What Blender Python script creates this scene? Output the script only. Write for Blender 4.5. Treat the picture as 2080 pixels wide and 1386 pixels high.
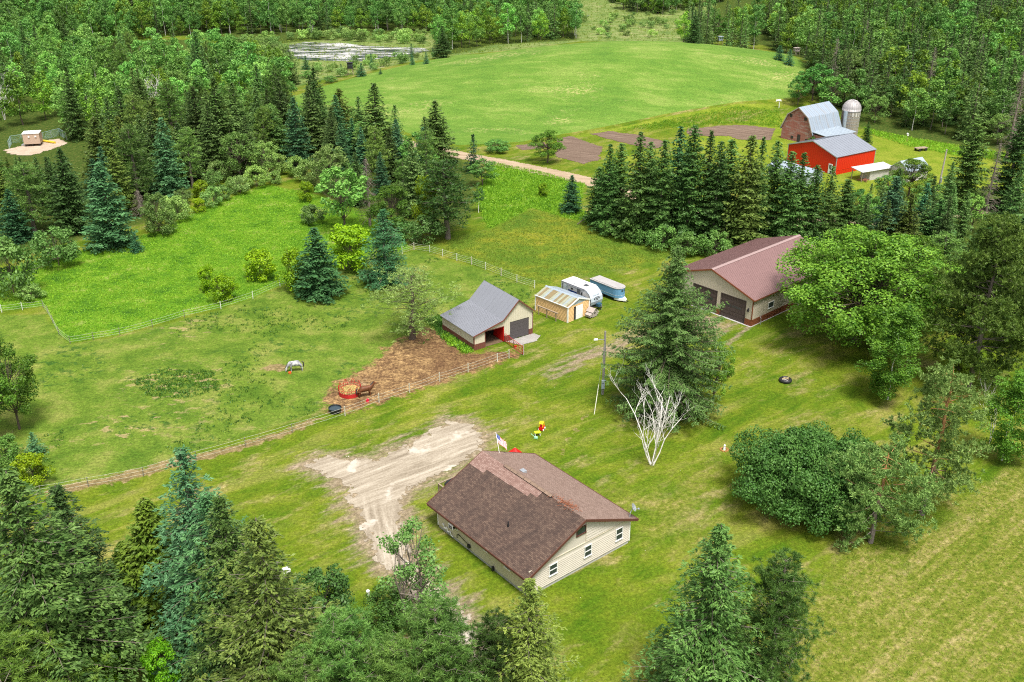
import bpy, bmesh, math, random
import numpy as np
from mathutils import Vector, Matrix

random.seed(7)
for _o in list(bpy.data.objects):
    bpy.data.objects.remove(_o)
SC = bpy.context.scene
COL = SC.collection
R = math.radians

# ------------------------------------------------------------------ camera, sky, sun, exposure
CAM_Z = 60.0
PITCH = R(25.165)
PW, PH, FPX = 2080.0, 1386.0, 2000.0
cd = bpy.data.cameras.new('camera')
cam = bpy.data.objects.new('camera', cd)
COL.objects.link(cam)
cam.location = (0, 0, CAM_Z)
cam.rotation_euler = (R(90) - PITCH, 0, 0)
cd.sensor_width = 36.0
cd.lens = 36.0 * FPX / PW
cd.clip_start = 1.0
cd.clip_end = 4000.0
SC.camera = cam

SUN_EL, SUN_AZ = R(66), R(158)      # azimuth clockwise from +Y: high, behind the camera to its right
w = bpy.data.worlds.new('World')
SC.world = w
w.use_nodes = True
nt = w.node_tree
nt.nodes.clear()
_out = nt.nodes.new('ShaderNodeOutputWorld')
_bg = nt.nodes.new('ShaderNodeBackground')
_sky = nt.nodes.new('ShaderNodeTexSky')
_sky.sky_type = 'NISHITA'
_sky.sun_disc = False
_sky.sun_elevation = SUN_EL
_sky.sun_rotation = SUN_AZ
_sky.dust_density = 4.0
_hs = nt.nodes.new('ShaderNodeHueSaturation')
_hs.inputs['Saturation'].default_value = 0.30      # a veil of high cloud: greyer than a clear sky
nt.links.new(_sky.outputs[0], _hs.inputs['Color'])
nt.links.new(_hs.outputs[0], _bg.inputs['Color'])
_bg.inputs['Strength'].default_value = 0.10
nt.links.new(_bg.outputs[0], _out.inputs['Surface'])

sl = bpy.data.lights.new('sun', 'SUN')
sl.energy = 2.5
sl.angle = R(15)
sl.color = (1.0, 0.955, 0.88)
sun = bpy.data.objects.new('sun', sl)
COL.objects.link(sun)
sun.location = (0, 0, 200)
_d = Vector((math.sin(SUN_AZ) * math.cos(SUN_EL), math.cos(SUN_AZ) * math.cos(SUN_EL), math.sin(SUN_EL)))
sun.rotation_euler = _d.to_track_quat('Z', 'Y').to_euler()

vs = SC.view_settings
vs.view_transform = 'Standard'
vs.look = 'None'
vs.gamma = 1.0
vs.use_curve_mapping = False
vs.exposure = 1.08
cy = SC.cycles
cy.max_bounces = 6
cy.diffuse_bounces = 3
cy.glossy_bounces = 2
cy.transmission_bounces = 4
cy.transparent_max_bounces = 4
cy.use_denoising = False
cy.filter_width = 1.1
cy.caustics_reflective = False
cy.caustics_refractive = False

# ------------------------------------------------------------------ ground shape and pixel -> ground
def smooth01(t):
    t = np.clip(t, 0, 1)
    return t * t * (3 - 2 * t)

def height(x, y):
    x = np.asarray(x, float)
    y = np.asarray(y, float)
    z = np.zeros(np.broadcast(x, y).shape)
    r = np.sqrt(((x - 42) / 118) ** 2 + ((y - 325) / 78) ** 2)
    z = z + 12.0 * (0.5 + 0.5 * np.cos(np.pi * np.clip(r, 0, 1)))          # the dome of the crop field
    z = z + smooth01((y - 450) / 260) * (y - 450).clip(0) * 0.10             # far slopes
    rr = smooth01((x - 95) / 120) * smooth01((y - 270) / 170)
    z = z + rr * 16.0                                                        # wooded slope on the right
    ll = smooth01((-70 - x) / 120) * smooth01((y - 400) / 150)
    z = z + ll * 10.0
    return z

_c, _s = math.cos(PITCH), math.sin(PITCH)

def ray(px, py):
    x = (px - PW / 2) / FPX
    y = (py - PH / 2) / FPX
    return x, _c - y * _s, -_s - y * _c

def P(px, py, z=None):
    rx, ry, rz = ray(px, py)
    if rz > -0.02:
        rz = -0.02
    if z is not None:
        t = (z - CAM_Z) / rz
        return Vector((rx * t, ry * t, z))
    ts = np.arange(40.0, 1500.0, 0.5)
    zz = CAM_Z + rz * ts
    hh = height(rx * ts, ry * ts)
    i = int(np.argmax(zz <= hh)) if np.any(zz <= hh) else len(ts) - 1
    lo, hi = ts[max(i - 1, 0)], ts[i]
    for _ in range(20):
        m = (lo + hi) / 2
        if CAM_Z + rz * m <= float(height(rx * m, ry * m)):
            hi = m
        else:
            lo = m
    return Vector((rx * hi, ry * hi, CAM_Z + rz * hi))

def proj(p):
    x, y, z = p[0], p[1], p[2] - CAM_Z
    d = y * _c - z * _s
    return PW / 2 + FPX * x / d, PH / 2 + FPX * (-y * _s - z * _c) / d

def rise(b, py):
    """height above ground point b at which a vertical reaches picture row py"""
    lo, hi = 0.0, 70.0
    for _ in range(40):
        m = (lo + hi) / 2
        if proj((b[0], b[1], b[2] + m))[1] > py:
            lo = m
        else:
            hi = m
    return lo

def mpp(b):
    """metres per photograph pixel at ground point b"""
    d = b[1] * _c - (b[2] - CAM_Z) * _s
    return d / FPX

def fbm(x, y, scale, seed=0, octv=4):
    x = np.asarray(x, float) / scale
    y = np.asarray(y, float) / scale
    out = np.zeros(np.broadcast(x, y).shape)
    amp, tot = 1.0, 0.0
    for o in range(octv):
        rg = np.random.RandomState(seed * 13 + o)
        g = rg.rand(64, 64)
        xi = np.floor(x).astype(int)
        yi = np.floor(y).astype(int)
        fx = x - xi
        fy = y - yi
        fx = fx * fx * (3 - 2 * fx)
        fy = fy * fy * (3 - 2 * fy)
        a = g[xi % 64, yi % 64]
        b = g[(xi + 1) % 64, yi % 64]
        c = g[xi % 64, (yi + 1) % 64]
        d = g[(xi + 1) % 64, (yi + 1) % 64]
        out = out + amp * (a * (1 - fx) * (1 - fy) + b * fx * (1 - fy) + c * (1 - fx) * fy + d * fx * fy)
        tot += amp
        amp *= 0.5
        x = x * 2.03 + 17.1
        y = y * 2.03 + 5.7
    return out / tot

def poly_world(pix):
    return np.array([[q[1], q[2]] if q[0] == 'w' else list(P(*q)[:2]) for q in pix])

def sdist(poly, X, Y):
    """signed distance (inside positive) of points to a polygon"""
    n = len(poly)
    ins = np.zeros(X.shape, bool)
    dm = np.full(X.shape, 1e18)
    for i in range(n):
        ax, ay = poly[i]
        bx, by = poly[(i + 1) % n]
        ex, ey = bx - ax, by - ay
        t = np.clip(((X - ax) * ex + (Y - ay) * ey) / (ex * ex + ey * ey + 1e-12), 0, 1)
        dm = np.minimum(dm, (X - ax - t * ex) ** 2 + (Y - ay - t * ey) ** 2)
        if ay != by:
            c = ((ay > Y) != (by > Y)) & (X < (bx - ax) * (Y - ay) / (by - ay) + ax)
            ins ^= c
    d = np.sqrt(dm)
    return np.where(ins, d, -d)

def line_dist(pts, X, Y):
    dm = np.full(X.shape, 1e18)
    for (ax, ay), (bx, by) in zip(pts[:-1], pts[1:]):
        ex, ey = bx - ax, by - ay
        t = np.clip(((X - ax) * ex + (Y - ay) * ey) / (ex * ex + ey * ey + 1e-12), 0, 1)
        dm = np.minimum(dm, (X - ax - t * ex) ** 2 + (Y - ay - t * ey) ** 2)
    return np.sqrt(dm)

# ------------------------------------------------------------------ node helpers and materials
class NT:
    def __init__(s, name):
        s.m = bpy.data.materials.new(name)
        s.m.use_nodes = True
        s.t = s.m.node_tree
        s.t.nodes.clear()
        s.out = s.n('ShaderNodeOutputMaterial')
    def n(s, typ, **kw):
        nd = s.t.nodes.new(typ)
        for k, v in kw.items():
            setattr(nd, k, v)
        return nd
    def l(s, a, b):
        s.t.links.new(a, b)
    def coord(s, kind='Object'):
        return s.n('ShaderNodeTexCoord').outputs[kind]
    def pos(s):
        return s.n('ShaderNodeNewGeometry').outputs['Position']
    def mapping(s, v, scale=(1, 1, 1), rot=(0, 0, 0)):
        if any(rot):                                   # turn first, then stretch along the turned axes
            r = s.n('ShaderNodeMapping')
            r.inputs['Rotation'].default_value = rot
            s.l(v, r.inputs['Vector'])
            v = r.outputs[0]
        m = s.n('ShaderNodeMapping')
        m.inputs['Scale'].default_value = scale
        s.l(v, m.inputs['Vector'])
        return m.outputs[0]
    def noise(s, v, scale, detail=4, rough=0.55, dist=0.0):
        nd = s.n('ShaderNodeTexNoise')
        nd.inputs['Scale'].default_value = scale
        nd.inputs['Detail'].default_value = detail
        nd.inputs['Roughness'].default_value = rough
        nd.inputs['Distortion'].default_value = dist
        if v is not None:
            s.l(v, nd.inputs['Vector'])
        return nd.outputs['Fac']
    def ramp(s, f, stops):
        r = s.n('ShaderNodeValToRGB')
        e = r.color_ramp.elements
        while len(e) > 1:
            e.remove(e[-1])
        for i, (p, c) in enumerate(stops):
            q = e[0] if i == 0 else e.new(p)
            q.position = p
            q.color = (c[0], c[1], c[2], 1) if not isinstance(c, (int, float)) else (c, c, c, 1)
        s.l(f, r.inputs[0])
        return r.outputs[0]
    def mix(s, f, a, b, mode='MIX'):
        m = s.n('ShaderNodeMix', data_type='RGBA', blend_type=mode)
        for sock, v in ((m.inputs[0], f), (m.inputs[6], a), (m.inputs[7], b)):
            if hasattr(v, 'is_linked'):
                s.l(v, sock)
            elif isinstance(v, (tuple, list)):
                sock.default_value = (v[0], v[1], v[2], 1)
            else:
                sock.default_value = v
        return m.outputs[2]
    def math(s, op, a, b=None, c=None, clamp=False):
        m = s.n('ShaderNodeMath', operation=op, use_clamp=clamp)
        for i, v in enumerate((a, b, c)):
            if v is None:
                continue
            if hasattr(v, 'is_linked'):
                s.l(v, m.inputs[i])
            else:
                m.inputs[i].default_value = v
        return m.outputs[0]
    def step(s, v, lo, hi):
        m = s.n('ShaderNodeMapRange', interpolation_type='SMOOTHSTEP')
        s.l(v, m.inputs[0])
        m.inputs[1].default_value = lo
        m.inputs[2].default_value = hi
        return m.outputs[0]
    def attr(s, name):
        a = s.n('ShaderNodeAttribute', attribute_name=name)
        return a.outputs['Fac']
    def bump(s, h, strength=0.5, dist=0.1):
        b = s.n('ShaderNodeBump')
        b.inputs['Strength'].default_value = strength
        b.inputs['Distance'].default_value = dist
        s.l(h, b.inputs['Height'])
        return b.outputs[0]
    def bsdf(s, col, rough=0.8, metal=0.0, normal=None, spec=0.3):
        b = s.n('ShaderNodeBsdfPrincipled')
        for k, v in (('Base Color', col), ('Roughness', rough), ('Metallic', metal), ('Specular IOR Level', spec)):
            if hasattr(v, 'is_linked'):
                s.l(v, b.inputs[k])
            elif isinstance(v, (tuple, list)):
                b.inputs[k].default_value = (v[0], v[1], v[2], 1)
            else:
                b.inputs[k].default_value = v
        if normal is not None:
            s.l(normal, b.inputs['Normal'])
        s.l(b.outputs[0], s.out.inputs['Surface'])
        return b

MATS = {}

def plain(name, col, rough=0.7, var=0.18, scale=1.5, metal=0.0, bump=0.0, stretch=(1, 1, 1), spec=0.3):
    """a painted, wooden or metal surface: base colour with soft wear and grain"""
    if name in MATS:
        return MATS[name]
    t = NT(name)
    v = t.mapping(t.coord(), stretch)
    n1 = t.noise(v, scale, 5, 0.6)
    n2 = t.noise(v, scale * 9, 3, 0.6)
    f = t.math('ADD', t.math('MULTIPLY', n1, 0.7), t.math('MULTIPLY', n2, 0.3))
    lo = tuple(c * (1 - var) for c in col)
    hi = tuple(min(1, c * (1 + var)) for c in col)
    c = t.ramp(f, [(0.3, lo), (0.7, hi)])
    nm = t.bump(n2, bump, 0.02) if bump else None
    t.bsdf(c, rough, metal, nm, spec)
    MATS[name] = t.m
    return t.m

LEAF = 1.5

def foliage(name, dark, light, trans=0.25, hue=0.014):
    """leaf colour: varies leaf by leaf, clump by clump and tree by tree"""
    if name in MATS:
        return MATS[name]
    dark, light = tuple(c * LEAF for c in dark), tuple(c * LEAF for c in light)
    t = NT(name)
    isl = t.n('ShaderNodeNewGeometry').outputs['Random Per Island']
    oi = t.n('ShaderNodeObjectInfo')
    nz = t.noise(t.coord(), 0.9, 3, 0.6)
    f = t.math('ADD', t.math('MULTIPLY', isl, 0.5), t.math('MULTIPLY', t.step(nz, 0.3, 0.7), 0.5))
    c = t.ramp(f, [(0.0, dark), (0.55, tuple((a * 0.5 + b * 0.5) for a, b in zip(dark, light))), (1.0, light)])
    hs = t.n('ShaderNodeHueSaturation')
    t.l(c, hs.inputs['Color'])
    t.l(t.math('ADD', t.math('MULTIPLY', oi.outputs['Random'], 2 * hue), 0.5 - hue), hs.inputs['Hue'])
    wn = t.n('ShaderNodeTexWhiteNoise', noise_dimensions='1D')
    t.l(oi.outputs['Random'], wn.inputs['W'])
    t.l(t.math('ADD', t.math('MULTIPLY', wn.outputs['Value'], 0.65), 0.68), hs.inputs['Value'])
    c = t.mix(1.0, hs.outputs[0], oi.outputs['Color'], 'MULTIPLY')
    d = t.n('ShaderNodeBsdfDiffuse')
    tr = t.n('ShaderNodeBsdfTranslucent')
    t.l(c, d.inputs['Color'])
    t.l(c, tr.inputs['Color'])
    gl = t.n('ShaderNodeBsdfGlossy')
    gl.inputs['Roughness'].default_value = 0.5
    gl.inputs['Color'].default_value = (1, 1, 1, 1)
    mx = t.n('ShaderNodeMixShader')
    mx.inputs[0].default_value = trans
    t.l(d.outputs[0], mx.inputs[1])
    t.l(tr.outputs[0], mx.inputs[2])
    m2 = t.n('ShaderNodeMixShader')
    m2.inputs[0].default_value = 0.014
    t.l(mx.outputs[0], m2.inputs[1])
    t.l(gl.outputs[0], m2.inputs[2])
    t.l(m2.outputs[0], t.out.inputs['Surface'])
    MATS[name] = t.m
    return t.m

def shingle(name, cols, streak, mort):
    t = NT(name)
    v = t.coord('UV')
    b = t.n('ShaderNodeTexBrick')
    b.offset = 0.5
    b.inputs['Scale'].default_value = 1.0
    b.inputs['Brick Width'].default_value = 0.32
    b.inputs['Row Height'].default_value = 0.15
    b.inputs['Mortar Size'].default_value = 0.012
    b.inputs['Color1'].default_value = (0, 0, 0, 1)
    b.inputs['Color2'].default_value = (1, 1, 1, 1)
    b.inputs['Mortar'].default_value = (0.5, 0.5, 0.5, 1)
    t.l(v, b.inputs['Vector'])
    c = t.ramp(b.outputs['Color'], [(0.0, cols[0]), (0.5, cols[1]), (1.0, cols[2])])
    st = t.noise(t.mapping(v, (0.75, 0.16, 1), (0, 0, 0.2)), 1.5, 5, 0.6)
    c = t.mix(t.math('MULTIPLY', t.step(st, 0.36, 0.75), streak), c, (0.045, 0.033, 0.030))
    fn = t.noise(v, 6, 3, 0.7)
    c = t.mix(0.22, c, t.ramp(fn, [(0.3, 0.5), (0.7, 1.0)]), 'MULTIPLY')
    c = t.mix(t.math('MULTIPLY', b.outputs['Fac'], mort), c, (0.02, 0.013, 0.012))
    nm = t.bump(t.math('SUBTRACT', 1.0, b.outputs['Fac']), 0.6, 0.02)
    t.bsdf(c, 0.9, 0, nm, 0.2)
    return t.m

def rusty(name, base, rust, amount, stretch=(0.3, 2, 1), rough=0.45, metal=0.0):
    t = NT(name)
    v = t.mapping(t.coord('UV'), stretch)
    n = t.noise(v, 1.1, 5, 0.65)
    n2 = t.noise(t.coord('UV'), 5, 4, 0.7)
    c = t.mix(t.math('MULTIPLY', t.step(n, 0.45, 0.75), amount), base, rust)
    c = t.mix(0.25, c, t.ramp(n2, [(0.3, 0.55), (0.7, 1.0)]), 'MULTIPLY')
    t.bsdf(c, rough, metal, None, 0.4)
    MATS[name] = t.m
    return t.m

# ------------------------------------------------------------------ mesh building
class MB:
    """collects quads, boxes, prisms and tubes and links them as ONE mesh object"""
    def __init__(s):
        s.v = []
        s.f = []
        s.mi = []
        s.uv = {}
        s.smooth = False
    def face(s, pts, mi=0, uv=None):
        i = len(s.v)
        s.v += [tuple(p) for p in pts]
        s.f.append(tuple(range(i, i + len(pts))))
        if uv is not None:
            s.uv[len(s.f) - 1] = uv
        s.mi.append(mi)
        return s
    def idx(s, vs, fs, mi=0):
        i = len(s.v)
        s.v += [tuple(p) for p in vs]
        for f in fs:
            s.f.append(tuple(i + k for k in f))
            s.mi.append(mi)
        return s
    def box(s, x0, x1, y0, y1, z0, z1, mi=0):
        vs = [(x0, y0, z0), (x1, y0, z0), (x1, y1, z0), (x0, y1, z0), (x0, y0, z1), (x1, y0, z1), (x1, y1, z1), (x0, y1, z1)]
        return s.idx(vs, [(0, 3, 2, 1), (4, 5, 6, 7), (0, 1, 5, 4), (1, 2, 6, 5), (2, 3, 7, 6), (3, 0, 4, 7)], mi)
    def prism(s, poly, y0, y1, mi=0, axis='y'):
        """polygon in (x,z) (axis y) or in (y,z) (axis x), extruded"""
        n = len(poly)
        if axis == 'y':
            vs = [(p[0], y0, p[1]) for p in poly] + [(p[0], y1, p[1]) for p in poly]
        elif axis == 'x':
            vs = [(y0, p[0], p[1]) for p in poly] + [(y1, p[0], p[1]) for p in poly]
        else:
            vs = [(p[0], p[1], y0) for p in poly] + [(p[0], p[1], y1) for p in poly]
        fs = [tuple(range(n)), tuple(range(2 * n - 1, n - 1, -1))]
        fs += [(i, i + n, (i + 1) % n + n, (i + 1) % n) for i in range(n)]
        return s.idx(vs, fs, mi)
    def bar(s, a, b, wx, wz=None, mi=0):
        """a square bar between two points"""
        a, b = Vector(a), Vector(b)
        d = (b - a).normalized()
        up = Vector((0, 0, 1)) if abs(d.z) < 0.95 else Vector((0, 1, 0))
        sx = d.cross(up).normalized()
        sz = sx.cross(d).normalized()
        wz = wz or wx
        c = [(-1, -1), (1, -1), (1, 1), (-1, 1)]
        vs = [a + sx * (p * wx / 2) + sz * (q * wz / 2) for p, q in c] + [b + sx * (p * wx / 2) + sz * (q * wz / 2) for p, q in c]
        return s.idx(vs, [(0, 3, 2, 1), (4, 5, 6, 7), (0, 1, 5, 4), (1, 2, 6, 5), (2, 3, 7, 6), (3, 0, 4, 7)], mi)
    def tube(s, pts, rad, n=8, mi=0, cap=True):
        pts = [Vector(p) for p in pts]
        if isinstance(rad, (int, float)):
            rad = [rad] * len(pts)
        base = len(s.v)
        ref = Vector((0, 0, 1))
        for i, p in enumerate(pts):
            d = (pts[min(i + 1, len(pts) - 1)] - pts[max(i - 1, 0)]).normalized()
            u = d.cross(ref)
            if u.length < 0.05:
                u = d.cross(Vector((0, 1, 0)))
            u.normalize()
            v = u.cross(d)
            for k in range(n):
                a = 2 * math.pi * k / n
                s.v.append(tuple(p + (u * math.cos(a) + v * math.sin(a)) * rad[i]))
        for i in range(len(pts) - 1):
            for k in range(n):
                s.f.append((base + i * n + k, base + i * n + (k + 1) % n, base + (i + 1) * n + (k + 1) % n, base + (i + 1) * n + k))
                s.mi.append(mi)
        if cap:
            s.f.append(tuple(base + k for k in range(n - 1, -1, -1)))
            s.mi.append(mi)
            s.f.append(tuple(base + (len(pts) - 1) * n + k for k in range(n)))
            s.mi.append(mi)
        return s
    def lathe(s, prof, n=24, mi=0, c=(0, 0, 0)):
        base = len(s.v)
        for r, z in prof:
            for k in range(n):
                a = 2 * math.pi * k / n
                s.v.append((c[0] + r * math.cos(a), c[1] + r * math.sin(a), c[2] + z))
        for i in range(len(prof) - 1):
            for k in range(n):
                s.f.append((base + i * n + k, base + i * n + (k + 1) % n, base + (i + 1) * n + (k + 1) % n, base + (i + 1) * n + k))
                s.mi.append(mi)
        return s
    def blob(s, c, r, n=10, mi=0):
        prof = []
        m = max(5, n // 2 + 1)
        base = len(s.v)
        for i in range(m):
            th = math.pi * i / (m - 1)
            for k in range(n):
                a = 2 * math.pi * k / n
                s.v.append((c[0] + r[0] * math.sin(th) * math.cos(a), c[1] + r[1] * math.sin(th) * math.sin(a), c[2] - r[2] * math.cos(th)))
        for i in range(m - 1):
            for k in range(n):
                s.f.append((base + i * n + k, base + i * n + (k + 1) % n, base + (i + 1) * n + (k + 1) % n, base + (i + 1) * n + k))
                s.mi.append(mi)
        return s
    def build(s, name, mats, parent=None, smooth=False, loc=None, kind=None, label=None):
        me = bpy.data.meshes.new(name)
        me.from_pydata(s.v, [], s.f)
        if not isinstance(mats, (list, tuple)):
            mats = [mats]
        for m in mats:
            me.materials.append(m)
        me.polygons.foreach_set('material_index', s.mi)
        if s.uv:
            ul = me.uv_layers.new(name='UVMap')
            for fi, uvs in s.uv.items():
                for li, q in zip(me.polygons[fi].loop_indices, uvs):
                    ul.data[li].uv = q
        if smooth:
            me.polygons.foreach_set('use_smooth', [True] * len(me.polygons))
        me.update()
        o = bpy.data.objects.new(name, me)
        COL.objects.link(o)
        if parent is not None:
            o.parent = parent
        if loc is not None:
            o.location = loc
        if kind:
            o['kind'] = kind
        if label:
            o['label'] = label
        return o

def thing(name, label, cat, loc=(0, 0, 0), rz=0.0, group=None):
    o = bpy.data.objects.new(name, None)
    o.empty_display_size = 0.3
    COL.objects.link(o)
    o.location = loc
    o.rotation_euler = (0, 0, rz)
    o['label'] = label
    o['category'] = cat
    if group:
        o['group'] = group
    return o

def tag(o, label, cat, group=None):
    o['label'] = label
    o['category'] = cat
    if group:
        o['group'] = group
    return o

def share(src, name, parent, loc=(0, 0, 0), rot=(0, 0, 0), scale=(1, 1, 1)):
    o = bpy.data.objects.new(name, src.data)
    COL.objects.link(o)
    o.parent = parent
    o.location = loc
    o.rotation_euler = rot
    o.scale = scale
    return o

def add_window(parent, face, a0, a1, z0, z1, off, frame, pane, name='window', bars=1, depth=0.07):
    """a window on a wall: frame, sash bar(s) and recessed panes.  face 'y': wall plane y=off looking to -y;
    'x': wall plane x=off looking to -x; 'X': wall plane x=off looking to +x"""
    def put(mb, u0, u1, w0, w1, d0, d1):
        if face == 'y':
            mb.box(u0, u1, off - d1, off - d0, w0, w1)
        elif face == 'x':
            mb.box(off - d1, off - d0, u0, u1, w0, w1)
        else:
            mb.box(off + d0, off + d1, u0, u1, w0, w1)
    t = 0.065
    fr = MB()
    put(fr, a0, a1, z1 - t, z1, 0, depth)
    put(fr, a0 - 0.05, a1 + 0.05, z0 - 0.03, z0 + t, 0, depth + 0.03)
    put(fr, a0, a0 + t, z0 + t, z1 - t, 0, depth)
    put(fr, a1 - t, a1, z0 + t, z1 - t, 0, depth)
    wo = fr.build(name, frame, parent)
    g = MB()
    put(g, a0 + t, a1 - t, z0 + t, z1 - t, 0.002, 0.02)
    g.build('pane', pane, wo)
    if bars:
        sb = MB()
        zm = (z0 + z1) / 2
        put(sb, a0 + t, a1 - t, zm - 0.035, zm + 0.035, 0.022, depth - 0.01)
        sb.build('sash', frame, wo)
    return wo
# ------------------------------------------------------------------ ground zones (outlines read off the photograph, laid on the ground)
DRIVE = [(612, 945), (673, 925), (757, 935), (813, 911), (860, 880), (907, 856), (960, 862), (990, 881), (978, 918), (907, 960), (843, 989),
         (818, 1021), (820, 1065), (833, 1124), (856, 1165), (905, 1205), (950, 1240), (975, 1290), (990, 1386), (930, 1386), (900, 1290), (850, 1225), (790, 1165), (757, 1134),
         (738, 1085), (725, 1041), (703, 1028), (706, 992), (666, 972)]
HAY = [(650, 822), (672, 790), (700, 768), (760, 735), (790, 702), (828, 682), (870, 665), (905, 676), (925, 705), (962, 722), (1000, 712), (1030, 712),
       (1050, 722), (1000, 744), (900, 776), (800, 812), (720, 838), (672, 836)]
MEADOW = [(-60, 640), (0, 632), (88, 622), (100, 640), (122, 682), (146, 696), (244, 680), (375, 642), (449, 625), (514, 606), (569, 581), (695, 545),
          (739, 533), (835, 506), (810, 470), (740, 430), (640, 395), (540, 375), (420, 420), (320, 470), (200, 500), (120, 520), (-60, 560)]
MEADOW2 = [(845, 510), (900, 522), (986, 548), (1086, 583), (1150, 565), (1300, 545), (1400, 515), (1330, 490), (1220, 462), (1150, 445), (1080, 425), (990, 470), (900, 490)]
DITCH = [(1080, 425), (1150, 445), (1220, 462), (1180, 420), (1190, 375), (1100, 350), (1000, 330), (960, 400), (990, 470)]
FIELD = [(570, 205), (640, 180), (750, 150), (880, 122), (930, 112), ('w', -10, 372), ('w', 20, 378), ('w', 60, 378), ('w', 92, 366), (1640, 134), (1610, 200), (1500, 207),
         (1350, 232), (1145, 272), (1060, 288), (1000, 292), (930, 295), (860, 280), (750, 245), (640, 225)]
DRY = [(1420, 1420), (1560, 1240), (1700, 1130), (1900, 1020), (2120, 900), (2300, 900), (2300, 1450), (1420, 1450)]
DRYLAWN = [(1200, 1000), (1330, 960), (1450, 900), (1560, 850), (1700, 820), (1800, 880), (1700, 930), (1560, 930), (1480, 980), (1470, 1060), (1560, 1120), (1500, 1160), (1350, 1120), (1300, 1160), (1280, 1080)]
TRACK = [(1085, 765), (1160, 722), (1230, 692), (1330, 655), (1400, 636), (1430, 632), (1500, 665), (1430, 690), (1300, 700), (1210, 737), (1120, 772)]
FENCEDIRT = [(640, 845), (560, 878), (470, 905), (380, 925), (280, 950), (180, 975), (90, 996), (90, 1012), (190, 992), (290, 970), (390, 943), (500, 912), (590, 884), (660, 853)]
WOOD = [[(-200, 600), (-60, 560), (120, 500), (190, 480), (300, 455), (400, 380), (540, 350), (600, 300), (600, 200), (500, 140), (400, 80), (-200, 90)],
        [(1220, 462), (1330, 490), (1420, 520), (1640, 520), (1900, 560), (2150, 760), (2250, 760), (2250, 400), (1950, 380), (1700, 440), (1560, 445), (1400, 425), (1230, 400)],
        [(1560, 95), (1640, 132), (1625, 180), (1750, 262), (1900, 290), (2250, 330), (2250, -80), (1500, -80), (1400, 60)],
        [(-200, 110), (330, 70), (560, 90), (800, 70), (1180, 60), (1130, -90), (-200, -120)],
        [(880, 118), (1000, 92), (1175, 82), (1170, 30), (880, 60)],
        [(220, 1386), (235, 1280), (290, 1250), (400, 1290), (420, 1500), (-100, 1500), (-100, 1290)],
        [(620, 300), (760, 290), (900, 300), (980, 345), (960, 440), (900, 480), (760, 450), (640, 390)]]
MARSH = [(560, 190), (640, 165), (750, 145), (880, 118), (1180, 84), (1400, 86), (1370, 60), (1500, 0), (1500, -60), (1130, -60), (1160, 60), (880, 60), (560, 80), (500, 120)]
PASTURE = [(-100, 640), (90, 640), (122, 684), (146, 700), (244, 684), (449, 629), (569, 585), (739, 537), (840, 510), (986, 550), (1088, 588), (1060, 640), (900, 680),
           (640, 840), (300, 950), (90, 1000), (-100, 1040)]
GARDEN = [[(1133, 283), (1160, 277), (1225, 299), (1216, 325), (1185, 334), (1128, 318)], [(1195, 272), (1238, 267), (1300, 275), (1352, 288), (1340, 301), (1325, 304), (1268, 291)],
          [(1392, 262), (1500, 253), (1575, 262), (1566, 286), (1500, 284), (1480, 277), (1400, 276)], [(1046, 296), (1108, 289), (1112, 301), (1062, 305)]]
ROADLINE = [(560, 228), (620, 243), (700, 266), (790, 285), (850, 298), (930, 315), (1060, 339), (1200, 369), (1320, 408), (1450, 436), (1600, 452), (1800, 452), (1950, 432), (2120, 404)]
MOWN = [(1143, 280), (1350, 238), (1500, 211), (1590, 214), (1560, 222), (1480, 224), (1350, 246), (1160, 282)]
YARD = [(1570, 225), (1700, 262), (1850, 285), (2100, 330), (2200, 420), (2000, 440), (1700, 430), (1560, 400), (1400, 300), (1350, 300), (1300, 330), (1215, 330)]
POND = [(540, 104), (575, 94), (620, 86), (690, 88), (760, 95), (860, 98), (872, 104), (800, 116), (740, 124), (640, 124), (585, 118)]
SAND = [(8, 306), (48, 296), (85, 286), (122, 282), (135, 292), (100, 306), (60, 316), (20, 314)]

def grid_axis(lo_d, hi_d, d, lo, hi, g):
    a = list(np.arange(lo_d, hi_d + 1e-6, d))
    st, v = d, a[-1]
    while v < hi:
        st *= g
        v += st
        a.append(v)
    st, v = d, a[0]
    pre = []
    while v > lo:
        st *= g
        v -= st
        pre.append(v)
    return np.array(pre[::-1] + a)

def grid_mesh(name, X, Y, Z, keep=None):
    ny, nx = X.shape
    co = np.stack([X, Y, Z], -1).reshape(-1, 3)
    i = np.arange(ny * nx).reshape(ny, nx)
    q = np.stack([i[:-1, :-1], i[:-1, 1:], i[1:, 1:], i[1:, :-1]], -1)
    q = q.reshape(-1, 4) if keep is None else q[keep]
    return fast_mesh(name, co, q)

def fast_mesh(name, co, q, mi=None, smooth=False):
    if len(q):
        used = np.unique(q)
        if len(used) < len(co):
            rm = np.zeros(len(co), int)
            rm[used] = np.arange(len(used))
            co = co[used]
            q = rm[q]
    me = bpy.data.meshes.new(name)
    me.vertices.add(len(co))
    me.vertices.foreach_set('co', np.ascontiguousarray(co, np.float32).ravel())
    me.loops.add(q.size)
    me.loops.foreach_set('vertex_index', np.ascontiguousarray(q, np.int32).ravel())
    me.polygons.add(len(q))
    me.polygons.foreach_set('loop_start', np.arange(0, q.size, 4, dtype=np.int32))
    me.polygons.foreach_set('loop_total', np.full(len(q), 4, np.int32))
    if mi is not None:
        me.polygons.foreach_set('material_index', np.ascontiguousarray(mi, np.int32))
    if smooth:
        me.polygons.foreach_set('use_smooth', np.ones(len(q), bool))
    me.update(calc_edges=True)
    me.validate()
    return me

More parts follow.
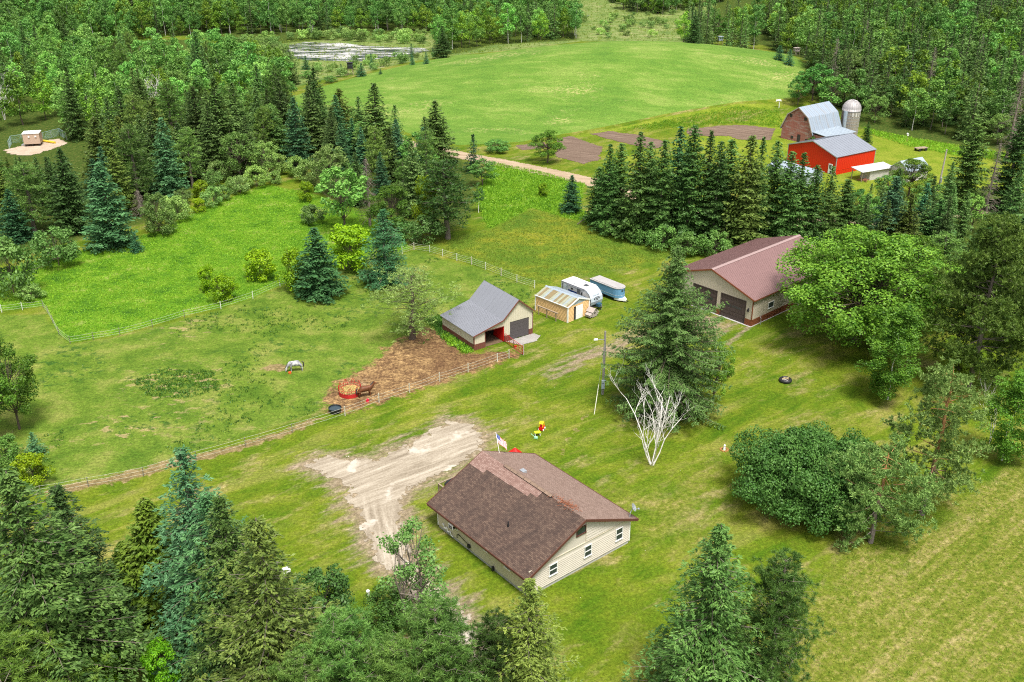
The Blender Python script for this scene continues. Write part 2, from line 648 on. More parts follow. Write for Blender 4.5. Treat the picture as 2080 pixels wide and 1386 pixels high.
gx = grid_axis(-150, 150, 0.9, -700, 700, 1.06)
gy = grid_axis(42, 230, 0.8, 10, 1150, 1.018)
GX, GY = np.meshgrid(gx, gy)
GZ = height(GX, GY)
NX, NY = GX.ravel(), GY.ravel()

def zone(polys, soft, grow=0.0):
    if not isinstance(polys[0], list):
        polys = [polys]
    best = np.full(NX.shape, -1e9)
    for p in polys:
        w_ = poly_world(p)
        lo, hi = w_.min(0) - 3 * soft, w_.max(0) + 3 * soft
        sel = (NX > lo[0]) & (NX < hi[0]) & (NY > lo[1]) & (NY < hi[1])
        best[sel] = np.maximum(best[sel], sdist(w_, NX[sel], NY[sel]))
    return np.clip(0.5 + (best + grow) / (2 * soft), 0, 1)

ZONES = {
    'dirt': np.maximum(zone(DRIVE, 4.0, 1.6) * 0.95, np.maximum(zone(TRACK, 4.0) * 0.90, zone([[(1436, 694), (1494, 652), (1502, 655), (1446, 698)], [(1472, 698), (1522, 658), (1530, 661), (1482, 702)]], 1.0))),
    'hay': zone(HAY, 3.0),
    'dung': zone([[(905, 672), (1062, 712), (1050, 728), (1000, 745), (900, 775), (850, 745), (838, 700)]], 5.0),
    'rut': zone([FENCEDIRT, [(524, 750), (555, 738), (592, 738), (588, 752), (548, 757)], [(690, 800), (760, 760), (740, 800), (690, 815)], [(1196, 842), (1180, 868), (1160, 892), (1140, 925), (1125, 950), (1119, 948), (1134, 922), (1154, 888), (1174, 863), (1190, 840)]], 1.2),
    'weedy': zone([[(262, 775), (330, 748), (440, 752), (450, 795), (380, 812), (300, 808)], [(330, 675), (400, 655), (440, 660), (350, 690)], [(320, 960), (420, 915), (520, 885), (560, 880), (430, 925)]], 4.0),
    'meadow': np.maximum(zone([MEADOW], 2.5), zone([DITCH], 3) * 0.9),
    'meadow2': zone(MEADOW2, 5.0),
    'field': zone(FIELD, 1.5),
    'dry': np.maximum(zone(DRY, 6.0), 0.72 * zone(DRYLAWN, 6.0)),
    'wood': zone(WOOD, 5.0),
    'marsh': zone(MARSH, 4.0),
    'pasture': zone(PASTURE, 2.0),
    'mown': np.maximum(zone(MOWN, 1.2), zone(YARD, 3.0) * 0.7),
}
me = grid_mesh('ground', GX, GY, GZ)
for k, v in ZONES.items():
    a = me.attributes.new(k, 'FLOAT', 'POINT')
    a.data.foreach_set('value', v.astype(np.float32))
me.polygons.foreach_set('use_smooth', [True] * len(me.polygons))
ground = bpy.data.objects.new('ground', me)
COL.objects.link(ground)
ground['kind'] = 'structure'

def ground_material():
    t = NT('grass_ground')
    p = t.pos()
    big = t.noise(p, 0.045, 4, 0.6)
    mid = t.noise(p, 0.22, 5, 0.62)
    sm = t.noise(p, 1.3, 5, 0.68)
    fine = t.noise(p, 4.5, 3, 0.7)
    mow = t.noise(t.mapping(p, (0.10, 0.42, 1), (0, 0, R(-38))), 0.7, 5, 0.66, 0.8)
    # lawn
    c = t.ramp(t.math('ADD', t.math('MULTIPLY', mid, 0.6), t.math('MULTIPLY', big, 0.4)),
               [(0.35, (0.038, 0.100, 0.004)), (0.45, (0.080, 0.160, 0.007)), (0.54, (0.150, 0.205, 0.014)), (0.64, (0.31, 0.29, 0.09))])
    c = t.mix(0.5, c, t.ramp(mow, [(0.36, (0.046, 0.120, 0.005)), (0.52, (0.125, 0.190, 0.012)), (0.66, (0.27, 0.27, 0.065))]))
    thin = t.step(t.noise(t.mapping(p, (0.6, 1.4, 1), (0, 0, R(-38))), 0.16, 5, 0.7), 0.53, 0.68)
    c = t.mix(t.math('MULTIPLY', thin, 0.8), c, t.ramp(sm, [(0.35, (0.17, 0.175, 0.035)), (0.65, (0.36, 0.32, 0.14))]))
    # pasture: cropped, with dark weed clumps
    pc = t.ramp(mid, [(0.35, (0.072, 0.150, 0.014)), (0.5, (0.120, 0.205, 0.022)), (0.65, (0.20, 0.25, 0.05))])
    wd = t.noise(t.mapping(p, (1, 1, 1)), 0.8, 4, 0.65)
    wm = t.noise(p, 0.07, 3, 0.6)
    weeds = t.math('MULTIPLY', t.step(wd, 0.52, 0.60), t.math('MAXIMUM', t.step(wm, 0.48, 0.62), t.attr('weedy')))
    pc = t.mix(t.math('MULTIPLY', weeds, 0.75), pc, (0.030, 0.095, 0.014))
    bare = t.math('MULTIPLY', t.step(t.noise(t.mapping(p, (0.7, 1.3, 1)), 0.55, 4, 0.7), 0.56, 0.60), t.math('MAXIMUM', t.math('MULTIPLY', t.step(t.noise(p, 0.035, 3, 0.6), 0.54, 0.66), 0.6), t.attr('weedy')))
    pc = t.mix(bare, pc, (0.40, 0.31, 0.16))
    c = t.mix(t.step(t.attr('pasture'), 0.35, 0.65), c, pc)
    # drier ground on the right
    dc = t.ramp(t.math('ADD', t.math('MULTIPLY', t.noise(t.mapping(p, (0.10, 0.9, 1), (0, 0, R(-43))), 0.55, 6, 0.70, 1.2), 0.5), t.math('MULTIPLY', sm, 0.5)),
                [(0.36, (0.070, 0.130, 0.008)), (0.48, (0.145, 0.185, 0.022)), (0.58, (0.25, 0.245, 0.07)), (0.70, (0.40, 0.345, 0.17))])
    dryf = t.step(t.math('ADD', t.attr('dry'), t.math('MULTIPLY', t.math('SUBTRACT', mid, 0.5), 1.6)), 0.35, 0.85)
    c = t.mix(dryf, c, dc)
    # mown paths and yard
    mc = t.ramp(mid, [(0.35, (0.13, 0.22, 0.012)), (0.65, (0.22, 0.28, 0.03))])
    c = t.mix(t.step(t.attr('mown'), 0.3, 0.6), c, mc)
    # meadows
    hc = t.ramp(t.math('ADD', t.math('MULTIPLY', mid, 0.7), t.math('MULTIPLY', sm, 0.3)),
                [(0.36, (0.036, 0.110, 0.010)), (0.46, (0.080, 0.205, 0.012)), (0.56, (0.140, 0.270, 0.018)), (0.67, (0.29, 0.33, 0.10))])
    c = t.mix(t.step(t.math('ADD', t.attr('meadow'), t.math('MULTIPLY', t.math('SUBTRACT', sm, 0.5), 0.5)), 0.4, 0.6), c, hc)
    h2 = t.ramp(t.math('ADD', t.math('MULTIPLY', mid, 0.5), t.math('MULTIPLY', big, 0.5)),
                [(0.36, (0.055, 0.140, 0.012)), (0.50, (0.105, 0.185, 0.016)), (0.60, (0.20, 0.235, 0.02)), (0.70, (0.26, 0.25, 0.06))])
    c = t.mix(t.step(t.attr('meadow2'), 0.3, 0.7), c, h2)
    # crop field
    tuft_ = t.noise(p, 1.1, 4, 0.75)
    row = t.noise(t.mapping(p, (0.25, 0.7, 1), (0, 0, R(14))), 0.35, 6, 0.68, 0.5)
    fc = t.ramp(t.math('ADD', t.math('MULTIPLY', row, 0.55), t.math('MULTIPLY', big, 0.45)),
                [(0.34, (0.078, 0.190, 0.024)), (0.50, (0.122, 0.245, 0.032)), (0.62, (0.20, 0.305, 0.060)), (0.74, (0.36, 0.40, 0.15))])
    fl = t.math('MULTIPLY', t.step(t.noise(t.mapping(p, (1, 1.6, 1)), 0.03, 5, 0.7), 0.54, 0.66), t.step(tuft_, 0.47, 0.6))
    fc = t.mix(t.math('MULTIPLY', fl, 0.7), fc, (0.42, 0.42, 0.16))
    c = t.mix(t.step(t.attr('field'), 0.45, 0.55), c, fc)
    # marsh
    sc = t.ramp(t.math('ADD', t.math('MULTIPLY', mid, 0.6), t.math('MULTIPLY', big, 0.4)),
                [(0.35, (0.085, 0.165, 0.035)), (0.5, (0.16, 0.24, 0.06)), (0.65, (0.28, 0.31, 0.13))])
    c = t.mix(t.step(t.attr('marsh'), 0.35, 0.65), c, sc)
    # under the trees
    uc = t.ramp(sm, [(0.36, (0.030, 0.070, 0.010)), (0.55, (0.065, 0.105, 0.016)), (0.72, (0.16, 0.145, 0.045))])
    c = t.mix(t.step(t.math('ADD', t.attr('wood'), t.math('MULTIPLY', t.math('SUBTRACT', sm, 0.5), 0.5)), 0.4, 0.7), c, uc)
    # trampled hay and manure
    yc = t.ramp(t.math('ADD', t.math('MULTIPLY', t.noise(t.mapping(p, (1, 1.4, 1)), 0.55, 6, 0.72), 0.6), t.math('MULTIPLY', t.noise(p, 2.4, 4, 0.7), 0.4)),
                [(0.34, (0.085, 0.052, 0.025)), (0.46, (0.165, 0.105, 0.048)), (0.56, (0.31, 0.215, 0.09)), (0.70, (0.52, 0.39, 0.18))])
    yc = t.mix(t.math('MULTIPLY', t.step(t.math('ADD', t.attr('dung'), t.math('MULTIPLY', t.math('SUBTRACT', t.noise(p, 0.3, 4), 0.5), 1.2)), 0.35, 0.75), 0.50), yc, t.ramp(sm, [(0.35, (0.075, 0.042, 0.022)), (0.65, (0.15, 0.088, 0.042))]))
    c = t.mix(t.step(t.math('ADD', t.attr('hay'), t.math('MULTIPLY', t.math('SUBTRACT', t.noise(p, 0.5, 5, 0.7), 0.5), 1.3)), 0.40, 0.62), c, yc)
    # worn earth
    ec = t.ramp(sm, [(0.35, (0.19, 0.155, 0.095)), (0.55, (0.30, 0.25, 0.165)), (0.7, (0.42, 0.36, 0.26))])
    ef = t.step(t.math('ADD', t.attr('dirt'), t.math('MULTIPLY', t.math('SUBTRACT', t.noise(t.mapping(p, (0.35, 1.2, 1), (0, 0, R(-38))), 0.6, 6, 0.72), 0.5), 1.5)), 0.36, 0.72)
    c = t.mix(t.math('MULTIPLY', ef, 0.9), c, ec)
    rf = t.step(t.math('ADD', t.attr('rut'), t.math('MULTIPLY', t.math('SUBTRACT', t.noise(p, 0.6, 5, 0.7), 0.5), 1.6)), 0.5, 0.7)
    c = t.mix(t.math('MULTIPLY', rf, 0.80), c, t.ramp(sm, [(0.35, (0.155, 0.105, 0.05)), (0.65, (0.34, 0.26, 0.14))]))
    # blades: fine light and dark flecks
    tuft = t.noise(p, 2.4, 4, 0.75)
    c = t.mix(0.80, c, t.ramp(t.math('ADD', t.math('MULTIPLY', fine, 0.45), t.math('MULTIPLY', tuft, 0.55)), [(0.34, 0.34), (0.5, 0.84), (0.66, 1.5)]), 'MULTIPLY')
    spk = t.noise(p, 2.1, 2, 0.5)
    c = t.mix(t.math('MULTIPLY', t.step(spk, 0.775, 0.80), 0.7), c, (0.62, 0.60, 0.42))
    c = t.mix(1.0, c, (0.97, 0.89, 0.95), 'MULTIPLY')
    nm = t.bump(t.math('ADD', t.math('MULTIPLY', sm, 0.7), t.math('MULTIPLY', fine, 0.3)), 0.9, 0.25)
    t.bsdf(c, 0.95, 0, nm, 0.08)
    return t.m

ground.data.materials.append(ground_material())

def ragged_sheet(name, pix, cell, soft, amp, nscale, mat, dz, seed=1, world=None, thr=0.5, kind='structure'):
    """a sheet of ground cover with an uneven, crumbling outline, laid dz above the ground"""
    w_ = poly_world(pix) if world is None else np.array(world)
    lo, hi = w_.min(0) - soft, w_.max(0) + soft
    X, Y = np.meshgrid(np.arange(lo[0], hi[0], cell), np.arange(lo[1], hi[1], cell))
    cx, cyy = X[:-1, :-1] + cell / 2, Y[:-1, :-1] + cell / 2
    m = np.clip(0.5 + sdist(w_, cx, cyy) / (2 * soft), 0, 1) + amp * (fbm(cx, cyy, nscale, seed, 5) - 0.5)
    jx = X + (fbm(X, Y, cell * 1.3, seed + 3, 1) - 0.5) * cell * 0.7
    jy = Y + (fbm(X, Y, cell * 1.3, seed + 4, 1) - 0.5) * cell * 0.7
    me = grid_mesh(name, jx, jy, height(jx, jy) + dz, m > thr)
    me.materials.append(mat)
    o = bpy.data.objects.new(name, me)
    COL.objects.link(o)
    o['kind'] = kind
    return o

def earth_material(name, stops, scale=0.8, rot=0.0, stretch=(1, 1, 1), bumps=0.6, pale=None):
    t = NT(name)
    p = t.pos()
    v = t.mapping(p, stretch, (0, 0, rot))
    n = t.noise(v, scale, 6, 0.68)
    n2 = t.noise(p, 5, 3, 0.7)
    f = t.math('ADD', t.math('MULTIPLY', n, 0.7), t.math('MULTIPLY', n2, 0.3))
    c = t.ramp(f, stops)
    if pale:
        c = t.mix(t.step(t.noise(p, 0.16, 4, 0.6), 0.58, 0.66), c, pale)
    c = t.mix(0.3, c, t.ramp(n2, [(0.3, 0.55), (0.7, 1.1)]), 'MULTIPLY')
    t.bsdf(c, 0.95, 0, t.bump(f, bumps, 0.12), 0.1)
    return t.m

def drive_material():
    t = NT('gravel_drive')
    p = t.pos()
    xyz = t.n('ShaderNodeSeparateXYZ')
    t.l(p, xyz.inputs[0])
    a = t.noise(t.mapping(p, (0.16, 1.5, 1), (0, 0, R(-36))), 0.9, 6, 0.66, 0.25)
    b = t.noise(t.mapping(p, (0.16, 1.5, 1), (0, 0, R(-103))), 0.9, 6, 0.66, 0.5)
    turn = t.step(t.math('ADD', xyz.outputs['Y'], t.math('MULTIPLY', t.noise(p, 0.2, 2), 5.0)), 86.0, 93.0)
    r = t.mix(turn, b, a)
    n2 = t.noise(p, 4.5, 3, 0.75)
    f = t.math('ADD', t.math('MULTIPLY', r, 0.7), t.math('MULTIPLY', n2, 0.3))
    c = t.ramp(f, [(0.35, (0.175, 0.142, 0.102)), (0.47, (0.275, 0.232, 0.175)), (0.56, (0.355, 0.308, 0.24)), (0.68, (0.46, 0.41, 0.335))])
    c = t.mix(t.step(t.noise(p, 0.2, 4, 0.6), 0.58, 0.66), c, (0.45, 0.405, 0.34))
    t.bsdf(c, 0.95, 0, t.bump(f, 0.7, 0.12), 0.1)
    return t.m
M_DRIVE = drive_material()
M_ROAD = earth_material('gravel_road', [(0.34, (0.28, 0.205, 0.135)), (0.5, (0.35, 0.265, 0.18)), (0.66, (0.42, 0.335, 0.24))], 0.5, R(20), (0.3, 1.5, 1), 0.4)
M_SOIL = earth_material('ploughed_soil', [(0.34, (0.085, 0.055, 0.040)), (0.5, (0.15, 0.105, 0.078)), (0.66, (0.24, 0.18, 0.135))], 0.9, R(20), (0.10, 2.2, 1), 1.0)
M_SAND = earth_material('sand_lot', [(0.34, (0.34, 0.26, 0.19)), (0.66, (0.48, 0.39, 0.30))], 0.5)
M_CONC = earth_material('concrete', [(0.34, (0.25, 0.235, 0.215)), (0.66, (0.37, 0.355, 0.33))], 0.7, 0, (1, 1, 1), 0.2)

ragged_sheet('driveway', DRIVE, 0.11, 1.6, 0.9, 0.7, M_DRIVE, 0.03, 5, None, 0.62)
_rl = [np.array(P(*q)[:2]) for q in ROADLINE]
_side = []
for sgn in (1, -1):
    ln = []
    for i, q in enumerate(_rl):
        d = _rl[min(i + 1, len(_rl) - 1)] - _rl[max(i - 1, 0)]
        d = d / np.linalg.norm(d)
        ln.append(q + sgn * 2.7 * np.array([-d[1], d[0]]))
    _side.append(ln)
ragged_sheet('road', None, 0.45, 0.5, 0.7, 2.0, M_ROAD, 0.05, 8, _side[0] + _side[1][::-1], 0.5)
for i, g in enumerate(GARDEN):
    ragged_sheet('garden_soil', g, 0.4, 0.9, 0.8, 2.0, M_SOIL, 0.05, 20 + i, None, 0.55)
ragged_sheet('sand_lot', SAND, 0.4, 0.8, 0.8, 2.0, M_SAND, 0.05, 30)

def water_material():
    t = NT('pond_water')
    p = t.pos()
    scum_sky = t.noise(t.mapping(p, (0.35, 1.6, 1)), 0.12, 6, 0.7, 1.2)
    f = t.math('MULTIPLY', t.step(scum_sky, 0.46, 0.58), 0.9)
    c = t.mix(f, (0.02, 0.03, 0.028), (0.50, 0.49, 0.47))  # pale colour: floating scum, widened to stand in for reflected sky
    b = t.bsdf(c, 0.08, 0, t.bump(t.noise(p, 1.2, 3), 0.08, 0.05), 0.5)
    t.l(t.math('ADD', t.math('MULTIPLY', f, 0.5), 0.06), b.inputs['Roughness'])
    return t.m

ragged_sheet('pond', POND, 0.7, 1.5, 1.0, 5.0, water_material(), 0.06, 40)
ragged_sheet('marsh_pool', [(1165, 36), (1180, 31), (1196, 31), (1190, 35)], 0.6, 1.0, 0.6, 3.0, bpy.data.materials['pond_water'], 0.08, 41)
# ------------------------------------------------------------------ trees: generators (each returns numpy quads)
class TB:
    def __init__(s, seed):
        s.r = np.random.RandomState(seed)
        s.co = []
        s.mi = []
    def leaves(s, c, d, n, ln, wd, mi=0):
        d = d / (np.linalg.norm(d, axis=1, keepdims=True) + 1e-9)
        sd = np.cross(d, n)
        sd /= (np.linalg.norm(sd, axis=1, keepdims=True) + 1e-9)
        ln = np.asarray(ln)[:, None] / 2 if np.ndim(ln) else ln / 2
        wd = np.asarray(wd)[:, None] / 2 if np.ndim(wd) else wd / 2
        q = np.stack([c - d * ln, c + sd * wd, c + d * ln, c - sd * wd], 1)
        s.co.append(q)
        s.mi.append(np.full(len(q), mi))
    def tube(s, pts, rad, n=5, mi=1):
        pts = np.asarray(pts, float)
        m = len(pts)
        d = np.gradient(pts, axis=0)
        d /= (np.linalg.norm(d, axis=1, keepdims=True) + 1e-9)
        ref = np.array([0.31, 0.17, 0.93]) if abs(d[0][2]) < 0.9 else np.array([0.9, 0.3, 0.1])
        u = np.cross(d, ref)
        u /= (np.linalg.norm(u, axis=1, keepdims=True) + 1e-9)
        v = np.cross(u, d)
        a = np.arange(n) * 2 * np.pi / n
        ring = pts[:, None, :] + (u[:, None, :] * np.cos(a)[None, :, None] + v[:, None, :] * np.sin(a)[None, :, None]) * np.asarray(rad)[:, None, None]
        nx = np.roll(ring, -1, axis=1)
        q = np.stack([ring[:-1], nx[:-1], nx[1:], ring[1:]], 2).reshape(-1, 4, 3)
        s.co.append(q)
        s.mi.append(np.full(len(q), mi))
    def arrays(s):
        return np.concatenate(s.co), np.concatenate(s.mi)

def tree_meshes(name, tb, fol, bark, split=True):
    co, mi = tb.arrays()
    if not split:
        me = fast_mesh(name, co.reshape(-1, 3), np.arange(len(co) * 4).reshape(-1, 4), mi)
        me.materials.append(fol)
        me.materials.append(bark)
        return (me,)
    out = []
    for k, nm, mt in ((1, 'trunk', bark), (0, 'crown', fol)):
        c = co[mi == k]
        if len(c) == 0:
            out.append(None)
            continue
        me = fast_mesh(nm, c.reshape(-1, 3), np.arange(len(c) * 4).reshape(-1, 4))
        me.materials.append(mt)
        out.append(me)
    return tuple(out)

def bend(rng, H, lean=0.02, n=9, r0=0.2, r1=0.02):
    z = np.linspace(0, H, n)
    x = np.cumsum(rng.randn(n)) * lean * H / n
    y = np.cumsum(rng.randn(n)) * lean * H / n
    x -= x[0]
    y -= y[0]
    return np.stack([x, y, z], 1), r0 * (1 - z / H) ** 0.8 + r1

def spruce(seed, H=18.0, Rr=3.6, bare=0.05, whorl=0.45, nb=6, step=0.2, ll=0.36, lw=0.15, dens=1.0, droop=0.22, gap=0.08, power=0.85, prof=None, wood=True, lean=0.01, up=0.5, var=(0.72, 1.12)):
    t = TB(seed)
    g = t.r
    tp, tr = bend(g, H, lean, 9, 0.0135 * H, 0.02)
    t.tube(tp, tr, 7)
    z = bare * H
    while z < H - 0.15:
        f = (z - bare * H) / (H * (1 - bare))
        pr = prof(f) if prof else (1 - f) ** power * min(1.0, 0.72 + f * 3.2)
        c0 = np.array([np.interp(z, tp[:, 2], tp[:, 0]), np.interp(z, tp[:, 2], tp[:, 1]), z])
        n = max(4, int(nb * (0.55 + 0.45 * (1 - f)) + g.rand()))
        a0 = g.rand() * 6.28
        for k in range(n):
            if g.rand() < gap:
                continue
            az = a0 + 6.283 * k / n + g.randn() * 0.22
            L = max(0.22, Rr * pr * g.uniform(*var))
            el = -0.30 + (up + 0.35) * f + g.randn() * 0.09
            dh = np.array([math.cos(az), math.sin(az), 0])
            sd = np.array([-dh[1], dh[0], 0])
            m = max(2, int(L / step))
            ss = np.linspace(0.10, 1.0, m) + g.randn(m) * 0.02
            zz = L * (ss * math.sin(el) - droop * ss * (1 - 0.75 * ss))
            bp = c0 + dh * (ss * L * math.cos(el))[:, None] + np.stack([0 * zz, 0 * zz, zz], 1)
            if wood and L > 0.8:
                t.tube(np.stack([c0, bp[m // 2] - [0, 0, 0.05], bp[-1]]), [0.010 + 0.009 * L, 0.008 + 0.005 * L, 0.005], 3)
            wdt = np.minimum(0.95, 0.36 * L) * (1 - ss * 0.62) + 0.13
            cnt = np.maximum(1, (dens * (1.6 + wdt / 0.16) + g.rand(m)).astype(int))
            ix = np.repeat(np.arange(m), cnt)
            N = len(ix)
            q = g.uniform(-1, 1, N)
            off = q * wdt[ix]
            c = bp[ix] + sd * off[:, None] + dh * (np.abs(off) * 0.35 + g.randn(N) * 0.06)[:, None]
            c[:, 2] += -0.26 * np.abs(off) + g.randn(N) * 0.07 - g.rand(N) * 0.08
            d = dh * g.uniform(0.3, 1.1, N)[:, None] + sd * (np.sign(q) * g.uniform(0.2, 1.0, N))[:, None] + g.randn(N, 3) * 0.25
            d[:, 2] -= 0.15
            nn = g.randn(N, 3) * 0.55 + np.array([0, 0, 1.0])
            t.leaves(c, d, nn, ll * g.uniform(0.7, 1.3, N), lw * g.uniform(0.7, 1.3, N))
        z += whorl * (0.75 + 0.5 * g.rand()) * (0.55 + 0.45 * (1 - f))
    tip = np.array([tp[-1] - [0, 0, 0.35]] * 10) + g.randn(10, 3) * 0.1
    t.leaves(tip, np.tile([0, 0, 1.0], (10, 1)) + g.randn(10, 3) * 0.3, g.randn(10, 3), 0.5, 0.12)
    return t

def pine(seed, H=18.0, Rr=4.0, bare=0.3, whorl=0.95, nb=5, tufts=7, needles=11, ll=0.42, lw=0.07, rnd=True, lean=0.03, tr_r=0.016, prof=None, spread=0.55, elev=0.22, inner=0.72, jit=0.08):
    t = TB(seed)
    g = t.r
    tp, tr = bend(g, H * 0.98, lean, 9, tr_r * H, 0.03)
    t.tube(tp, tr, 8)
    z = bare * H
    cs = []
    while z < H - 0.2:
        f = (z - bare * H) / (H * (1 - bare))
        pr = prof(f) if prof else (math.sqrt(max(0.0, 1 - f)) * (0.55 + 0.9 * min(f / 0.3, 1) * 0.5) if rnd else (1 - f) ** 0.8)
        c0 = np.array([np.interp(z, tp[:, 2], tp[:, 0]), np.interp(z, tp[:, 2], tp[:, 1]), z])
        a0 = g.rand() * 6.28
        n = nb if f < 0.85 else 4
        for k in range(n):
            az = a0 + 6.283 * k / n + g.randn() * 0.4
            L = max(0.3, Rr * pr * g.uniform(0.55, 1.15))
            el = elev * (0.4 + 1.6 * f) + g.randn() * 0.15
            dh = np.array([math.cos(az) * math.cos(el), math.sin(az) * math.cos(el), math.sin(el)])
            mid = c0 + dh * L * 0.5 + g.randn(3) * 0.06 * L
            end = c0 + dh * L + np.array([0, 0, 0.10 * L]) + g.randn(3) * 0.07 * L
            t.tube(np.stack([c0, mid, end]), [0.012 + 0.010 * L, 0.008 + 0.005 * L, 0.006], 4)
            m = max(2, int(tufts * L / 2.2 + g.rand()))
            ss = 1 - g.rand(m) ** 1.4 * inner
            for s_ in ss:
                b = c0 + (mid - c0) * 2 * s_ if s_ < 0.5 else mid + (end - mid) * (s_ - 0.5) * 2
                tip = b + g.randn(3) * np.array([1, 1, 0.5]) * spread * (0.35 + 0.25 * L ** 0.5)
                tip[2] += 0.12
                if m < 14 and g.rand() < 0.3:
                    t.tube(np.stack([b, (b + tip) / 2, tip]), [0.012, 0.010, 0.006], 3)
                cs.append(tip)
        z += whorl * g.uniform(0.7, 1.25) * (0.6 + 0.4 * (1 - f))
    cs = np.array(cs)
    N = len(cs) * needles
    c = np.repeat(cs, needles, 0)
    d = g.randn(N, 3) + np.array([0, 0, 0.9])
    d /= np.linalg.norm(d, axis=1, keepdims=True)
    L = ll * g.uniform(0.7, 1.2, N)
    t.leaves(c + d * (L * 0.5)[:, None] + g.randn(N, 3) * jit, d, g.randn(N, 3), L, lw)
    return t

def broad(seed, H=14.0, Rr=5.0, base=0.25, lobes=40, per=90, leaf=0.28, lobe=(0.20, 0.34), flat=0.75, trunk=0.016, limbs=True, core=0.35, squash=1.0, stems=1, wisp=0.0):
    t = TB(seed)
    g = t.r
    z0 = base * H
    ch = (H - z0)
    cz = z0 + ch * 0.45
    fork = z0 + ch * 0.12
    tops = []
    for sidx in range(stems):
        lean = np.array([0, 0, 0]) if stems == 1 else np.append(g.randn(2) * 0.10 * H, 0)
        st = np.array([0, 0, 0]) if stems == 1 else np.append(g.randn(2) * 0.25, 0)
        hs = H * g.uniform(0.75, 0.9)
        pts = np.stack([st + (lean * u) + np.append(g.randn(2) * 0.03 * H * u, hs * u) for u in (0, 0.25, 0.5, 0.75, 1.0)])
        t.tube(pts, [trunk * H, trunk * H * 0.8, trunk * H * 0.55, trunk * H * 0.3, 0.02], 7)
        tops.append(pts)
    for k in range(lobes):
        u = g.uniform(-0.55, 1.0)
        a = k * 2.399 + g.randn() * 0.3
        rr = math.sqrt(max(0, 1 - u * u)) if u > 0 else (1 + u * 0.55)
        rad = g.uniform(core, 0.92)
        c = np.array([math.cos(a) * rr * Rr * rad, math.sin(a) * rr * Rr * rad, cz + u * ch * 0.55 * g.uniform(0.75, 1.0) * squash])
        lr = Rr * g.uniform(*lobe) * (1 - 0.25 * max(u, 0))
        if limbs:
            tp = tops[k % len(tops)]
            b = tp[1] if c[2] < cz else tp[2]
            b = b * g.uniform(0.8, 1.1)
            mid = (b + c) / 2 + np.array([0, 0, -0.06 * Rr]) + g.randn(3) * 0.05 * Rr
            t.tube(np.stack([b, mid, c]), [trunk * H * 0.32, trunk * H * 0.2, 0.02], 4)
            for _ in range(2):
                e = c + g.randn(3) * lr * 0.6
                t.tube(np.stack([mid, (mid + e) / 2, e]), [trunk * H * 0.14, 0.02, 0.012], 3)
        n = int(per * g.uniform(0.7, 1.3))
        v = g.randn(n, 3)
        v[:, 2] = v[:, 2] + 0.25
        v /= np.linalg.norm(v, axis=1, keepdims=True)
        rad2 = g.uniform(0.35, 1.0, n) ** 0.6 * (1 + wisp * g.randn(n))
        p = c + v * (lr * rad2)[:, None] * np.array([1, 1, flat])
        nn = v * 0.7 + g.randn(n, 3) * 0.6 + np.array([0, 0, 0.45])
        d = np.cross(nn, g.randn(n, 3))
        t.leaves(p, d, nn, leaf * g.uniform(0.7, 1.4, n), leaf * 0.7 * g.uniform(0.7, 1.3, n))
    return t

def bare_tree(seed, H=10.0, spread=0.55, stems=3, depth=3, r0=0.12, droop=0.0, conifer=False):
    t = TB(seed)
    g = t.r
    if conifer:
        tp, tr = bend(g, H, 0.02, 9, 0.014 * H, 0.02)
        t.tube(tp, tr, 6)
        z = 0.12 * H
        while z < H * 0.97:
            f = z / H
            for k in range(4):
                az = g.rand() * 6.28
                L = (1 - f) * H * 0.15 * g.uniform(0.5, 1.2) + 0.25
                c0 = np.array([np.interp(z, tp[:, 2], tp[:, 0]), np.interp(z, tp[:, 2], tp[:, 1]), z])
                dh = np.array([math.cos(az), math.sin(az), 0])
                e = c0 + dh * L + np.array([0, 0, -0.35 * L])
                m = c0 + dh * L * 0.55 + np.array([0, 0, -0.02 * L])
                t.tube(np.stack([c0, m, e]), [0.035, 0.025, 0.01], 3)
                for _ in range(3):
                    u = g.uniform(0.4, 1)
                    b = c0 + (e - c0) * u
                    t.tube(np.stack([b, b + g.randn(3) * 0.12 + [0, 0, -0.12], b + g.randn(3) * 0.25 + [0, 0, -0.35]]), [0.016, 0.012, 0.006], 3)
            z += 0.35
        return t
    def grow(p, d, L, r, dep):
        pts = [p]
        q = p.copy()
        dd = d.copy()
        for i in range(4):
            dd = dd + g.randn(3) * 0.13
            dd[2] += 0.05
            dd /= np.linalg.norm(dd)
            q = q + dd * L / 4
            pts.append(q.copy())
        t.tube(np.array(pts), np.linspace(r, r * 0.45, 5), 6 if dep > 1 else 4)
        if dep == 0:
            return
        for k in range(4 if dep > 1 else 3):
            i = g.randint(1, 5)
            az = g.rand() * 6.28
            s = np.array([math.cos(az), math.sin(az), 0.35])
            nd = dd * g.uniform(0.5, 0.9) + s * g.uniform(0.4, 0.85)
            nd /= np.linalg.norm(nd)
            grow(pts[i], nd, L * g.uniform(0.40, 0.62), r * (0.50 if i < 3 else 0.40), dep - 1)
    for k in range(stems):
        az = 6.28 * k / stems + g.randn() * 0.3
        d = np.array([math.cos(az) * spread, math.sin(az) * spread, 1.0])
        d /= np.linalg.norm(d)
        grow(np.array([math.cos(az) * 0.22, math.sin(az) * 0.22, 0.0]), d, H * g.uniform(0.62, 0.78), r0, depth)
    return t

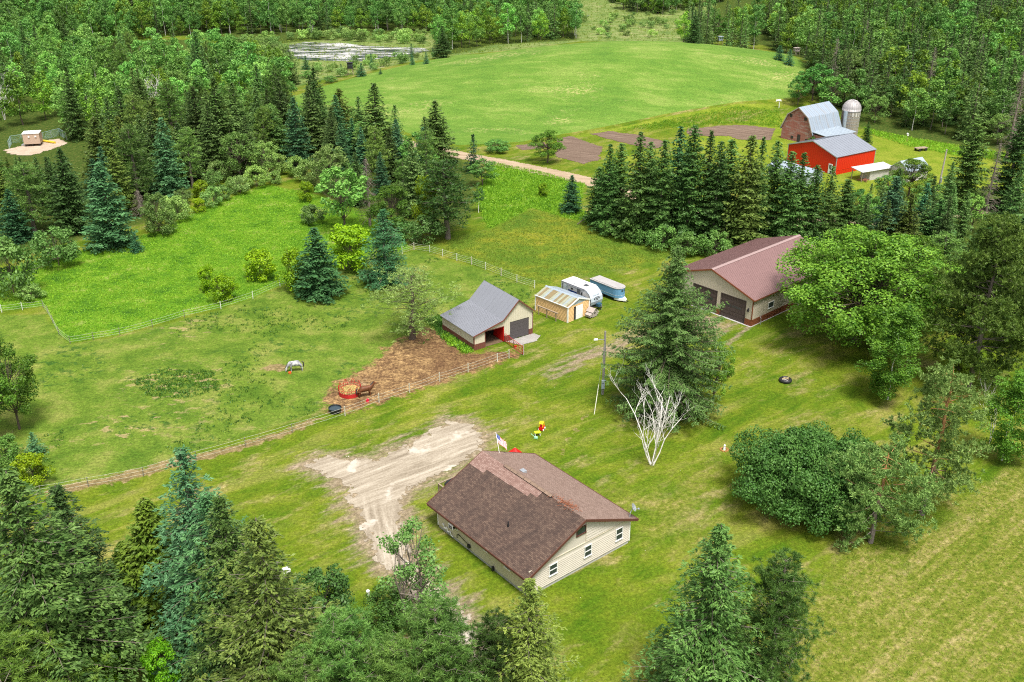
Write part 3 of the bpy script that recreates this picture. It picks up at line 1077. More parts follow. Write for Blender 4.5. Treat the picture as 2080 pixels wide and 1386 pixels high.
F_SPRUCE = foliage('spruce_needles', (0.017, 0.050, 0.010), (0.125, 0.200, 0.058))
F_BLUE = foliage('blue_spruce_needles', (0.014, 0.052, 0.022), (0.082, 0.180, 0.078), 0.2, 0.012)
F_YSPRUCE = foliage('yellow_spruce_needles', (0.034, 0.072, 0.010), (0.200, 0.265, 0.058))  # spruces whose own needle colour is yellow green
F_PINE = foliage('pine_needles', (0.019, 0.058, 0.008), (0.140, 0.220, 0.044))
F_SCOTS = foliage('scots_pine_needles', (0.036, 0.090, 0.016), (0.205, 0.315, 0.085))
F_OAK = foliage('oak_leaves', (0.024, 0.075, 0.006), (0.170, 0.275, 0.028), 0.3)
F_ASPEN = foliage('aspen_leaves', (0.028, 0.095, 0.016), (0.150, 0.280, 0.058), 0.3)
F_WILLOW = foliage('willow_leaves', (0.050, 0.115, 0.020), (0.200, 0.295, 0.080), 0.3)
F_LIME = foliage('lime_leaves', (0.055, 0.130, 0.002), (0.265, 0.360, 0.010), 0.35, 0.015)
F_LILAC = foliage('lilac_leaves', (0.020, 0.070, 0.012), (0.085, 0.175, 0.040), 0.2, 0.01)
F_CEDAR = foliage('cedar_sprays', (0.026, 0.066, 0.005), (0.110, 0.165, 0.020), 0.2, 0.01)
B_GREY = plain('grey_bark', (0.19, 0.16, 0.13), 0.95, 0.35, 2.0, 0, 0.5, (1, 1, 0.3))
B_BROWN = plain('brown_bark', (0.11, 0.085, 0.065), 0.95, 0.35, 2.0, 0, 0.5, (1, 1, 0.3))
B_WHITE = plain('white_bark', (0.72, 0.69, 0.65), 0.85, 0.30, 1.6, 0, 0.3, (1, 1, 2.5))
B_SCOTS = None

def scots_bark():
    t = NT('scots_bark')
    v = t.coord()
    z = t.n('ShaderNodeSeparateXYZ')
    t.l(v, z.inputs[0])
    n = t.noise(v, 1.5, 4, 0.6)
    f = t.step(t.math('ADD', z.outputs['Z'], t.math('MULTIPLY', n, 3.0)), 4.5, 9.0)
    c = t.mix(f, (0.23, 0.19, 0.17), (0.46, 0.235, 0.10))
    c = t.mix(0.4, c, t.ramp(t.noise(v, 6, 3, 0.7), [(0.3, 0.5), (0.7, 1.1)]), 'MULTIPLY')
    t.bsdf(c, 0.9)
    return t.m
B_SCOTS = scots_bark()

PROTO = {}

def proto(key, tb, fol, bark, H, Rr, split=True):
    co = np.concatenate(tb.co).reshape(-1, 3)
    H = float(co[:, 2].max())
    Rr = float(np.percentile(np.hypot(co[:, 0], co[:, 1]), 97))
    PROTO.setdefault(key, []).append((tree_meshes(key, tb, fol, bark, split), H, Rr))

R9P = lambda f: float(np.interp(f, [0, 0.08, 0.22, 0.42, 0.58, 0.68, 0.74, 0.88, 1.0], [0.85, 1.0, 1.05, 1.0, 0.85, 0.62, 0.30, 0.22, 0.02]))
# near trees, fine
for sd in (11, 12, 13):
    proto('near_spruce', spruce(sd, 18, 4.0, 0.04, 0.52, 8, 0.34, 0.20, 0.080, 6.5, 0.22, 0.10, 0.80, None, True, 0.01, 0.5, (0.55, 1.12)), F_SPRUCE, B_GREY, 18, 4.0)
proto('near_blue', spruce(14, 18, 3.4, 0.06, 0.60, 7, 0.34, 0.20, 0.080, 6.5, 0.14, 0.18, 0.72, None, True, 0.01, 0.5, (0.5, 1.15)), F_BLUE, B_GREY, 18, 3.4)
for sd in (15, 16):
    proto('near_yellow', spruce(sd, 18, 4.0, 0.05, 0.56, 7, 0.36, 0.20, 0.082, 6.5, 0.18, 0.14, 0.78, None, True, 0.01, 0.5, (0.5, 1.15)), F_YSPRUCE, B_GREY, 18, 4.0)
for sd in (21, 22):
    proto('near_pine', pine(sd, 15, 3.8, 0.10, 0.75, 6, 11, 44, 0.32, 0.034, True, 0.03, 0.016, None, 0.7, 0.30, 0.8, 0.04), F_PINE, B_GREY, 15, 3.8)
proto('great_spruce', spruce(31, 22, 7.6, 0.02, 0.44, 9, 0.36, 0.24, 0.095, 5.8, 0.36, 0.05, 0.8, R9P, True, 0.01, 0.5, (0.6, 1.1)), F_SPRUCE, B_BROWN, 22, 7.6)
proto('near_scots', pine(41, 16, 5.0, 0.20, 1.25, 4, 18, 22, 0.36, 0.09, True, 0.05, 0.018, lambda f: float(np.interp(f, [0, .25, .5, .8, 1], [.85, 1, .75, .6, .25])), 0.75, 0.02, 0.55, 0.05), F_SCOTS, B_SCOTS, 16, 5.0)
proto('low_scots', pine(42, 10, 5.0, 0.14, 1.0, 4, 17, 22, 0.36, 0.09, True, 0.10, 0.024, lambda f: float(np.interp(f, [0, .3, .7, 1], [.8, 1, .8, .3])), 0.75, 0.02, 0.6, 0.05), F_SCOTS, B_SCOTS, 10, 5.0)
proto('sparse_pine', pine(43, 12, 4.6, 0.22, 1.0, 5, 9, 13, 0.32, 0.07, True, 0.10, 0.028, lambda f: float(np.interp(f, [0, .3, .7, 1], [.6, 1, .9, .3])), 0.7, 0.15), F_SCOTS, B_BROWN, 12, 4.6)
proto('white_pine', pine(44, 24, 7.5, 0.16, 1.35, 5, 22, 20, 0.46, 0.10, True, 0.03, 0.016, lambda f: float(np.interp(f, [0, .25, .6, 1], [.85, 1, .7, .25])), 0.9, 0.06, 0.6, 0.05), F_PINE, B_GREY, 24, 7.5)
proto('oak', broad(51, 16, 9.5, 0.06, 150, 330, 0.27, (0.13, 0.22), 0.75, 0.018, True, 0.30, 1.0), F_OAK, B_BROWN, 16, 9.5)
proto('maple', broad(52, 12, 5.0, 0.12, 55, 190, 0.26, (0.17, 0.27), 0.75, 0.016, True, 0.4), F_OAK, B_BROWN, 12, 5.0)
proto('maple', broad(53, 12, 4.6, 0.10, 50, 190, 0.26, (0.17, 0.28), 0.75, 0.016, True, 0.4), F_OAK, B_BROWN, 12, 4.6)
proto('birch', broad(54, 13, 3.4, 0.02, 90, 190, 0.20, (0.20, 0.32), 0.95, 0.0075, False, 0.15, 1.25, 1), F_OAK, B_WHITE, 13, 3.4)
proto('poplar', broad(55, 11, 3.4, 0.12, 30, 120, 0.22, (0.17, 0.28), 0.8, 0.012, True, 0.35, 1.0, 2, 0.15), F_WILLOW, B_GREY, 11, 3.4)
proto('lilac', broad(56, 5.2, 6.6, 0.0, 210, 400, 0.17, (0.12, 0.20), 0.85, 0.012, False, 0.18, 1.0), F_LILAC, B_BROWN, 5.2, 6.6)
proto('lime_shrub', broad(57, 4.5, 2.4, 0.0, 34, 130, 0.24, (0.22, 0.36), 0.85, 0.012, True, 0.4), F_LIME, B_BROWN, 4.5, 2.4)
proto('dark_shrub', broad(58, 5.5, 3.2, 0.0, 42, 170, 0.22, (0.2, 0.32), 0.85, 0.012, True, 0.5), F_LILAC, B_BROWN, 5.5, 3.2)
for sd in (59, 60):
    proto('shrub', broad(sd, 4.5, 3.0, 0.0, 30, 110, 0.26, (0.22, 0.36), 0.8, 0.012, True, 0.45), F_WILLOW, B_BROWN, 4.5, 3.0)
proto('cedar', spruce(61, 11, 3.0, 0.0, 0.26, 8, 0.16, 0.30, 0.13, 1.3, -0.25, 0.05, 0.6, None, False, 0.01, 1.3), F_CEDAR, B_BROWN, 11, 3.0)
proto('dead_birch', bare_tree(62, 11, 0.32, 6, 3, 0.095), F_OAK, B_WHITE, 11, 4.0)
proto('dead_birch', bare_tree(65, 11, 0.35, 2, 3, 0.12), F_OAK, B_WHITE, 11, 4.0)
proto('dead_spruce', bare_tree(63, 15, 0.3, 1, 1, 0.1, 0, True), F_OAK, B_GREY, 15, 2.4)
# middle distance
for sd in (71, 72, 73):
    proto('spruce', spruce(sd, 17, 3.8, 0.05, 0.60, 7, 0.36, 0.48, 0.20, 1.9, 0.22, 0.07, 0.80, None, False, 0.01, 0.5, (0.65, 1.1)), F_SPRUCE, B_GREY, 17, 3.3)
proto('blue_spruce', spruce(74, 17, 3.6, 0.02, 0.58, 7, 0.34, 0.46, 0.19, 1.9, 0.2, 0.06, 0.80, None, False, 0.01, 0.5, (0.68, 1.1)), F_BLUE, B_GREY, 17, 3.5)
proto('yellow_spruce', spruce(75, 17, 3.8, 0.05, 0.60, 7, 0.36, 0.48, 0.20, 1.9, 0.2, 0.07, 0.76, None, False, 0.01, 0.5, (0.65, 1.12)), F_YSPRUCE, B_GREY, 17, 3.3)
for sd in (76, 77):
    proto('tall_spruce', spruce(sd, 19, 3.8, 0.05, 0.58, 7, 0.34, 0.48, 0.20, 2.0, 0.22, 0.08, 0.55, None, False, 0.01, 0.5, (0.6, 1.12)), F_SPRUCE, B_GREY, 19, 3.0)
proto('small_spruce', spruce(78, 6, 2.1, 0.0, 0.36, 7, 0.22, 0.34, 0.16, 0.9, 0.12, 0.04, 0.9, None, False), F_BLUE, B_GREY, 6, 2.1)
for sd in (81, 82):
    proto('pine', pine(sd, 17, 3.9, 0.22, 0.9, 5, 9, 9, 0.52, 0.11), F_PINE, B_GREY, 17, 3.9)
for sd in (83, 84, 85):
    proto('aspen', broad(sd, 16, 3.4, 0.24, 30, 64, 0.44, (0.24, 0.38), 0.85, 0.010, False, 0.3), F_ASPEN, B_WHITE, 16, 3.2)
for sd in (86, 87):
    proto('leafy_tree', broad(sd, 13, 4.4, 0.10, 34, 90, 0.40, (0.2, 0.32), 0.8, 0.014, True, 0.4), F_ASPEN, B_BROWN, 13, 4.4)
proto('willow', broad(88, 11, 4.6, 0.06, 34, 110, 0.34, (0.2, 0.32), 0.8, 0.014, True, 0.4), F_WILLOW, B_BROWN, 11, 4.6)
# far woods: one mesh per tree
FARP = []
for sd in (91, 92):
    proto('far_spruce', spruce(sd, 17, 3.4, 0.04, 0.75, 6, 0.45, 0.66, 0.26, 0.75, 0.2, 0.1, 0.85, None, False), F_SPRUCE, B_GREY, 17, 3.4, False)
for sd in (93, 94, 95):
    proto('far_aspen', broad(sd, 16, 3.9, 0.14, 28, 64, 0.52, (0.26, 0.42), 0.85, 0.008, False, 0.3), F_ASPEN, B_WHITE if sd == 93 else B_GREY, 16, 3.6, False)
proto('far_leafy', broad(96, 13, 4.6, 0.05, 28, 70, 0.52, (0.24, 0.38), 0.8, 0.013, False, 0.35), F_OAK, B_BROWN, 13, 4.6, False)
proto('far_shrub', broad(97, 4, 3.0, 0.0, 16, 60, 0.36, (0.26, 0.42), 0.8, 0.013, False, 0.35), F_WILLOW, B_BROWN, 4, 3.0, False)

NAMES = {'near_spruce': 'spruce_tree', 'near_blue': 'blue_spruce_tree', 'near_yellow': 'spruce_tree', 'near_pine': 'pine_tree', 'great_spruce': 'spruce_tree', 'near_scots': 'pine_tree',
         'low_scots': 'pine_tree', 'sparse_pine': 'pine_tree', 'white_pine': 'pine_tree', 'oak': 'oak_tree', 'maple': 'leafy_tree', 'birch': 'birch_tree', 'poplar': 'poplar_tree',
         'lilac': 'lilac_bush', 'lime_shrub': 'leafy_shrub', 'dark_shrub': 'leafy_shrub', 'shrub': 'willow_shrub', 'cedar': 'cedar_tree', 'dead_birch': 'dead_birch_tree',
         'dead_spruce': 'dead_spruce_tree', 'spruce': 'spruce_tree', 'blue_spruce': 'blue_spruce_tree', 'yellow_spruce': 'spruce_tree', 'tall_spruce': 'spruce_tree',
         'small_spruce': 'young_spruce_tree', 'pine': 'pine_tree', 'aspen': 'aspen_tree', 'leafy_tree': 'leafy_tree', 'willow': 'willow_tree', 'far_spruce': 'spruce_tree',
         'far_aspen': 'aspen_tree', 'far_leafy': 'leafy_tree', 'far_shrub': 'willow_shrub'}
TR = np.random.RandomState(5)
PLACED = []

def put_tree(key, b, H, width, label, group=None, tint=None, k=None, rz=None):
    ps = PROTO[key]
    meshes, H0, R0 = ps[TR.randint(len(ps)) if k is None else k % len(ps)]
    sz = H / H0
    sx = sz if width is None else width / 2 / R0
    shrub = 'shrub' in key or key == 'lilac'
    cat = 'bush' if shrub else 'tree'
    rz = TR.uniform(0, 6.28) if rz is None else rz
    if len(meshes) == 1:
        root = bpy.data.objects.new(NAMES[key], meshes[0])
        COL.objects.link(root)
        root.location = b
        root.rotation_euler = (0, 0, rz)
        root.scale = (sx, sx, sz)
        tag(root, label, cat, group)
        root.color = (*(tint or (1, 1, 1)), 1)
        return root
    root = thing(NAMES[key], label, cat, b, rz, group)
    for nm, me in zip(('trunk', 'crown'), meshes):
        if me is None:
            continue
        o = bpy.data.objects.new(nm, me)
        COL.objects.link(o)
        o.parent = root
        o.scale = (sx, sx, sz)
        if tint:
            o.color = (*tint, 1)
    PLACED.append((b[0], b[1], sx * R0))
    return root

def tree(key, bx, by, top, wpx, label, group=None, tint=None, k=None, rz=None):
    """a tree whose foot is at ground pixel (bx,by), whose top reaches row top and which is wpx pixels wide"""
    b = P(bx, by)
    return put_tree(key, b, rise(b, top), None if wpx is None else wpx * 0.92 * mpp(b), label, group, tint, k, rz)
# ------------------------------------------------------------------ materials of buildings
M_GLASS = plain('window_glass', (0.035, 0.045, 0.05), 0.08, 0.3, 1.0, 0, 0, (1, 1, 1), 0.6)
M_WHITE = plain('white_paint', (0.78, 0.78, 0.76), 0.5, 0.06)
M_DARKTRIM = plain('dark_brown_trim', (0.105, 0.042, 0.030), 0.6, 0.15)
M_SIDING = plain('cream_siding', (0.56, 0.51, 0.44), 0.6, 0.04, 0.7)
M_SIDING2 = plain('beige_siding', (0.56, 0.50, 0.39), 0.65, 0.06, 0.7)
M_CONCRETE = plain('foundation_concrete', (0.42, 0.41, 0.39), 0.9, 0.15)
M_SHINGLE_D = shingle('old_shingles', [(0.078, 0.051, 0.041), (0.110, 0.072, 0.056), (0.155, 0.105, 0.078)], 0.62, 0.55)
M_SHINGLE_L = shingle('new_shingles', [(0.195, 0.132, 0.107), (0.240, 0.165, 0.134), (0.29, 0.205, 0.170)], 0.06, 0.35)
M_SHINGLE_P = shingle('patch_shingles', [(0.20, 0.118, 0.097), (0.255, 0.16, 0.132), (0.31, 0.21, 0.178)], 0.0, 0.35)
M_CAP = plain('ridge_cap', (0.21, 0.145, 0.105), 0.9, 0.3, 2)
M_BLACK = plain('black_plastic', (0.02, 0.02, 0.022), 0.5, 0.2)
M_STEEL = plain('galvanised_steel', (0.42, 0.45, 0.48), 0.4, 0.15, 2, 0.5)
M_GREYMET = plain('grey_metal_roof', (0.235, 0.245, 0.275), 0.42, 0.05, 0.4, 0.2)
M_MAROON = plain('maroon_metal_roof', (0.235, 0.142, 0.136), 0.38, 0.06, 0.3, 0.1)
M_MAROONCAP = plain('maroon_ridge_cap', (0.32, 0.225, 0.215), 0.4, 0.05, 0.3, 0.1)
M_BARNWALL = plain('cream_steel_wall', (0.58, 0.54, 0.42), 0.5, 0.05, 0.6)
M_SHOPWALL = plain('tan_steel_wall', (0.50, 0.445, 0.36), 0.5, 0.05, 0.6)
M_WAINS = plain('brown_wainscot', (0.165, 0.062, 0.045), 0.55, 0.12)
M_WAINS2 = plain('rust_wainscot', (0.20, 0.065, 0.030), 0.55, 0.12)
M_DOORDK = plain('dark_brown_door', (0.080, 0.058, 0.055), 0.6, 0.12, 2)
M_DOORGR = plain('dark_grey_door', (0.085, 0.075, 0.078), 0.6, 0.12, 2)
M_RED = plain('red_paint', (0.55, 0.012, 0.008), 0.5, 0.08, 0.5)
M_GATERED = plain('gate_red', (0.42, 0.022, 0.022), 0.5, 0.2, 2)
M_WOOD = plain('weathered_wood', (0.27, 0.21, 0.15), 0.9, 0.3, 3, 0, 0.4, (1, 1, 0.3))
M_GREYWOOD = plain('grey_wood', (0.36, 0.31, 0.28), 0.9, 0.25, 3)
M_TANWALL = plain('orange_tan_siding', (0.66, 0.43, 0.20), 0.55, 0.10, 0.8)
M_REDWALL = plain('bright_red_steel', (0.60, 0.028, 0.008), 0.45, 0.06, 0.4)
M_LIGHTROOF = plain('pale_blue_steel_roof', (0.34, 0.40, 0.46), 0.4, 0.10, 0.5, 0.2)
M_GREYROOF2 = plain('blue_grey_steel_roof', (0.24, 0.26, 0.30), 0.4, 0.06, 0.5, 0.2)
M_WHITEWASH = plain('whitewashed_boards', (0.50, 0.48, 0.45), 0.85, 0.30, 1.5, 0, 0.3, (1, 1, 4))
M_DIRTFLOOR = plain('dirt_floor', (0.13, 0.085, 0.05), 0.95, 0.3, 2)
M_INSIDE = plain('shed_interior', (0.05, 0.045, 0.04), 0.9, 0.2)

def slab(mb, a, b, c, d, th, mi=0, uvs=None):
    """a roof plane a-b (eave) c-d (ridge, above b then a) with thickness"""
    a, b, c, d = map(Vector, (a, b, c, d))
    n = (b - a).cross(d - a).normalized()
    if n.z < 0:
        n = -n
    lo = [p - n * th for p in (a, b, c, d)]
    W, Hh = (b - a).length, (d - a).length
    uv = [(0, 0), (W, 0), (W, Hh), (0, Hh)] if uvs is None else uvs
    mb.face([a, b, c, d], mi, uv)
    mb.face([lo[3], lo[2], lo[1], lo[0]], mi)
    for i in range(4):
        j = (i + 1) % 4
        mb.face([(a, b, c, d)[i], lo[i], lo[j], (a, b, c, d)[j]], mi)
    return n

def ribs(mb, a, b, c, d, step, w=0.05, h=0.04, mi=0):
    """raised seams running from eave a-b to ridge d-c"""
    a, b, c, d = map(Vector, (a, b, c, d))
    n = (b - a).cross(d - a).normalized()
    if n.z < 0:
        n = -n
    e = (b - a).normalized()
    m = max(2, int((b - a).length / step))
    for i in range(m + 1):
        f = min(max(i / m, 0.004), 0.996)
        p, q = a.lerp(b, f), d.lerp(c, f)
        p0, p1, q0, q1 = p - e * w / 2, p + e * w / 2, q - e * w / 2, q + e * w / 2
        u = n * h
        mb.face([p0 + u, p1 + u, q1 + u, q0 + u], mi)
        mb.face([p0, p0 + u, q0 + u, q0], mi)
        mb.face([p1 + u, p1, q1, q1 + u], mi)
        mb.face([p0, p1, p1 + u, p0 + u], mi)

def wall_ribs_y(mb, x0, x1, y, zfun0, zfun1, step, mi=0, d=0.03, w=0.05):
    x = x0 + step / 2
    while x < x1 - 0.02:
        a, b = zfun0(x), zfun1(x)
        if b - a > 0.1:
            mb.box(x - w / 2, x + w / 2, y - d, y + 0.01, a, b, mi)
        x += step

def wall_ribs_x(mb, y0, y1, x, z0, z1, step, sgn=-1, mi=0, d=0.03, w=0.05):
    y = y0 + step / 2
    while y < y1 - 0.02:
        if sgn < 0:
            mb.box(x - d, x + 0.01, y - w / 2, y + w / 2, z0, z1, mi)
        else:
            mb.box(x - 0.01, x + d, y - w / 2, y + w / 2, z0, z1, mi)
        y += step

# ------------------------------------------------------------------ the house in front
HA = 39.3
house = thing('house', 'cream house with brown shingled gable roof beside the gravel turnaround', 'house', (1.50, 72.03, 0), R(HA))
HW, HD, HR, HZ = 13.1, 14.2, 6.6, 6.0
fm = MB()
fm.box(0.04, HW - 0.04, 0.04, HD - 0.04, -0.3, 0.36)
fm.build('foundation', M_CONCRETE, house)
gw = MB()
gw.prism([(0, 0.30), (HW, 0.30), (HW, 2.92), (HR, 5.80), (0, 2.66)], 0.0, 0.15)
x = 0.42
while x < 2.42:                                       # lap siding courses below the eave line
    gw.face([(-0.01, -0.055, x), (HW + 0.01, -0.055, x), (HW + 0.01, -0.004, x + 0.212), (-0.01, -0.004, x + 0.212)])
    gw.face([(-0.01, 0, x), (HW + 0.01, 0, x), (HW + 0.01, -0.055, x), (-0.01, -0.055, x)])
    x += 0.215
gw.build('wall', M_SIDING, house)
g2 = MB()
x = 3.10
def hz_(zz, right=True):
    return HR + (5.80 - zz) / (5.80 - 2.92) * (HW - HR)
while x < 5.5:
    x1 = hz_(x + 0.30) - 0.12
    if x1 > 7.2:
        g2.face([(7.15, -0.055, x), (x1, -0.055, x), (x1, -0.006, x + 0.29), (7.15, -0.006, x + 0.29)])
        g2.face([(7.15, 0, x), (x1, 0, x), (x1, -0.055, x), (7.15, -0.055, x)])
    x += 0.30
g2.build('gable_siding', M_SIDING, house, label='wide lap siding on the right half of the gable')
gb = MB()
gb.box(0.0, HW, -0.05, 0.0, 2.905, 3.0)
gb.box(7.08, 7.15, -0.045, 0.0, 3.0, 5.3)
gb.build('trim_board', M_SIDING2, house)
nw = MB()
nw.box(0, 0.15, 0.15, HD, 0.30, 2.66)
nw.build('wall', M_SIDING2, house)
ow = MB()
ow.box(HW - 0.15, HW, 0.15, HD, 0.30, 2.9)
ow.build('wall', M_SIDING, house)
fw = MB()
fw.prism([(0.15, 0.30), (HW - 0.15, 0.30), (HW - 0.15, 2.9), (HR, 5.75), (0.15, 2.66)], HD - 0.15, HD - 0.002)
fw.build('wall', M_SIDING, house)
ct = MB()
for cx, cyy in ((0, 0), (HW, 0), (0, HD)):
    ct = MB()
    ct.box(cx - 0.06, cx + 0.06, cyy - 0.05, cyy + 0.07, 0.30, 2.56)
    ct.build('corner_trim', M_WHITE, house)
Y0, Y1 = -0.42, 15.25
ZL = 2.58
ZRr = 2.86
near_a, near_b, near_c, near_d = (-0.55, Y1, ZL), (-0.55, Y0, ZL), (HR, Y0, HZ), (HR, Y1, HZ)
rf = MB()
slab(rf, near_a, near_b, near_c, near_d, 0.16)
rf.build('roof', M_SHINGLE_D, house, label='dark weathered brown shingle slope')
rf = MB()
slab(rf, (13.75, Y0, ZRr), (13.75, Y1, ZRr), (HR, Y1, HZ), (HR, Y0, HZ), 0.16)
rf.build('roof', M_SHINGLE_L, house, label='lighter reddish brown shingle slope')
# patch of newer shingles below the ridge, stepped lower edge
sl_n = Vector((-(HZ - ZL), 0, HR + 0.55)).normalized()
def on_near(y, down, lift=0.018):
    d = Vector((-(HR + 0.55), 0, -(HZ - ZL))).normalized()
    p = Vector((HR, y, HZ)) + d * down + sl_n * lift
    return p
pt = MB()
for y0, y1, dn in ((12.9, Y1, 1.95), (9.2, 12.9, 1.45), (6.6, 9.2, 1.35), (5.6, 6.6, 0.9)):
    q = [on_near(y1, dn), on_near(y0, dn), on_near(y0, 0.0), on_near(y1, 0.0)]
    pt.face(q, 0, [(y1, 0), (y0, 0), (y0, dn), (y1, dn)])
pt.build('roof_patch', M_SHINGLE_P, house, label='strip of newer pinkish shingles below the ridge')
fa = MB()
fa.bar((-0.60, Y0, ZL - 0.10), (-0.60, Y1, ZL - 0.10), 0.07, 0.22)
fa.bar((13.80, Y0, ZRr - 0.10), (13.80, Y1, ZRr - 0.10), 0.07, 0.22)
for yy in (Y0 - 0.04, Y1 + 0.04):
    fa.bar((-0.60, yy, ZL - 0.12), (HR, yy, HZ - 0.12), 0.07, 0.26)
    fa.bar((13.80, yy, ZRr - 0.12), (HR, yy, HZ - 0.12), 0.07, 0.26)
fa.build('fascia', M_DARKTRIM, house)
so = MB()
so.box(-0.5, -0.06, Y0 + 0.1, HD, ZL - 0.20, ZL - 0.15)
so.build('soffit', M_SIDING2, house)
rv = MB()
rv.prism([(HR - 0.16, HZ - 0.07), (HR + 0.16, HZ - 0.07), (HR + 0.16, HZ + 0.07), (HR, HZ + 0.13), (HR - 0.16, HZ + 0.07)], 4.3, 11.6)
rv.build('ridge_vent', M_BLACK, house)
for i in range(7):
    cp = MB()
    y0 = 4.34 + i * 1.035
    cp.prism([(HR - 0.20, HZ + 0.055), (HR, HZ + 0.145), (HR + 0.24, HZ + 0.055), (HR, HZ + 0.175)], y0, y0 + 0.99)
    cp.build('ridge_cap', M_CAP, house)
vp = MB()
vpos = on_near(5.6, 4.9, 0)
vp.tube([vpos - Vector((0, 0, 0.1)), vpos + Vector((0, 0, 0.42))], [0.13, 0.06], 10)
vp.tube([vpos + Vector((0, 0, 0.1)), vpos + Vector((0, 0, 0.55))], 0.06, 10)
vp.build('vent_pipe', M_BLACK, house)
v2 = MB()
rd = Vector((13.75 - HR, 0, ZRr - HZ)).normalized()
q = Vector((HR, 10.2, HZ)) + rd * 1.5
v2.bar(q + Vector((-0.1, -0.3, 0.10)), q + Vector((-0.1, 0.3, 0.10)), 0.5, 0.26)
v2.build('roof_vent', M_STEEL, house)
for a0, a1, z0, z1 in ((2.45, 3.45, 1.25, 2.5), (6.9, 7.85, 1.2, 2.5), (11.1, 12.05, 1.15, 2.55)):
    add_window(house, 'y', a0, a1, z0, z1, -0.056, M_WHITE, M_GLASS)
wo = add_window(house, 'y', 5.85, 7.06, 4.15, 5.02, -0.006, M_DARKTRIM, M_GLASS, bars=0)
for a0, a1, z0, z1 in ((2.6, 3.45, 1.5, 2.3), (6.0, 6.65, 1.6, 2.3), (10.8, 11.9, 1.45, 2.35)):
    add_window(house, 'x', a0, a1, z0, z1, 0.0, M_WHITE, M_GLASS)
ac = MB()
ac.box(-0.55, -0.02, 11.0, 11.7, 1.62, 2.08)
aco = ac.build('air_conditioner', M_WHITE, house)
gr = MB()
for i in range(6):
    gr.box(-0.565, -0.552, 11.06, 11.64, 1.67 + i * 0.065, 1.70 + i * 0.065)
for yy in (10.985, 11.702):
    gr.box(-0.5, -0.08, yy, yy + 0.012, 1.70, 2.0)
gr.build('grille', M_BLACK, aco)
up = MB()
up.tube([(-0.08, 10.9, 0.55), (-0.10, 10.9, 0.95), (-0.12, 10.6, 1.15), (-0.12, 9.4, 0.92), (-0.12, 9.0, 0.85)], 0.04, 6)
up.box(-0.24, -0.02, 8.75, 9.05, 0.55, 0.90)
up.tube([(-0.12, 8.9, 0.55), (-0.12, 8.9, 0.0)], 0.025, 6)
up.build('gas_pipe', M_BLACK, house)
uw = MB()
for yy, zz in ((13.1, 0.75), (12.5, 0.62), (11.9, 0.45)):
    uw.tube([(-0.03, yy + 0.3, zz + 0.15), (-0.12, yy, zz + 0.12), (-0.12, yy - 0.05, zz - 0.1), (-0.10, yy - 0.35, zz - 0.12)], 0.06, 6)
uw.build('white_drain_pipe', M_WHITE, house)
em = MB()
em.box(-0.02, 0.5, HD + 0.002, HD + 0.18, 1.3, 2.1)
em.build('electric_meter', M_STEEL, house)
hyd = MB()
hyd.box(-0.22, -0.02, 5.0, 5.2, 0.1, 0.55)
hyd.build('gas_meter', M_BLACK, house)
# deck along the far wall
dk = thing('deck', 'wooden deck with railing along the far wall of the cream house', 'deck', (house.location.x, house.location.y, 0), R(HA))
KX0, KX1, KY = 2.9, 9.6, 18.35
for i in range(20):
    b = MB()
    b.box(KX0, KX1, HD + 0.2 + i * 0.2, HD + 0.38 + i * 0.2, 0.85, 0.90)
    b.build('deck_board', M_WOOD, dk)
for xx in (KX0, 5.1, 7.3, KX1 - 0.1):
    b = MB()
    b.box(xx, xx + 0.1, KY - 0.1, KY, 0, 1.9)
    b.build('post', M_WOOD, dk)
for yy in (HD + 0.25, 16.3):
    b = MB()
    b.box(KX0, KX0 + 0.1, yy, yy + 0.1, 0, 1.9)
    b.build('post', M_WOOD, dk)
for q in ((KX0 - 0.02, KX1, KY - 0.12, KY + 0.02), (KX0 - 0.02, KX0 + 0.12, HD + 0.25, KY - 0.12)):
    b = MB()
    b.box(q[0], q[1], q[2], q[3], 1.9, 1.96)
    b.build('handrail', M_WOOD, dk)
for i in range(19):
    b = MB()
    b.box(KX0 + 0.03, KX0 + 0.07, HD + 0.45 + i * 0.19, HD + 0.49 + i * 0.19, 0.9, 1.9)
    b.build('baluster', M_WOOD, dk)
for i in range(30):
    b = MB()
    b.box(KX0 + 0.2 + i * 0.21, KX0 + 0.24 + i * 0.21, KY - 0.07, KY - 0.03, 0.9, 1.9)
    b.build('baluster', M_WOOD, dk)
gl = thing('covered_grill', 'black covered grill standing on the wooden deck', 'grill', (house.location.x, house.location.y, 0), R(HA))
b = MB()
b.prism([(3.5, 0.92), (5.5, 0.92), (5.5, 1.85), (5.2, 2.08), (3.8, 2.08), (3.5, 1.85)], 16.6, 18.0)
b.build('cover', M_BLACK, gl)
for xx in (3.65, 5.25):
    for yy in (16.7, 17.8):
        b = MB()
        b.box(xx, xx + 0.08, yy, yy + 0.08, 0.90, 0.93)
        b.build('leg', M_BLACK, gl)
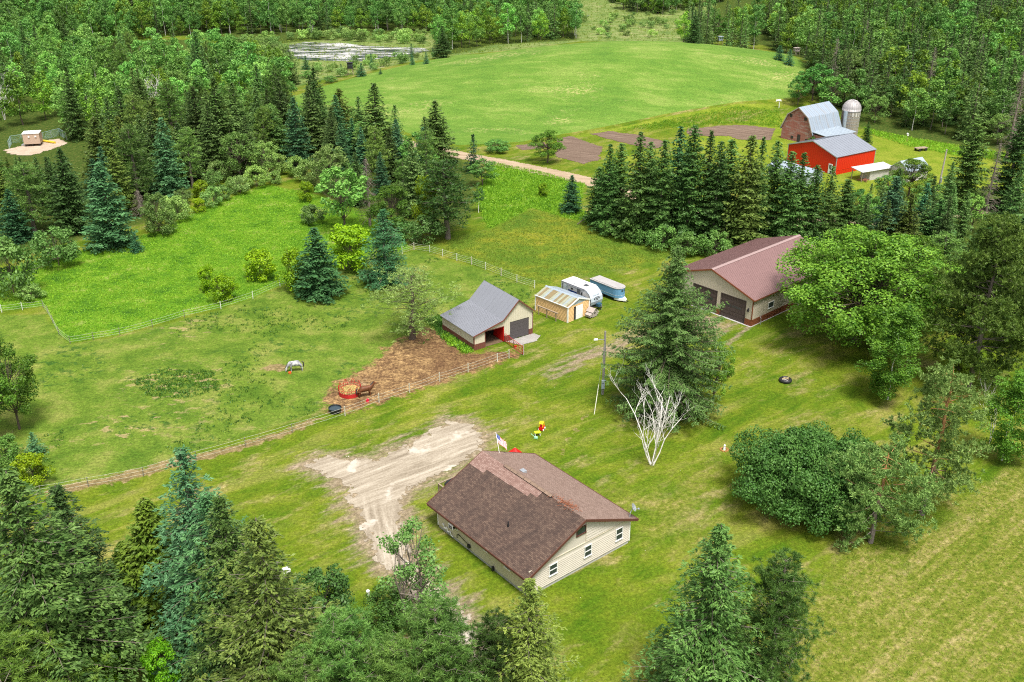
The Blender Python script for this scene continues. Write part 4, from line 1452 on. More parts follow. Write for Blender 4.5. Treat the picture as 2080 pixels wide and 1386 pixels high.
# satellite dish on the front right roof corner
sd = thing('satellite_dish', 'grey satellite dish on the front right corner of the house roof', 'dish', (house.location.x, house.location.y, 0), R(HA))
base = Vector((12.9, -0.1, 3.25))
b = MB()
b.tube([base, base + Vector((0.05, 0, 0.5)), base + Vector((0.35, -0.05, 0.95))], 0.045, 8)
b.build('mast', M_STEEL, sd)
b = MB()
prof = [(0.02, 0.0), (0.22, 0.025), (0.40, 0.085), (0.42, 0.09), (0.40, 0.075), (0.22, 0.01), (0.02, -0.015)]
b.lathe(prof, 20)
do = b.build('reflector', M_STEEL, sd)
do.location = base + Vector((0.38, -0.05, 1.0))
do.rotation_euler = (R(55), R(20), R(20))
b = MB()
b.tube([base + Vector((0.38, -0.1, 0.9)), base + Vector((0.50, -0.6, 1.1))], 0.025, 6)
b.box(base.x + 0.42, base.x + 0.58, base.y - 0.72, base.y - 0.58, base.z + 1.04, base.z + 1.18)
b.build('feed_arm', M_STEEL, sd)
# dry twigs on the ridge
tw = TB(77)
c = np.stack([tw.r.randn(260) * 0.42 + 7.1, tw.r.randn(260) * 0.75 + 2.7, np.zeros(260)], 1)
c[:, 2] = HZ - np.abs(c[:, 0] - HR) * 0.44 + 0.06 + tw.r.rand(260) * 0.16
tw.leaves(c, tw.r.randn(260, 3) * [1, 1, 0.35], tw.r.randn(260, 3), 0.34, 0.05)
co_, mi_ = tw.arrays()
M_TWIG = plain('dry_twigs', (0.25, 0.095, 0.05), 0.95, 0.35)
mm = fast_mesh('dry_twigs', co_.reshape(-1, 3), np.arange(len(co_) * 4).reshape(-1, 4))
mm.materials.append(M_TWIG)
o = bpy.data.objects.new('dry_twigs', mm)
COL.objects.link(o)
o.location = (house.location.x, house.location.y, 0)
o.rotation_euler = (0, 0, R(HA))
tag(o, 'heap of rusty dry twigs lying on the house roof ridge', 'twigs')

# ------------------------------------------------------------------ the maroon roofed workshop
SA = 42.1
u_ = Vector((-math.sin(R(SA)), math.cos(R(SA)), 0))
SW, SDp = 15.3, 22.6
Cs = Vector((35.29, 132.67, 0))
shop = thing('workshop', 'large tan steel workshop with maroon metal roof and two brown doors', 'workshop', Cs + u_ * SW, R(SA - 90))
SZ, SR = 4.45, 7.0
def shop_top(x):
    return SZ + (SR - SZ) * (1 - abs(x - SW / 2) / (SW / 2)) - 0.14
DO = ((4.4, 8.8), (9.65, 14.05))
b = MB()
D0, D1 = DO
segs = [(0, D0[0]), (D0[1], D1[0]), (D1[1], SW)]
for a0, a1 in segs:
    b.box(a0, a1, 0, 0.14, 1.05, 3.66)
b.prism([(0, 3.66), (SW, 3.66), (SW, shop_top(SW)), (SW / 2, shop_top(SW / 2)), (0, shop_top(0))], 0, 0.14)
for a0, a1 in segs:
    wall_ribs_y(b, a0, a1, 0, lambda q: 1.05, shop_top, 0.30)
for a0, a1 in DO:
    wall_ribs_y(b, a0, a1, 0, lambda q: 3.76, shop_top, 0.30)
b.build('wall', M_SHOPWALL, shop)
b = MB()
b.box(SW - 0.14, SW, 0.14, SDp, 1.05, SZ - 0.1)
wall_ribs_x(b, 0.14, SDp, SW, 1.05, SZ - 0.15, 0.30, 1)
b.build('wall', M_SHOPWALL, shop)
b = MB()
b.box(0, 0.14, 0.14, SDp, 0.05, SZ - 0.1)
b.prism([(0.14, 0.05), (SW - 0.14, 0.05), (SW - 0.14, SZ - 0.1), (SW / 2, shop_top(SW / 2)), (0.14, SZ - 0.1)], SDp - 0.14, SDp - 0.002)
b.build('wall', M_SHOPWALL, shop)
b = MB()
for a0, a1 in segs:
    b.box(a0, a1, -0.02, 0.14, 0.05, 1.045)
    wall_ribs_y(b, a0, a1, -0.02, lambda q: 0.06, lambda q: 1.04, 0.30)
b.box(SW - 0.14, SW + 0.02, 0.145, SDp, 0.05, 1.045)
wall_ribs_x(b, 0.15, SDp, SW + 0.02, 0.06, 1.04, 0.30, 1)
b.build('wainscot', M_WAINS2, shop)
b = MB()
b.box(-0.15, SW + 0.15, -0.25, SDp + 0.1, -0.2, 0.045)
b.build('concrete_footing', M_CONCRETE, shop)
for a0, a1 in DO:
    d = MB()
    d.box(a0, a1, 0.16, 0.20, 0.05, 3.66)
    d.box(a0 - 0.09, a0, -0.045, 0.15, 0.05, 3.75)
    d.box(a1, a1 + 0.09, -0.045, 0.15, 0.05, 3.75)
    d.box(a0, a1, -0.045, 0.15, 3.66, 3.75)
    do = d.build('garage_door', M_DOORDK, shop)
    for r_ in range(6):
        p = MB()
        z0 = 0.06 + r_ * 0.60
        p.box(a0 + 0.02, a1 - 0.02, 0.09, 0.155, z0, z0 + 0.585)
        n_ = 8
        for k in range(n_):
            w_ = (a1 - a0 - 0.2) / n_
            xx = a0 + 0.1 + k * w_
            if r_ != 3:
                p.box(xx + 0.06, xx + w_ - 0.06, 0.06, 0.092, z0 + 0.10, z0 + 0.48)
        p.build('door_panel', M_DOORDK, do)
    for k in range(5):
        p = MB()
        xx = a0 + 0.75 + k * 0.60
        p.box(xx, xx + 0.50, 0.07, 0.088, 1.98, 2.30)
        p.build('pane', M_GLASS, do)
ea = 0.35
ZE = SZ - 0.12
la, lb, lc, ld = (-ea, SDp + 0.3, ZE), (-ea, -0.3, ZE), (SW / 2, -0.3, SR), (SW / 2, SDp + 0.3, SR)
ra, rb_, rc, rd_ = (SW + ea, -0.3, ZE), (SW + ea, SDp + 0.3, ZE), (SW / 2, SDp + 0.3, SR), (SW / 2, -0.3, SR)
b = MB()
slab(b, la, lb, lc, ld, 0.08)
ribs(b, la, lb, lc, ld, 0.30, 0.045, 0.035)
b.build('roof', M_MAROON, shop)
b = MB()
slab(b, ra, rb_, rc, rd_, 0.08)
ribs(b, ra, rb_, rc, rd_, 0.30, 0.045, 0.035)
b.build('roof', M_MAROON, shop)
b = MB()
b.prism([(SW / 2 - 0.34, SR - 0.06), (SW / 2, SR + 0.075), (SW / 2 + 0.34, SR - 0.06), (SW / 2 + 0.34, SR - 0.03), (SW / 2, SR + 0.11), (SW / 2 - 0.34, SR - 0.03)], -0.33, SDp + 0.33)
b.build('ridge_cap', M_MAROONCAP, shop)
b = MB()
b.bar((-ea, -0.33, ZE - 0.06), (SW / 2, -0.33, SR - 0.06), 0.06, 0.22)
b.bar((SW + ea, -0.33, ZE - 0.06), (SW / 2, -0.33, SR - 0.06), 0.06, 0.22)
b.bar((SW + ea + 0.03, -0.3, ZE - 0.09), (SW + ea + 0.03, SDp + 0.3, ZE - 0.09), 0.05, 0.16)
b.box(SW - 0.08, SW + 0.045, -0.05, 0.09, 1.05, ZE - 0.1)
b.box(-0.045, 0.08, -0.05, 0.09, 1.05, ZE - 0.1)
b.build('trim', M_WAINS2, shop)
add_window(shop, 'X', 3.95, 5.35, 1.75, 2.75, SW + 0.03, M_WHITE, M_GLASS, bars=0)
add_window(shop, 'X', 14.5, 15.9, 1.75, 2.75, SW + 0.03, M_WHITE, M_GLASS, bars=0)
b = MB()
b.box(SW - 0.78, SW - 0.58, -0.10, -0.03, 2.2, 2.75)
b.prism([(SW - 0.82, 2.3), (SW - 0.54, 2.3), (SW - 0.58, 2.62), (SW - 0.78, 2.62)], -0.32, -0.10)
b.build('wall_light', M_BLACK, shop)
b = MB()
b.tube([(0, 0, 0), (0, 0, 0.95)], 0.045, 8)
b.tube([(0, 0, 0.95), (0, -0.05, 1.08), (0, -0.2, 1.05)], 0.04, 8)
b.tube([(0, 0.02, 1.0), (0, 0.25, 1.22)], 0.02, 6)
o = b.build('water_hydrant', M_STEEL, None)
o.location = shop.location + Matrix.Rotation(R(SA - 90), 3, 'Z') @ Vector((SW + 0.55, 1.6, 0))
tag(o, 'slim grey standpipe on the grass beside the workshop side wall', 'standpipe')

# ------------------------------------------------------------------ the small horse barn
BA = 34.5
barn = thing('horse_barn', 'small cream horse barn with grey metal roof and open stall', 'barn', (-5.32, 124.51, 0), R(BA))
BW, BD = 10.1, 8.6
def barn_top(x):
    if x < 4.8:
        return 2.35 + x * (3.53 - 2.35) / 4.8 - 0.12
    if x < 7.5:
        return 3.53 + (x - 4.8) * (6.03 - 3.53) / 2.7 - 0.12
    return 6.03 - (x - 7.5) * (6.03 - 3.80) / 2.6 - 0.12
OX0, OX1, OZ = 1.9, 5.1, 2.43
GX0_, GX1_ = 6.1, 9.4
WZ = 0.92
b = MB()
b.box(0, OX0, 0, 0.12, WZ, barn_top(0))
b.box(OX1, GX0_, 0, 0.12, WZ, OZ)
b.box(GX1_, BW, 0, 0.12, WZ, 2.83)
b.prism([(0, barn_top(0)), (OX0, barn_top(0)), (OX0, barn_top(OX0))], 0, 0.12)
b.prism([(OX0, OZ), (OX1, OZ), (OX1, barn_top(OX1)), (4.8, barn_top(4.8)), (OX0, barn_top(OX0))], 0, 0.12)
b.prism([(OX1, OZ), (GX0_, OZ), (GX0_, barn_top(GX0_)), (OX1, barn_top(OX1))], 0, 0.12)
b.prism([(GX0_, 2.83), (BW, 2.83), (BW, barn_top(BW)), (7.5, barn_top(7.5)), (GX0_, barn_top(GX0_))], 0, 0.12)
def zlow(q):
    return OZ + 0.02 if OX0 <= q <= OX1 else (2.85 if GX0_ <= q <= GX1_ else WZ)
wall_ribs_y(b, 0, BW, 0, zlow, barn_top, 0.30)
b.build('wall', M_BARNWALL, barn)
b = MB()
b.box(0, 0.12, 0.12, BD, WZ, 2.24)
wall_ribs_x(b, 0.12, BD, 0, WZ, 2.22, 0.30)
b.build('wall', M_BARNWALL, barn)
b = MB()
b.box(BW - 0.12, BW, 0.12, BD, 0, 3.66)
b.prism([(0.12, 0.0), (BW - 0.12, 0.0), (BW - 0.12, barn_top(BW)), (7.5, barn_top(7.5)), (4.8, barn_top(4.8)), (0.12, barn_top(0))], BD - 0.12, BD - 0.002)
b.build('wall', M_BARNWALL, barn)
b = MB()
for a0, a1 in ((0, OX0), (OX1, GX0_), (GX1_, BW)):
    b.box(a0, a1, -0.02, 0.12, 0, WZ - 0.005)
    wall_ribs_y(b, a0, a1, -0.02, lambda q: 0.01, lambda q: WZ - 0.01, 0.30)
b.box(-0.02, 0.12, 0.125, BD, 0, WZ - 0.005)
wall_ribs_x(b, 0.13, BD, -0.02, 0.01, WZ - 0.01, 0.30)
b.build('wainscot', M_WAINS, barn)
roofs = [((-0.25, BD + 0.25, 2.30), (-0.25, -0.25, 2.30), (4.8, -0.25, 3.53), (4.8, BD + 0.25, 3.53)),
         ((4.8, BD + 0.25, 3.53), (4.8, -0.25, 3.53), (7.5, -0.25, 6.03), (7.5, BD + 0.25, 6.03)),
         ((10.35, -0.25, 3.60), (10.35, BD + 0.25, 3.60), (7.5, BD + 0.25, 6.03), (7.5, -0.25, 6.03))]
for i, q in enumerate(roofs):
    b = MB()
    slab(b, *q, 0.07)
    ribs(b, *q, 0.30 if i != 1 else 0.9, 0.05, 0.05 if i != 1 else 0.02)
    b.build('roof', M_GREYMET, barn)
b = MB()
for q in ((-0.25, 2.25, 4.8, 3.48), (4.8, 3.48, 7.5, 5.98), (10.35, 3.55, 7.5, 5.98)):
    b.bar((q[0], -0.28, q[1]), (q[2], -0.28, q[3]), 0.06, 0.17)
b.box(-0.045, 0.08, -0.05, 0.08, WZ, 2.2)
b.box(BW - 0.08, BW + 0.045, -0.05, 0.08, WZ, 3.5)
b.box(OX0 - 0.09, OX0, -0.05, 0.12, WZ, OZ + 0.09)
b.box(OX0, OX1, -0.05, 0.12, OZ, OZ + 0.09)
b.build('trim', M_WAINS, barn)
d = MB()
d.box(GX0_, GX1_, 0.10, 0.14, 0.06, 2.83)
do = d.build('garage_door', M_DOORGR, barn)
for r_ in range(5):
    p = MB()
    z0 = 0.07 + r_ * 0.55
    p.box(GX0_ + 0.01, GX1_ - 0.01, 0.035, 0.095, z0, z0 + 0.53)
    p.build('door_panel', M_DOORGR, do)
b = MB()
b.box(OX1 - 0.10, OX1 - 0.02, 0.02, 2.6, 0.1, OZ - 0.05)
b.build('stall_door', M_RED, barn, label='red sliding stall door')
b = MB()
b.box(0.13, BW - 0.13, 0.13, BD - 0.13, 0.0, 0.05)
b.build('floor', M_DIRTFLOOR, barn)
b = MB()
b.box(5.1, 5.2, 2.6, BD - 0.2, 0.06, 3.3)
b.build('partition', M_INSIDE, barn)
_bm = Matrix.Translation(barn.location) @ Matrix.Rotation(R(BA), 4, 'Z')
padw = [_bm @ Vector(q) for q in ((5.3, -0.1, 0), (10.2, -0.1, 0), (10.6, -1.2, 0), (9.2, -2.4, 0), (6.4, -2.3, 0))]
ragged_sheet('concrete_pad', None, 0.14, 0.25, 0.5, 0.6, M_CONC, 0.05, 50, [(v.x, v.y) for v in padw], 0.5)

# ------------------------------------------------------------------ the orange tan metal shed
HA2 = 44.0
shed = thing('metal_shed', 'orange tan metal shed with rusty translucent roof and white door', 'shed', (8.28, 134.1, 0), R(HA2))
TW, TD, TE, TRz, TX = 4.7, 6.7, 2.45, 3.35, 2.35
b = MB()
b.box(0, 1.3, 0, 0.1, 0, TE)
b.box(3.2, TW, 0, 0.1, 0, TE)
b.box(1.3, 3.2, 0, 0.1, 2.15, TE)
z = 0.02
while z < TE - 0.1:
    for a0, a1 in ((0.14, 1.3), (3.2, TW - 0.14)):
        b.face([(a0, -0.06, z), (a1, -0.06, z), (a1, -0.004, z + 0.2), (a0, -0.004, z + 0.2)])
        b.face([(a0, 0, z), (a1, 0, z), (a1, -0.06, z), (a0, -0.06, z)])
    z += 0.205
b.build('wall', M_TANWALL, shed)
for k in range(12):
    b = MB()
    z = 0.02 + 0.2 * k
    b.prism([(0.0, z), (0.0, z + 0.195), (-0.015, z + 0.195), (-0.07, z + 0.02), (-0.06, z)], 0.14, TD - 0.1)
    # courses of horizontal siding on the long side
    bb = MB()
    bb.v = [(v[0], v[1], v[2]) for v in b.v]
    bb.f, bb.mi = b.f, b.mi
    bb.build('siding_course', M_TANWALL, shed)
b = MB()
b.box(0.002, 0.1, 0.1, TD, 0, TE)
b.box(TW - 0.1, TW, 0.1, TD, 0, TE)
b.box(0.1, TW - 0.1, TD - 0.1, TD, 0, TE)
b.build('wall', M_TANWALL, shed)
b = MB()
b.prism([(0, TE), (TW, TE), (TX, TRz - 0.05)], 0.0, 0.08)
b.build('gable', M_LIGHTROOF, shed)
b = MB()
for cx in (0, TW):
    for cyy in (0, TD):
        b.box(cx - 0.09, cx + 0.09, cyy - 0.09, cyy + 0.09, 0, TE)
b.bar((-0.12, -0.12, TE), (TX, -0.12, TRz), 0.08, 0.2)
b.bar((TW + 0.12, -0.12, TE), (TX, -0.12, TRz), 0.08, 0.2)
b.bar((-0.12, -0.12, TE + 0.02), (-0.12, TD + 0.1, TE + 0.02), 0.1, 0.14)
b.build('trim', M_WHITE, shed)
M_RP = [rusty('rusty_panel', (0.24, 0.19, 0.10), (0.15, 0.09, 0.04), 0.9), rusty('mossy_panel', (0.32, 0.33, 0.24), (0.17, 0.15, 0.07), 0.8),
        rusty('pale_panel', (0.29, 0.335, 0.335), (0.20, 0.20, 0.14), 0.6)]
for sx, xa in ((0, -0.18), (1, TW + 0.18)):
    n_ = 15
    for k in range(n_):
        y0 = -0.1 + k * (TD + 0.2) / n_
        y1 = y0 + (TD + 0.2) / n_ - 0.015
        b = MB()
        lift = 0.02 if k % 2 else 0.0
        q = [(xa, y1, TE + lift), (xa, y0, TE + lift), (TX, y0, TRz + lift), (TX, y1, TRz + lift)]
        if sx:
            q = [q[1], q[0], q[3], q[2]]
        slab(b, *q, 0.03)
        b.build('roof_panel', M_RP[(0, 1, 2, 1, 0, 1, 0, 2, 1, 0, 0, 2, 1, 0, 1)[k]] if not sx else M_LIGHTROOF, shed)
b = MB()
b.prism([(TX - 0.25, TRz - 0.06), (TX, TRz + 0.06), (TX + 0.25, TRz - 0.06), (TX, TRz + 0.09)], -0.15, TD + 0.12)
b.build('ridge_cap', M_LIGHTROOF, shed)
b = MB()
b.box(1.72, 3.22, -0.10, -0.045, 0.03, 2.15)
for z in (0.72, 1.42):
    b.box(1.72, 3.22, -0.115, -0.10, z, z + 0.03)
b.build('door', M_WHITE, shed)
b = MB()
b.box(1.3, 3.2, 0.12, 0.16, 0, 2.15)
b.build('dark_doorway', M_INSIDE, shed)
hr = thing('hitching_rail', 'wooden post and rail leaning along the side of the tan shed', 'rail', (8.28, 134.1, 0), R(HA2))
for yy in (1.5, 3.4, 5.1):
    b = MB()
    b.box(-0.95, -0.83, yy, yy + 0.12, 0, 1.35)
    b.build('post', M_WOOD, hr)
b = MB()
b.box(-1.0, -0.78, 1.2, 5.5, 1.35, 1.47)
b.build('rail', M_WOOD, hr)

# chicken coop
_sm = Matrix.Translation(shed.location) @ Matrix.Rotation(R(HA2), 4, 'Z')
cp = thing('chicken_coop', 'weathered wooden chicken coop with two small roofs near the tan shed door', 'coop', _sm @ Vector((3.9, -1.5, 0)), R(HA2 + 4))
b = MB()
b.box(0, 1.15, 0, 1.1, 0.12, 1.0)
b.prism([(0, 1.0), (1.15, 1.0), (0.57, 1.42)], 0.02, 1.08)
b.build('wall', M_GREYWOOD, cp)
b = MB()
slab(b, (-0.12, 1.2, 0.95), (-0.12, -0.12, 0.95), (0.57, -0.12, 1.48), (0.57, 1.2, 1.48), 0.05)
slab(b, (1.27, -0.12, 0.95), (1.27, 1.2, 0.95), (0.57, 1.2, 1.48), (0.57, -0.12, 1.48), 0.05)
b.build('roof', M_GREYWOOD, cp)
b = MB()
b.box(-0.55, 0.0, 0.05, 0.95, 0.25, 0.62)
slab(b, (-0.65, 1.02, 0.62), (-0.65, 0.0, 0.62), (0.02, 0.0, 0.82), (0.02, 1.02, 0.82), 0.04)
b.build('nest_box', M_GREYWOOD, cp)
b = MB()
b.box(1.15, 1.6, 0.1, 0.9, 0.3, 0.62)
slab(b, (1.68, 0.0, 0.62), (1.68, 1.0, 0.62), (1.13, 1.0, 0.80), (1.13, 0.0, 0.80), 0.04)
b.build('nest_box', M_SIDING, cp)
b = MB()
b.box(0.38, 0.72, -0.015, 0.0, 0.62, 0.82)
b.build('vent', M_BLACK, cp)
# ------------------------------------------------------------------ farmstead across the road
RA = 32.8
ur = Vector((-math.sin(R(RA)), math.cos(R(RA)), 0))
RW, RD = 14.2, 13.0
red = thing('red_shed', 'bright red steel shed with blue grey roof and white door', 'shed', Vector((72.05, 214.78, 0)) + ur * RW, R(RA - 90))
RE, RR = 4.15, 6.35
def red_top(q):
    return RE + (RR - RE) * (1 - abs(q - RW / 2) / (RW / 2)) - 0.1
b = MB()
b.prism([(0, 0), (RW, 0), (RW, red_top(RW)), (RW / 2, red_top(RW / 2)), (0, red_top(0))], 0, 0.12)
wall_ribs_y(b, 0, RW, 0, lambda q: 0.0, red_top, 0.6)
b.build('wall', M_REDWALL, red)
b = MB()
b.box(RW - 0.12, RW, 0.12, RD, 0, RE - 0.1)
wall_ribs_x(b, 0.12, RD, RW, 0, RE - 0.1, 0.6, 1)
b.box(RW, RW + 0.04, 0.12, RD, 1.0, 1.06)
b.build('wall', M_REDWALL, red)
b = MB()
b.box(0, 0.12, 0.12, RD, 0, RE - 0.1)
b.prism([(0.12, 0), (RW - 0.12, 0), (RW - 0.12, red_top(RW)), (RW / 2, red_top(RW / 2)), (0.12, red_top(0))], RD - 0.12, RD - 0.002)
b.build('wall', M_REDWALL, red)
for q in (((-0.2, RD + 0.2, RE - 0.05), (-0.2, -0.2, RE - 0.05), (RW / 2, -0.2, RR), (RW / 2, RD + 0.2, RR)),
          ((RW + 0.2, -0.2, RE - 0.05), (RW + 0.2, RD + 0.2, RE - 0.05), (RW / 2, RD + 0.2, RR), (RW / 2, -0.2, RR))):
    b = MB()
    slab(b, *q, 0.08)
    ribs(b, *q, 0.9, 0.06, 0.03)
    b.build('roof', M_GREYROOF2, red)
b = MB()
b.bar((-0.2, -0.23, RE - 0.12), (RW / 2, -0.23, RR - 0.07), 0.06, 0.2)
b.bar((RW + 0.2, -0.23, RE - 0.12), (RW / 2, -0.23, RR - 0.07), 0.06, 0.2)
b.box(RW - 0.1, RW + 0.05, -0.05, 0.1, 0, RE - 0.1)
b.box(-0.05, 0.1, -0.05, 0.1, 0, RE - 0.1)
b.box(RW - 0.02, RW + 0.05, RD - 0.1, RD + 0.03, 0, RE - 0.1)
b.build('trim', M_STEEL, red)
b = MB()
b.box(RW - 1.95, RW - 0.85, -0.10, -0.03, 0.02, 2.28)
do = b.build('door', M_WHITE, red)
for k in range(2):
    for j in range(3):
        p = MB()
        p.box(RW - 1.72 + k * 0.34, RW - 1.42 + k * 0.34, -0.115, -0.10, 1.18 + j * 0.30, 1.44 + j * 0.30)
        p.build('pane', M_GLASS, do)

M_BARNRED = rusty('faded_barn_boards', (0.36, 0.135, 0.110), (0.44, 0.39, 0.375), 1.0, (0.4, 1.6, 1), 0.9)
M_BARNROOF = rusty('weathered_barn_roof', (0.29, 0.35, 0.42), (0.27, 0.235, 0.20), 0.9, (1.1, 0.12, 1), 0.45, 0.1)
GA = 38.0
ug = Vector((-math.sin(R(GA)), math.cos(R(GA)), 0))
GW, GD = 9.3, 11.6
old = thing('old_barn', 'old gambrel barn with faded red boards and weathered metal roof', 'barn', Vector((74.35, 242.4, 0)) + ug * GW, R(GA - 90))
prof = [(0, 3.1), (1.55, 6.5), (GW / 2, 8.6), (GW - 1.55, 6.5), (GW, 3.1)]
def gtop(q):
    return float(np.interp(q, [p[0] for p in prof], [p[1] for p in prof]))
nb_ = 17
for k in range(nb_):                                  # board by board across the gable
    x0, x1 = k * GW / nb_, (k + 1) * GW / nb_ - 0.02
    b = MB()
    y = 0.02 * (k % 3)
    pts = [(x0, 0.0), (x1, 0.0), (x1, gtop(x1) - 0.12)]
    for p in prof:
        if x0 < p[0] < x1:
            pts.append((p[0], p[1] - 0.12))
    pts.append((x0, gtop(x0) - 0.12))
    b.face([(p[0], -y, p[1]) for p in pts], 0, [(p[0], p[1]) for p in pts])
    b.prism(pts, -y + 0.003, 0.12)
    b.build('wall_board', M_BARNRED, old)
b = MB()
b.face([(GW, 0.12, 0), (GW, GD, 0), (GW, GD, 3.1), (GW, 0.12, 3.1)], 0, [(0, 0), (GD, 0), (GD, 3.1), (0, 3.1)])
b.box(GW - 0.12, GW - 0.003, 0.12, GD, 0, 3.05)
b.box(0, 0.12, 0.12, GD, 0, 3.05)
b.prism([(0.12, 0), (GW - 0.12, 0), (GW - 0.12, 3.1), (GW - 1.6, 6.38), (GW / 2, 8.45), (1.6, 6.38), (0.12, 3.1)], GD - 0.12, GD - 0.002)
b.build('wall', M_BARNRED, old)
for i in range(4):
    a0, a1 = prof[i], prof[i + 1]
    if i == 0:
        a0 = (-0.35, 2.45)
    if i == 3:
        a1 = (GW + 0.35, 2.45)
    lo, hi = (a0, a1) if a0[1] < a1[1] else (a1, a0)
    b = MB()
    q = [(lo[0], GD + 0.3, lo[1]), (lo[0], -0.35, lo[1]), (hi[0], -0.35, hi[1]), (hi[0], GD + 0.3, hi[1])]
    if i >= 2:
        q = [q[1], q[0], q[3], q[2]]
    slab(b, *q, 0.1)
    ribs(b, *q, 0.75, 0.05, 0.03)
    b.build('roof', M_BARNROOF, old)
b = MB()
for i in range(4):
    a0, a1 = prof[i], prof[i + 1]
    b.bar((a0[0], -0.37, a0[1] - 0.1), (a1[0], -0.37, a1[1] - 0.1), 0.06, 0.24)
b.build('rake_board', M_GREYWOOD, old)
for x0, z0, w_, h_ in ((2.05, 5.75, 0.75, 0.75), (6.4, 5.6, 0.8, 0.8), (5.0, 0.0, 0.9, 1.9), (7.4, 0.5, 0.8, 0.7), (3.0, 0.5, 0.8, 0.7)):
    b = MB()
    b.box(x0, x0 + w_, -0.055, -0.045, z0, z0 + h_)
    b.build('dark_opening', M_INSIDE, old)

# link building between barn and red shed
ln = thing('lean_to', 'pale low roofed lean-to joining the old barn and the red shed', 'shed', Vector((74.6, 242.2, 0)), R(GA))
b = MB()
b.box(0, 10.4, -4.6, -0.1, 0, 2.6)
b.build('wall', M_BARNRED, ln)
b = MB()
slab(b, (-0.2, -5.0, 2.75), (10.6, -5.0, 2.75), (10.6, 0.4, 3.25), (-0.2, 0.4, 3.25), 0.08)
ribs(b, (-0.2, -5.0, 2.75), (10.6, -5.0, 2.75), (10.6, 0.4, 3.25), (-0.2, 0.4, 3.25), 0.9, 0.05, 0.03)
b.build('roof', M_LIGHTROOF, ln)

# silo
sb = P(1722, 276)
silo = thing('silo', 'old concrete stave silo with ribbed grey dome beside the barn', 'silo', sb, R(0))
sr = 17.6 * mpp(sb)
zt, zd = rise(sb, 222.5), rise(sb, 201.5)
M_STAVE = rusty('weathered_staves', (0.30, 0.27, 0.225), (0.13, 0.10, 0.075), 0.9, (1.2, 0.2, 1), 0.9)
b = MB()
n_ = 30
for k in range(n_):
    a0, a1 = 2 * math.pi * k / n_, 2 * math.pi * (k + 1) / n_
    am = (a0 + a1) / 2
    p0, p1 = (sr * math.cos(a0), sr * math.sin(a0)), (sr * math.cos(a1), sr * math.sin(a1))
    q = sr + 0.05
    m0 = (q * math.cos(a0 + 0.03), q * math.sin(a0 + 0.03))
    m1 = (q * math.cos(a1 - 0.03), q * math.sin(a1 - 0.03))
    u0, u1 = k * 0.5, k * 0.5 + 0.48
    b.face([(*m0, -0.3), (*m1, -0.3), (*m1, zt), (*m0, zt)], 0, [(u0, 0), (u1, 0), (u1, zt), (u0, zt)])
    b.face([(*p0, -0.3), (*m0, -0.3), (*m0, zt), (*p0, zt)], 0)
    b.face([(*m1, -0.3), (*p1, -0.3), (*p1, zt), (*m1, zt)], 0)
b.build('stave_wall', M_STAVE, silo)
for k in range(9):
    b = MB()
    z = zt * (k + 0.5) / 9
    b.lathe([(sr + 0.05, z - 0.03), (sr + 0.085, z - 0.02), (sr + 0.085, z + 0.02), (sr + 0.05, z + 0.03)], 30)
    b.build('hoop', M_STEEL, silo)
pr = [(sr + 0.12, zt - 0.25), (sr + 0.14, zt)]
for i in range(9):
    a = math.pi / 2 * i / 8
    pr.append((max(0.12, (sr + 0.10) * math.cos(a)), zt + (zd - zt) * 0.93 * math.sin(a)))
pr += [(0.14, zd - 0.1), (0.02, zd)]
b = MB()
b.lathe(pr, 36)
M_DOME = plain('dome_metal', (0.36, 0.34, 0.34), 0.5, 0.12, 1.0, 0.2)
b.build('dome', M_DOME, silo, True)
b = MB()
for k in range(24):
    a = 2 * math.pi * k / 24
    b.tube([((sr + 0.13) * math.cos(a) * math.cos(t_), (sr + 0.13) * math.sin(a) * math.cos(t_), zt + (zd - zt) * 0.95 * math.sin(t_)) for t_ in (0.0, 0.35, 0.7, 1.05, 1.4)], 0.04, 4)
b.build('dome_rib', M_DOME, silo)
b = MB()
b.tube([(-sr * 0.80, -sr * 0.62, -0.3), (-sr * 0.80, -sr * 0.62, zt - 0.1)], 0.55, 10)
b.build('chute', M_LIGHTROOF, silo)
for k in range(7):
    b = MB()
    a = R(-100 + k * 21)
    q = sr + 0.10
    b.face([(q * math.cos(a), q * math.sin(a), zt - 1.5), (q * math.cos(a + 0.16), q * math.sin(a + 0.16), zt - 1.5), (q * math.cos(a + 0.16), q * math.sin(a + 0.16), zt - 0.5), (q * math.cos(a), q * math.sin(a), zt - 0.5)])
    b.build('pale_patch', M_WHITEWASH, silo)

# pale garage behind the windbreak
wg = thing('pale_garage', 'pale blue roofed garage half hidden by the windbreak spruces', 'garage', (63.3, 206.0, 0), R(36))
b = MB()
b.box(0, 5.2, 0, 10.5, 0, 2.35)
b.prism([(0, 2.35), (5.2, 2.35), (2.6, 3.2)], 0.0, 10.5)
b.build('wall', M_LIGHTROOF, wg)
for q in (((-0.3, 10.8, 2.35), (-0.3, -0.3, 2.35), (2.6, -0.3, 3.35), (2.6, 10.8, 3.35)), ((5.5, -0.3, 2.35), (5.5, 10.8, 2.35), (2.6, 10.8, 3.35), (2.6, -0.3, 3.35))):
    b = MB()
    slab(b, *q, 0.08)
    ribs(b, *q, 0.6, 0.05, 0.03)
    b.build('roof', M_LIGHTROOF, wg)
add_window(wg, 'y', 1.6, 2.6, 1.0, 1.9, 0.0, M_WHITE, M_GLASS)
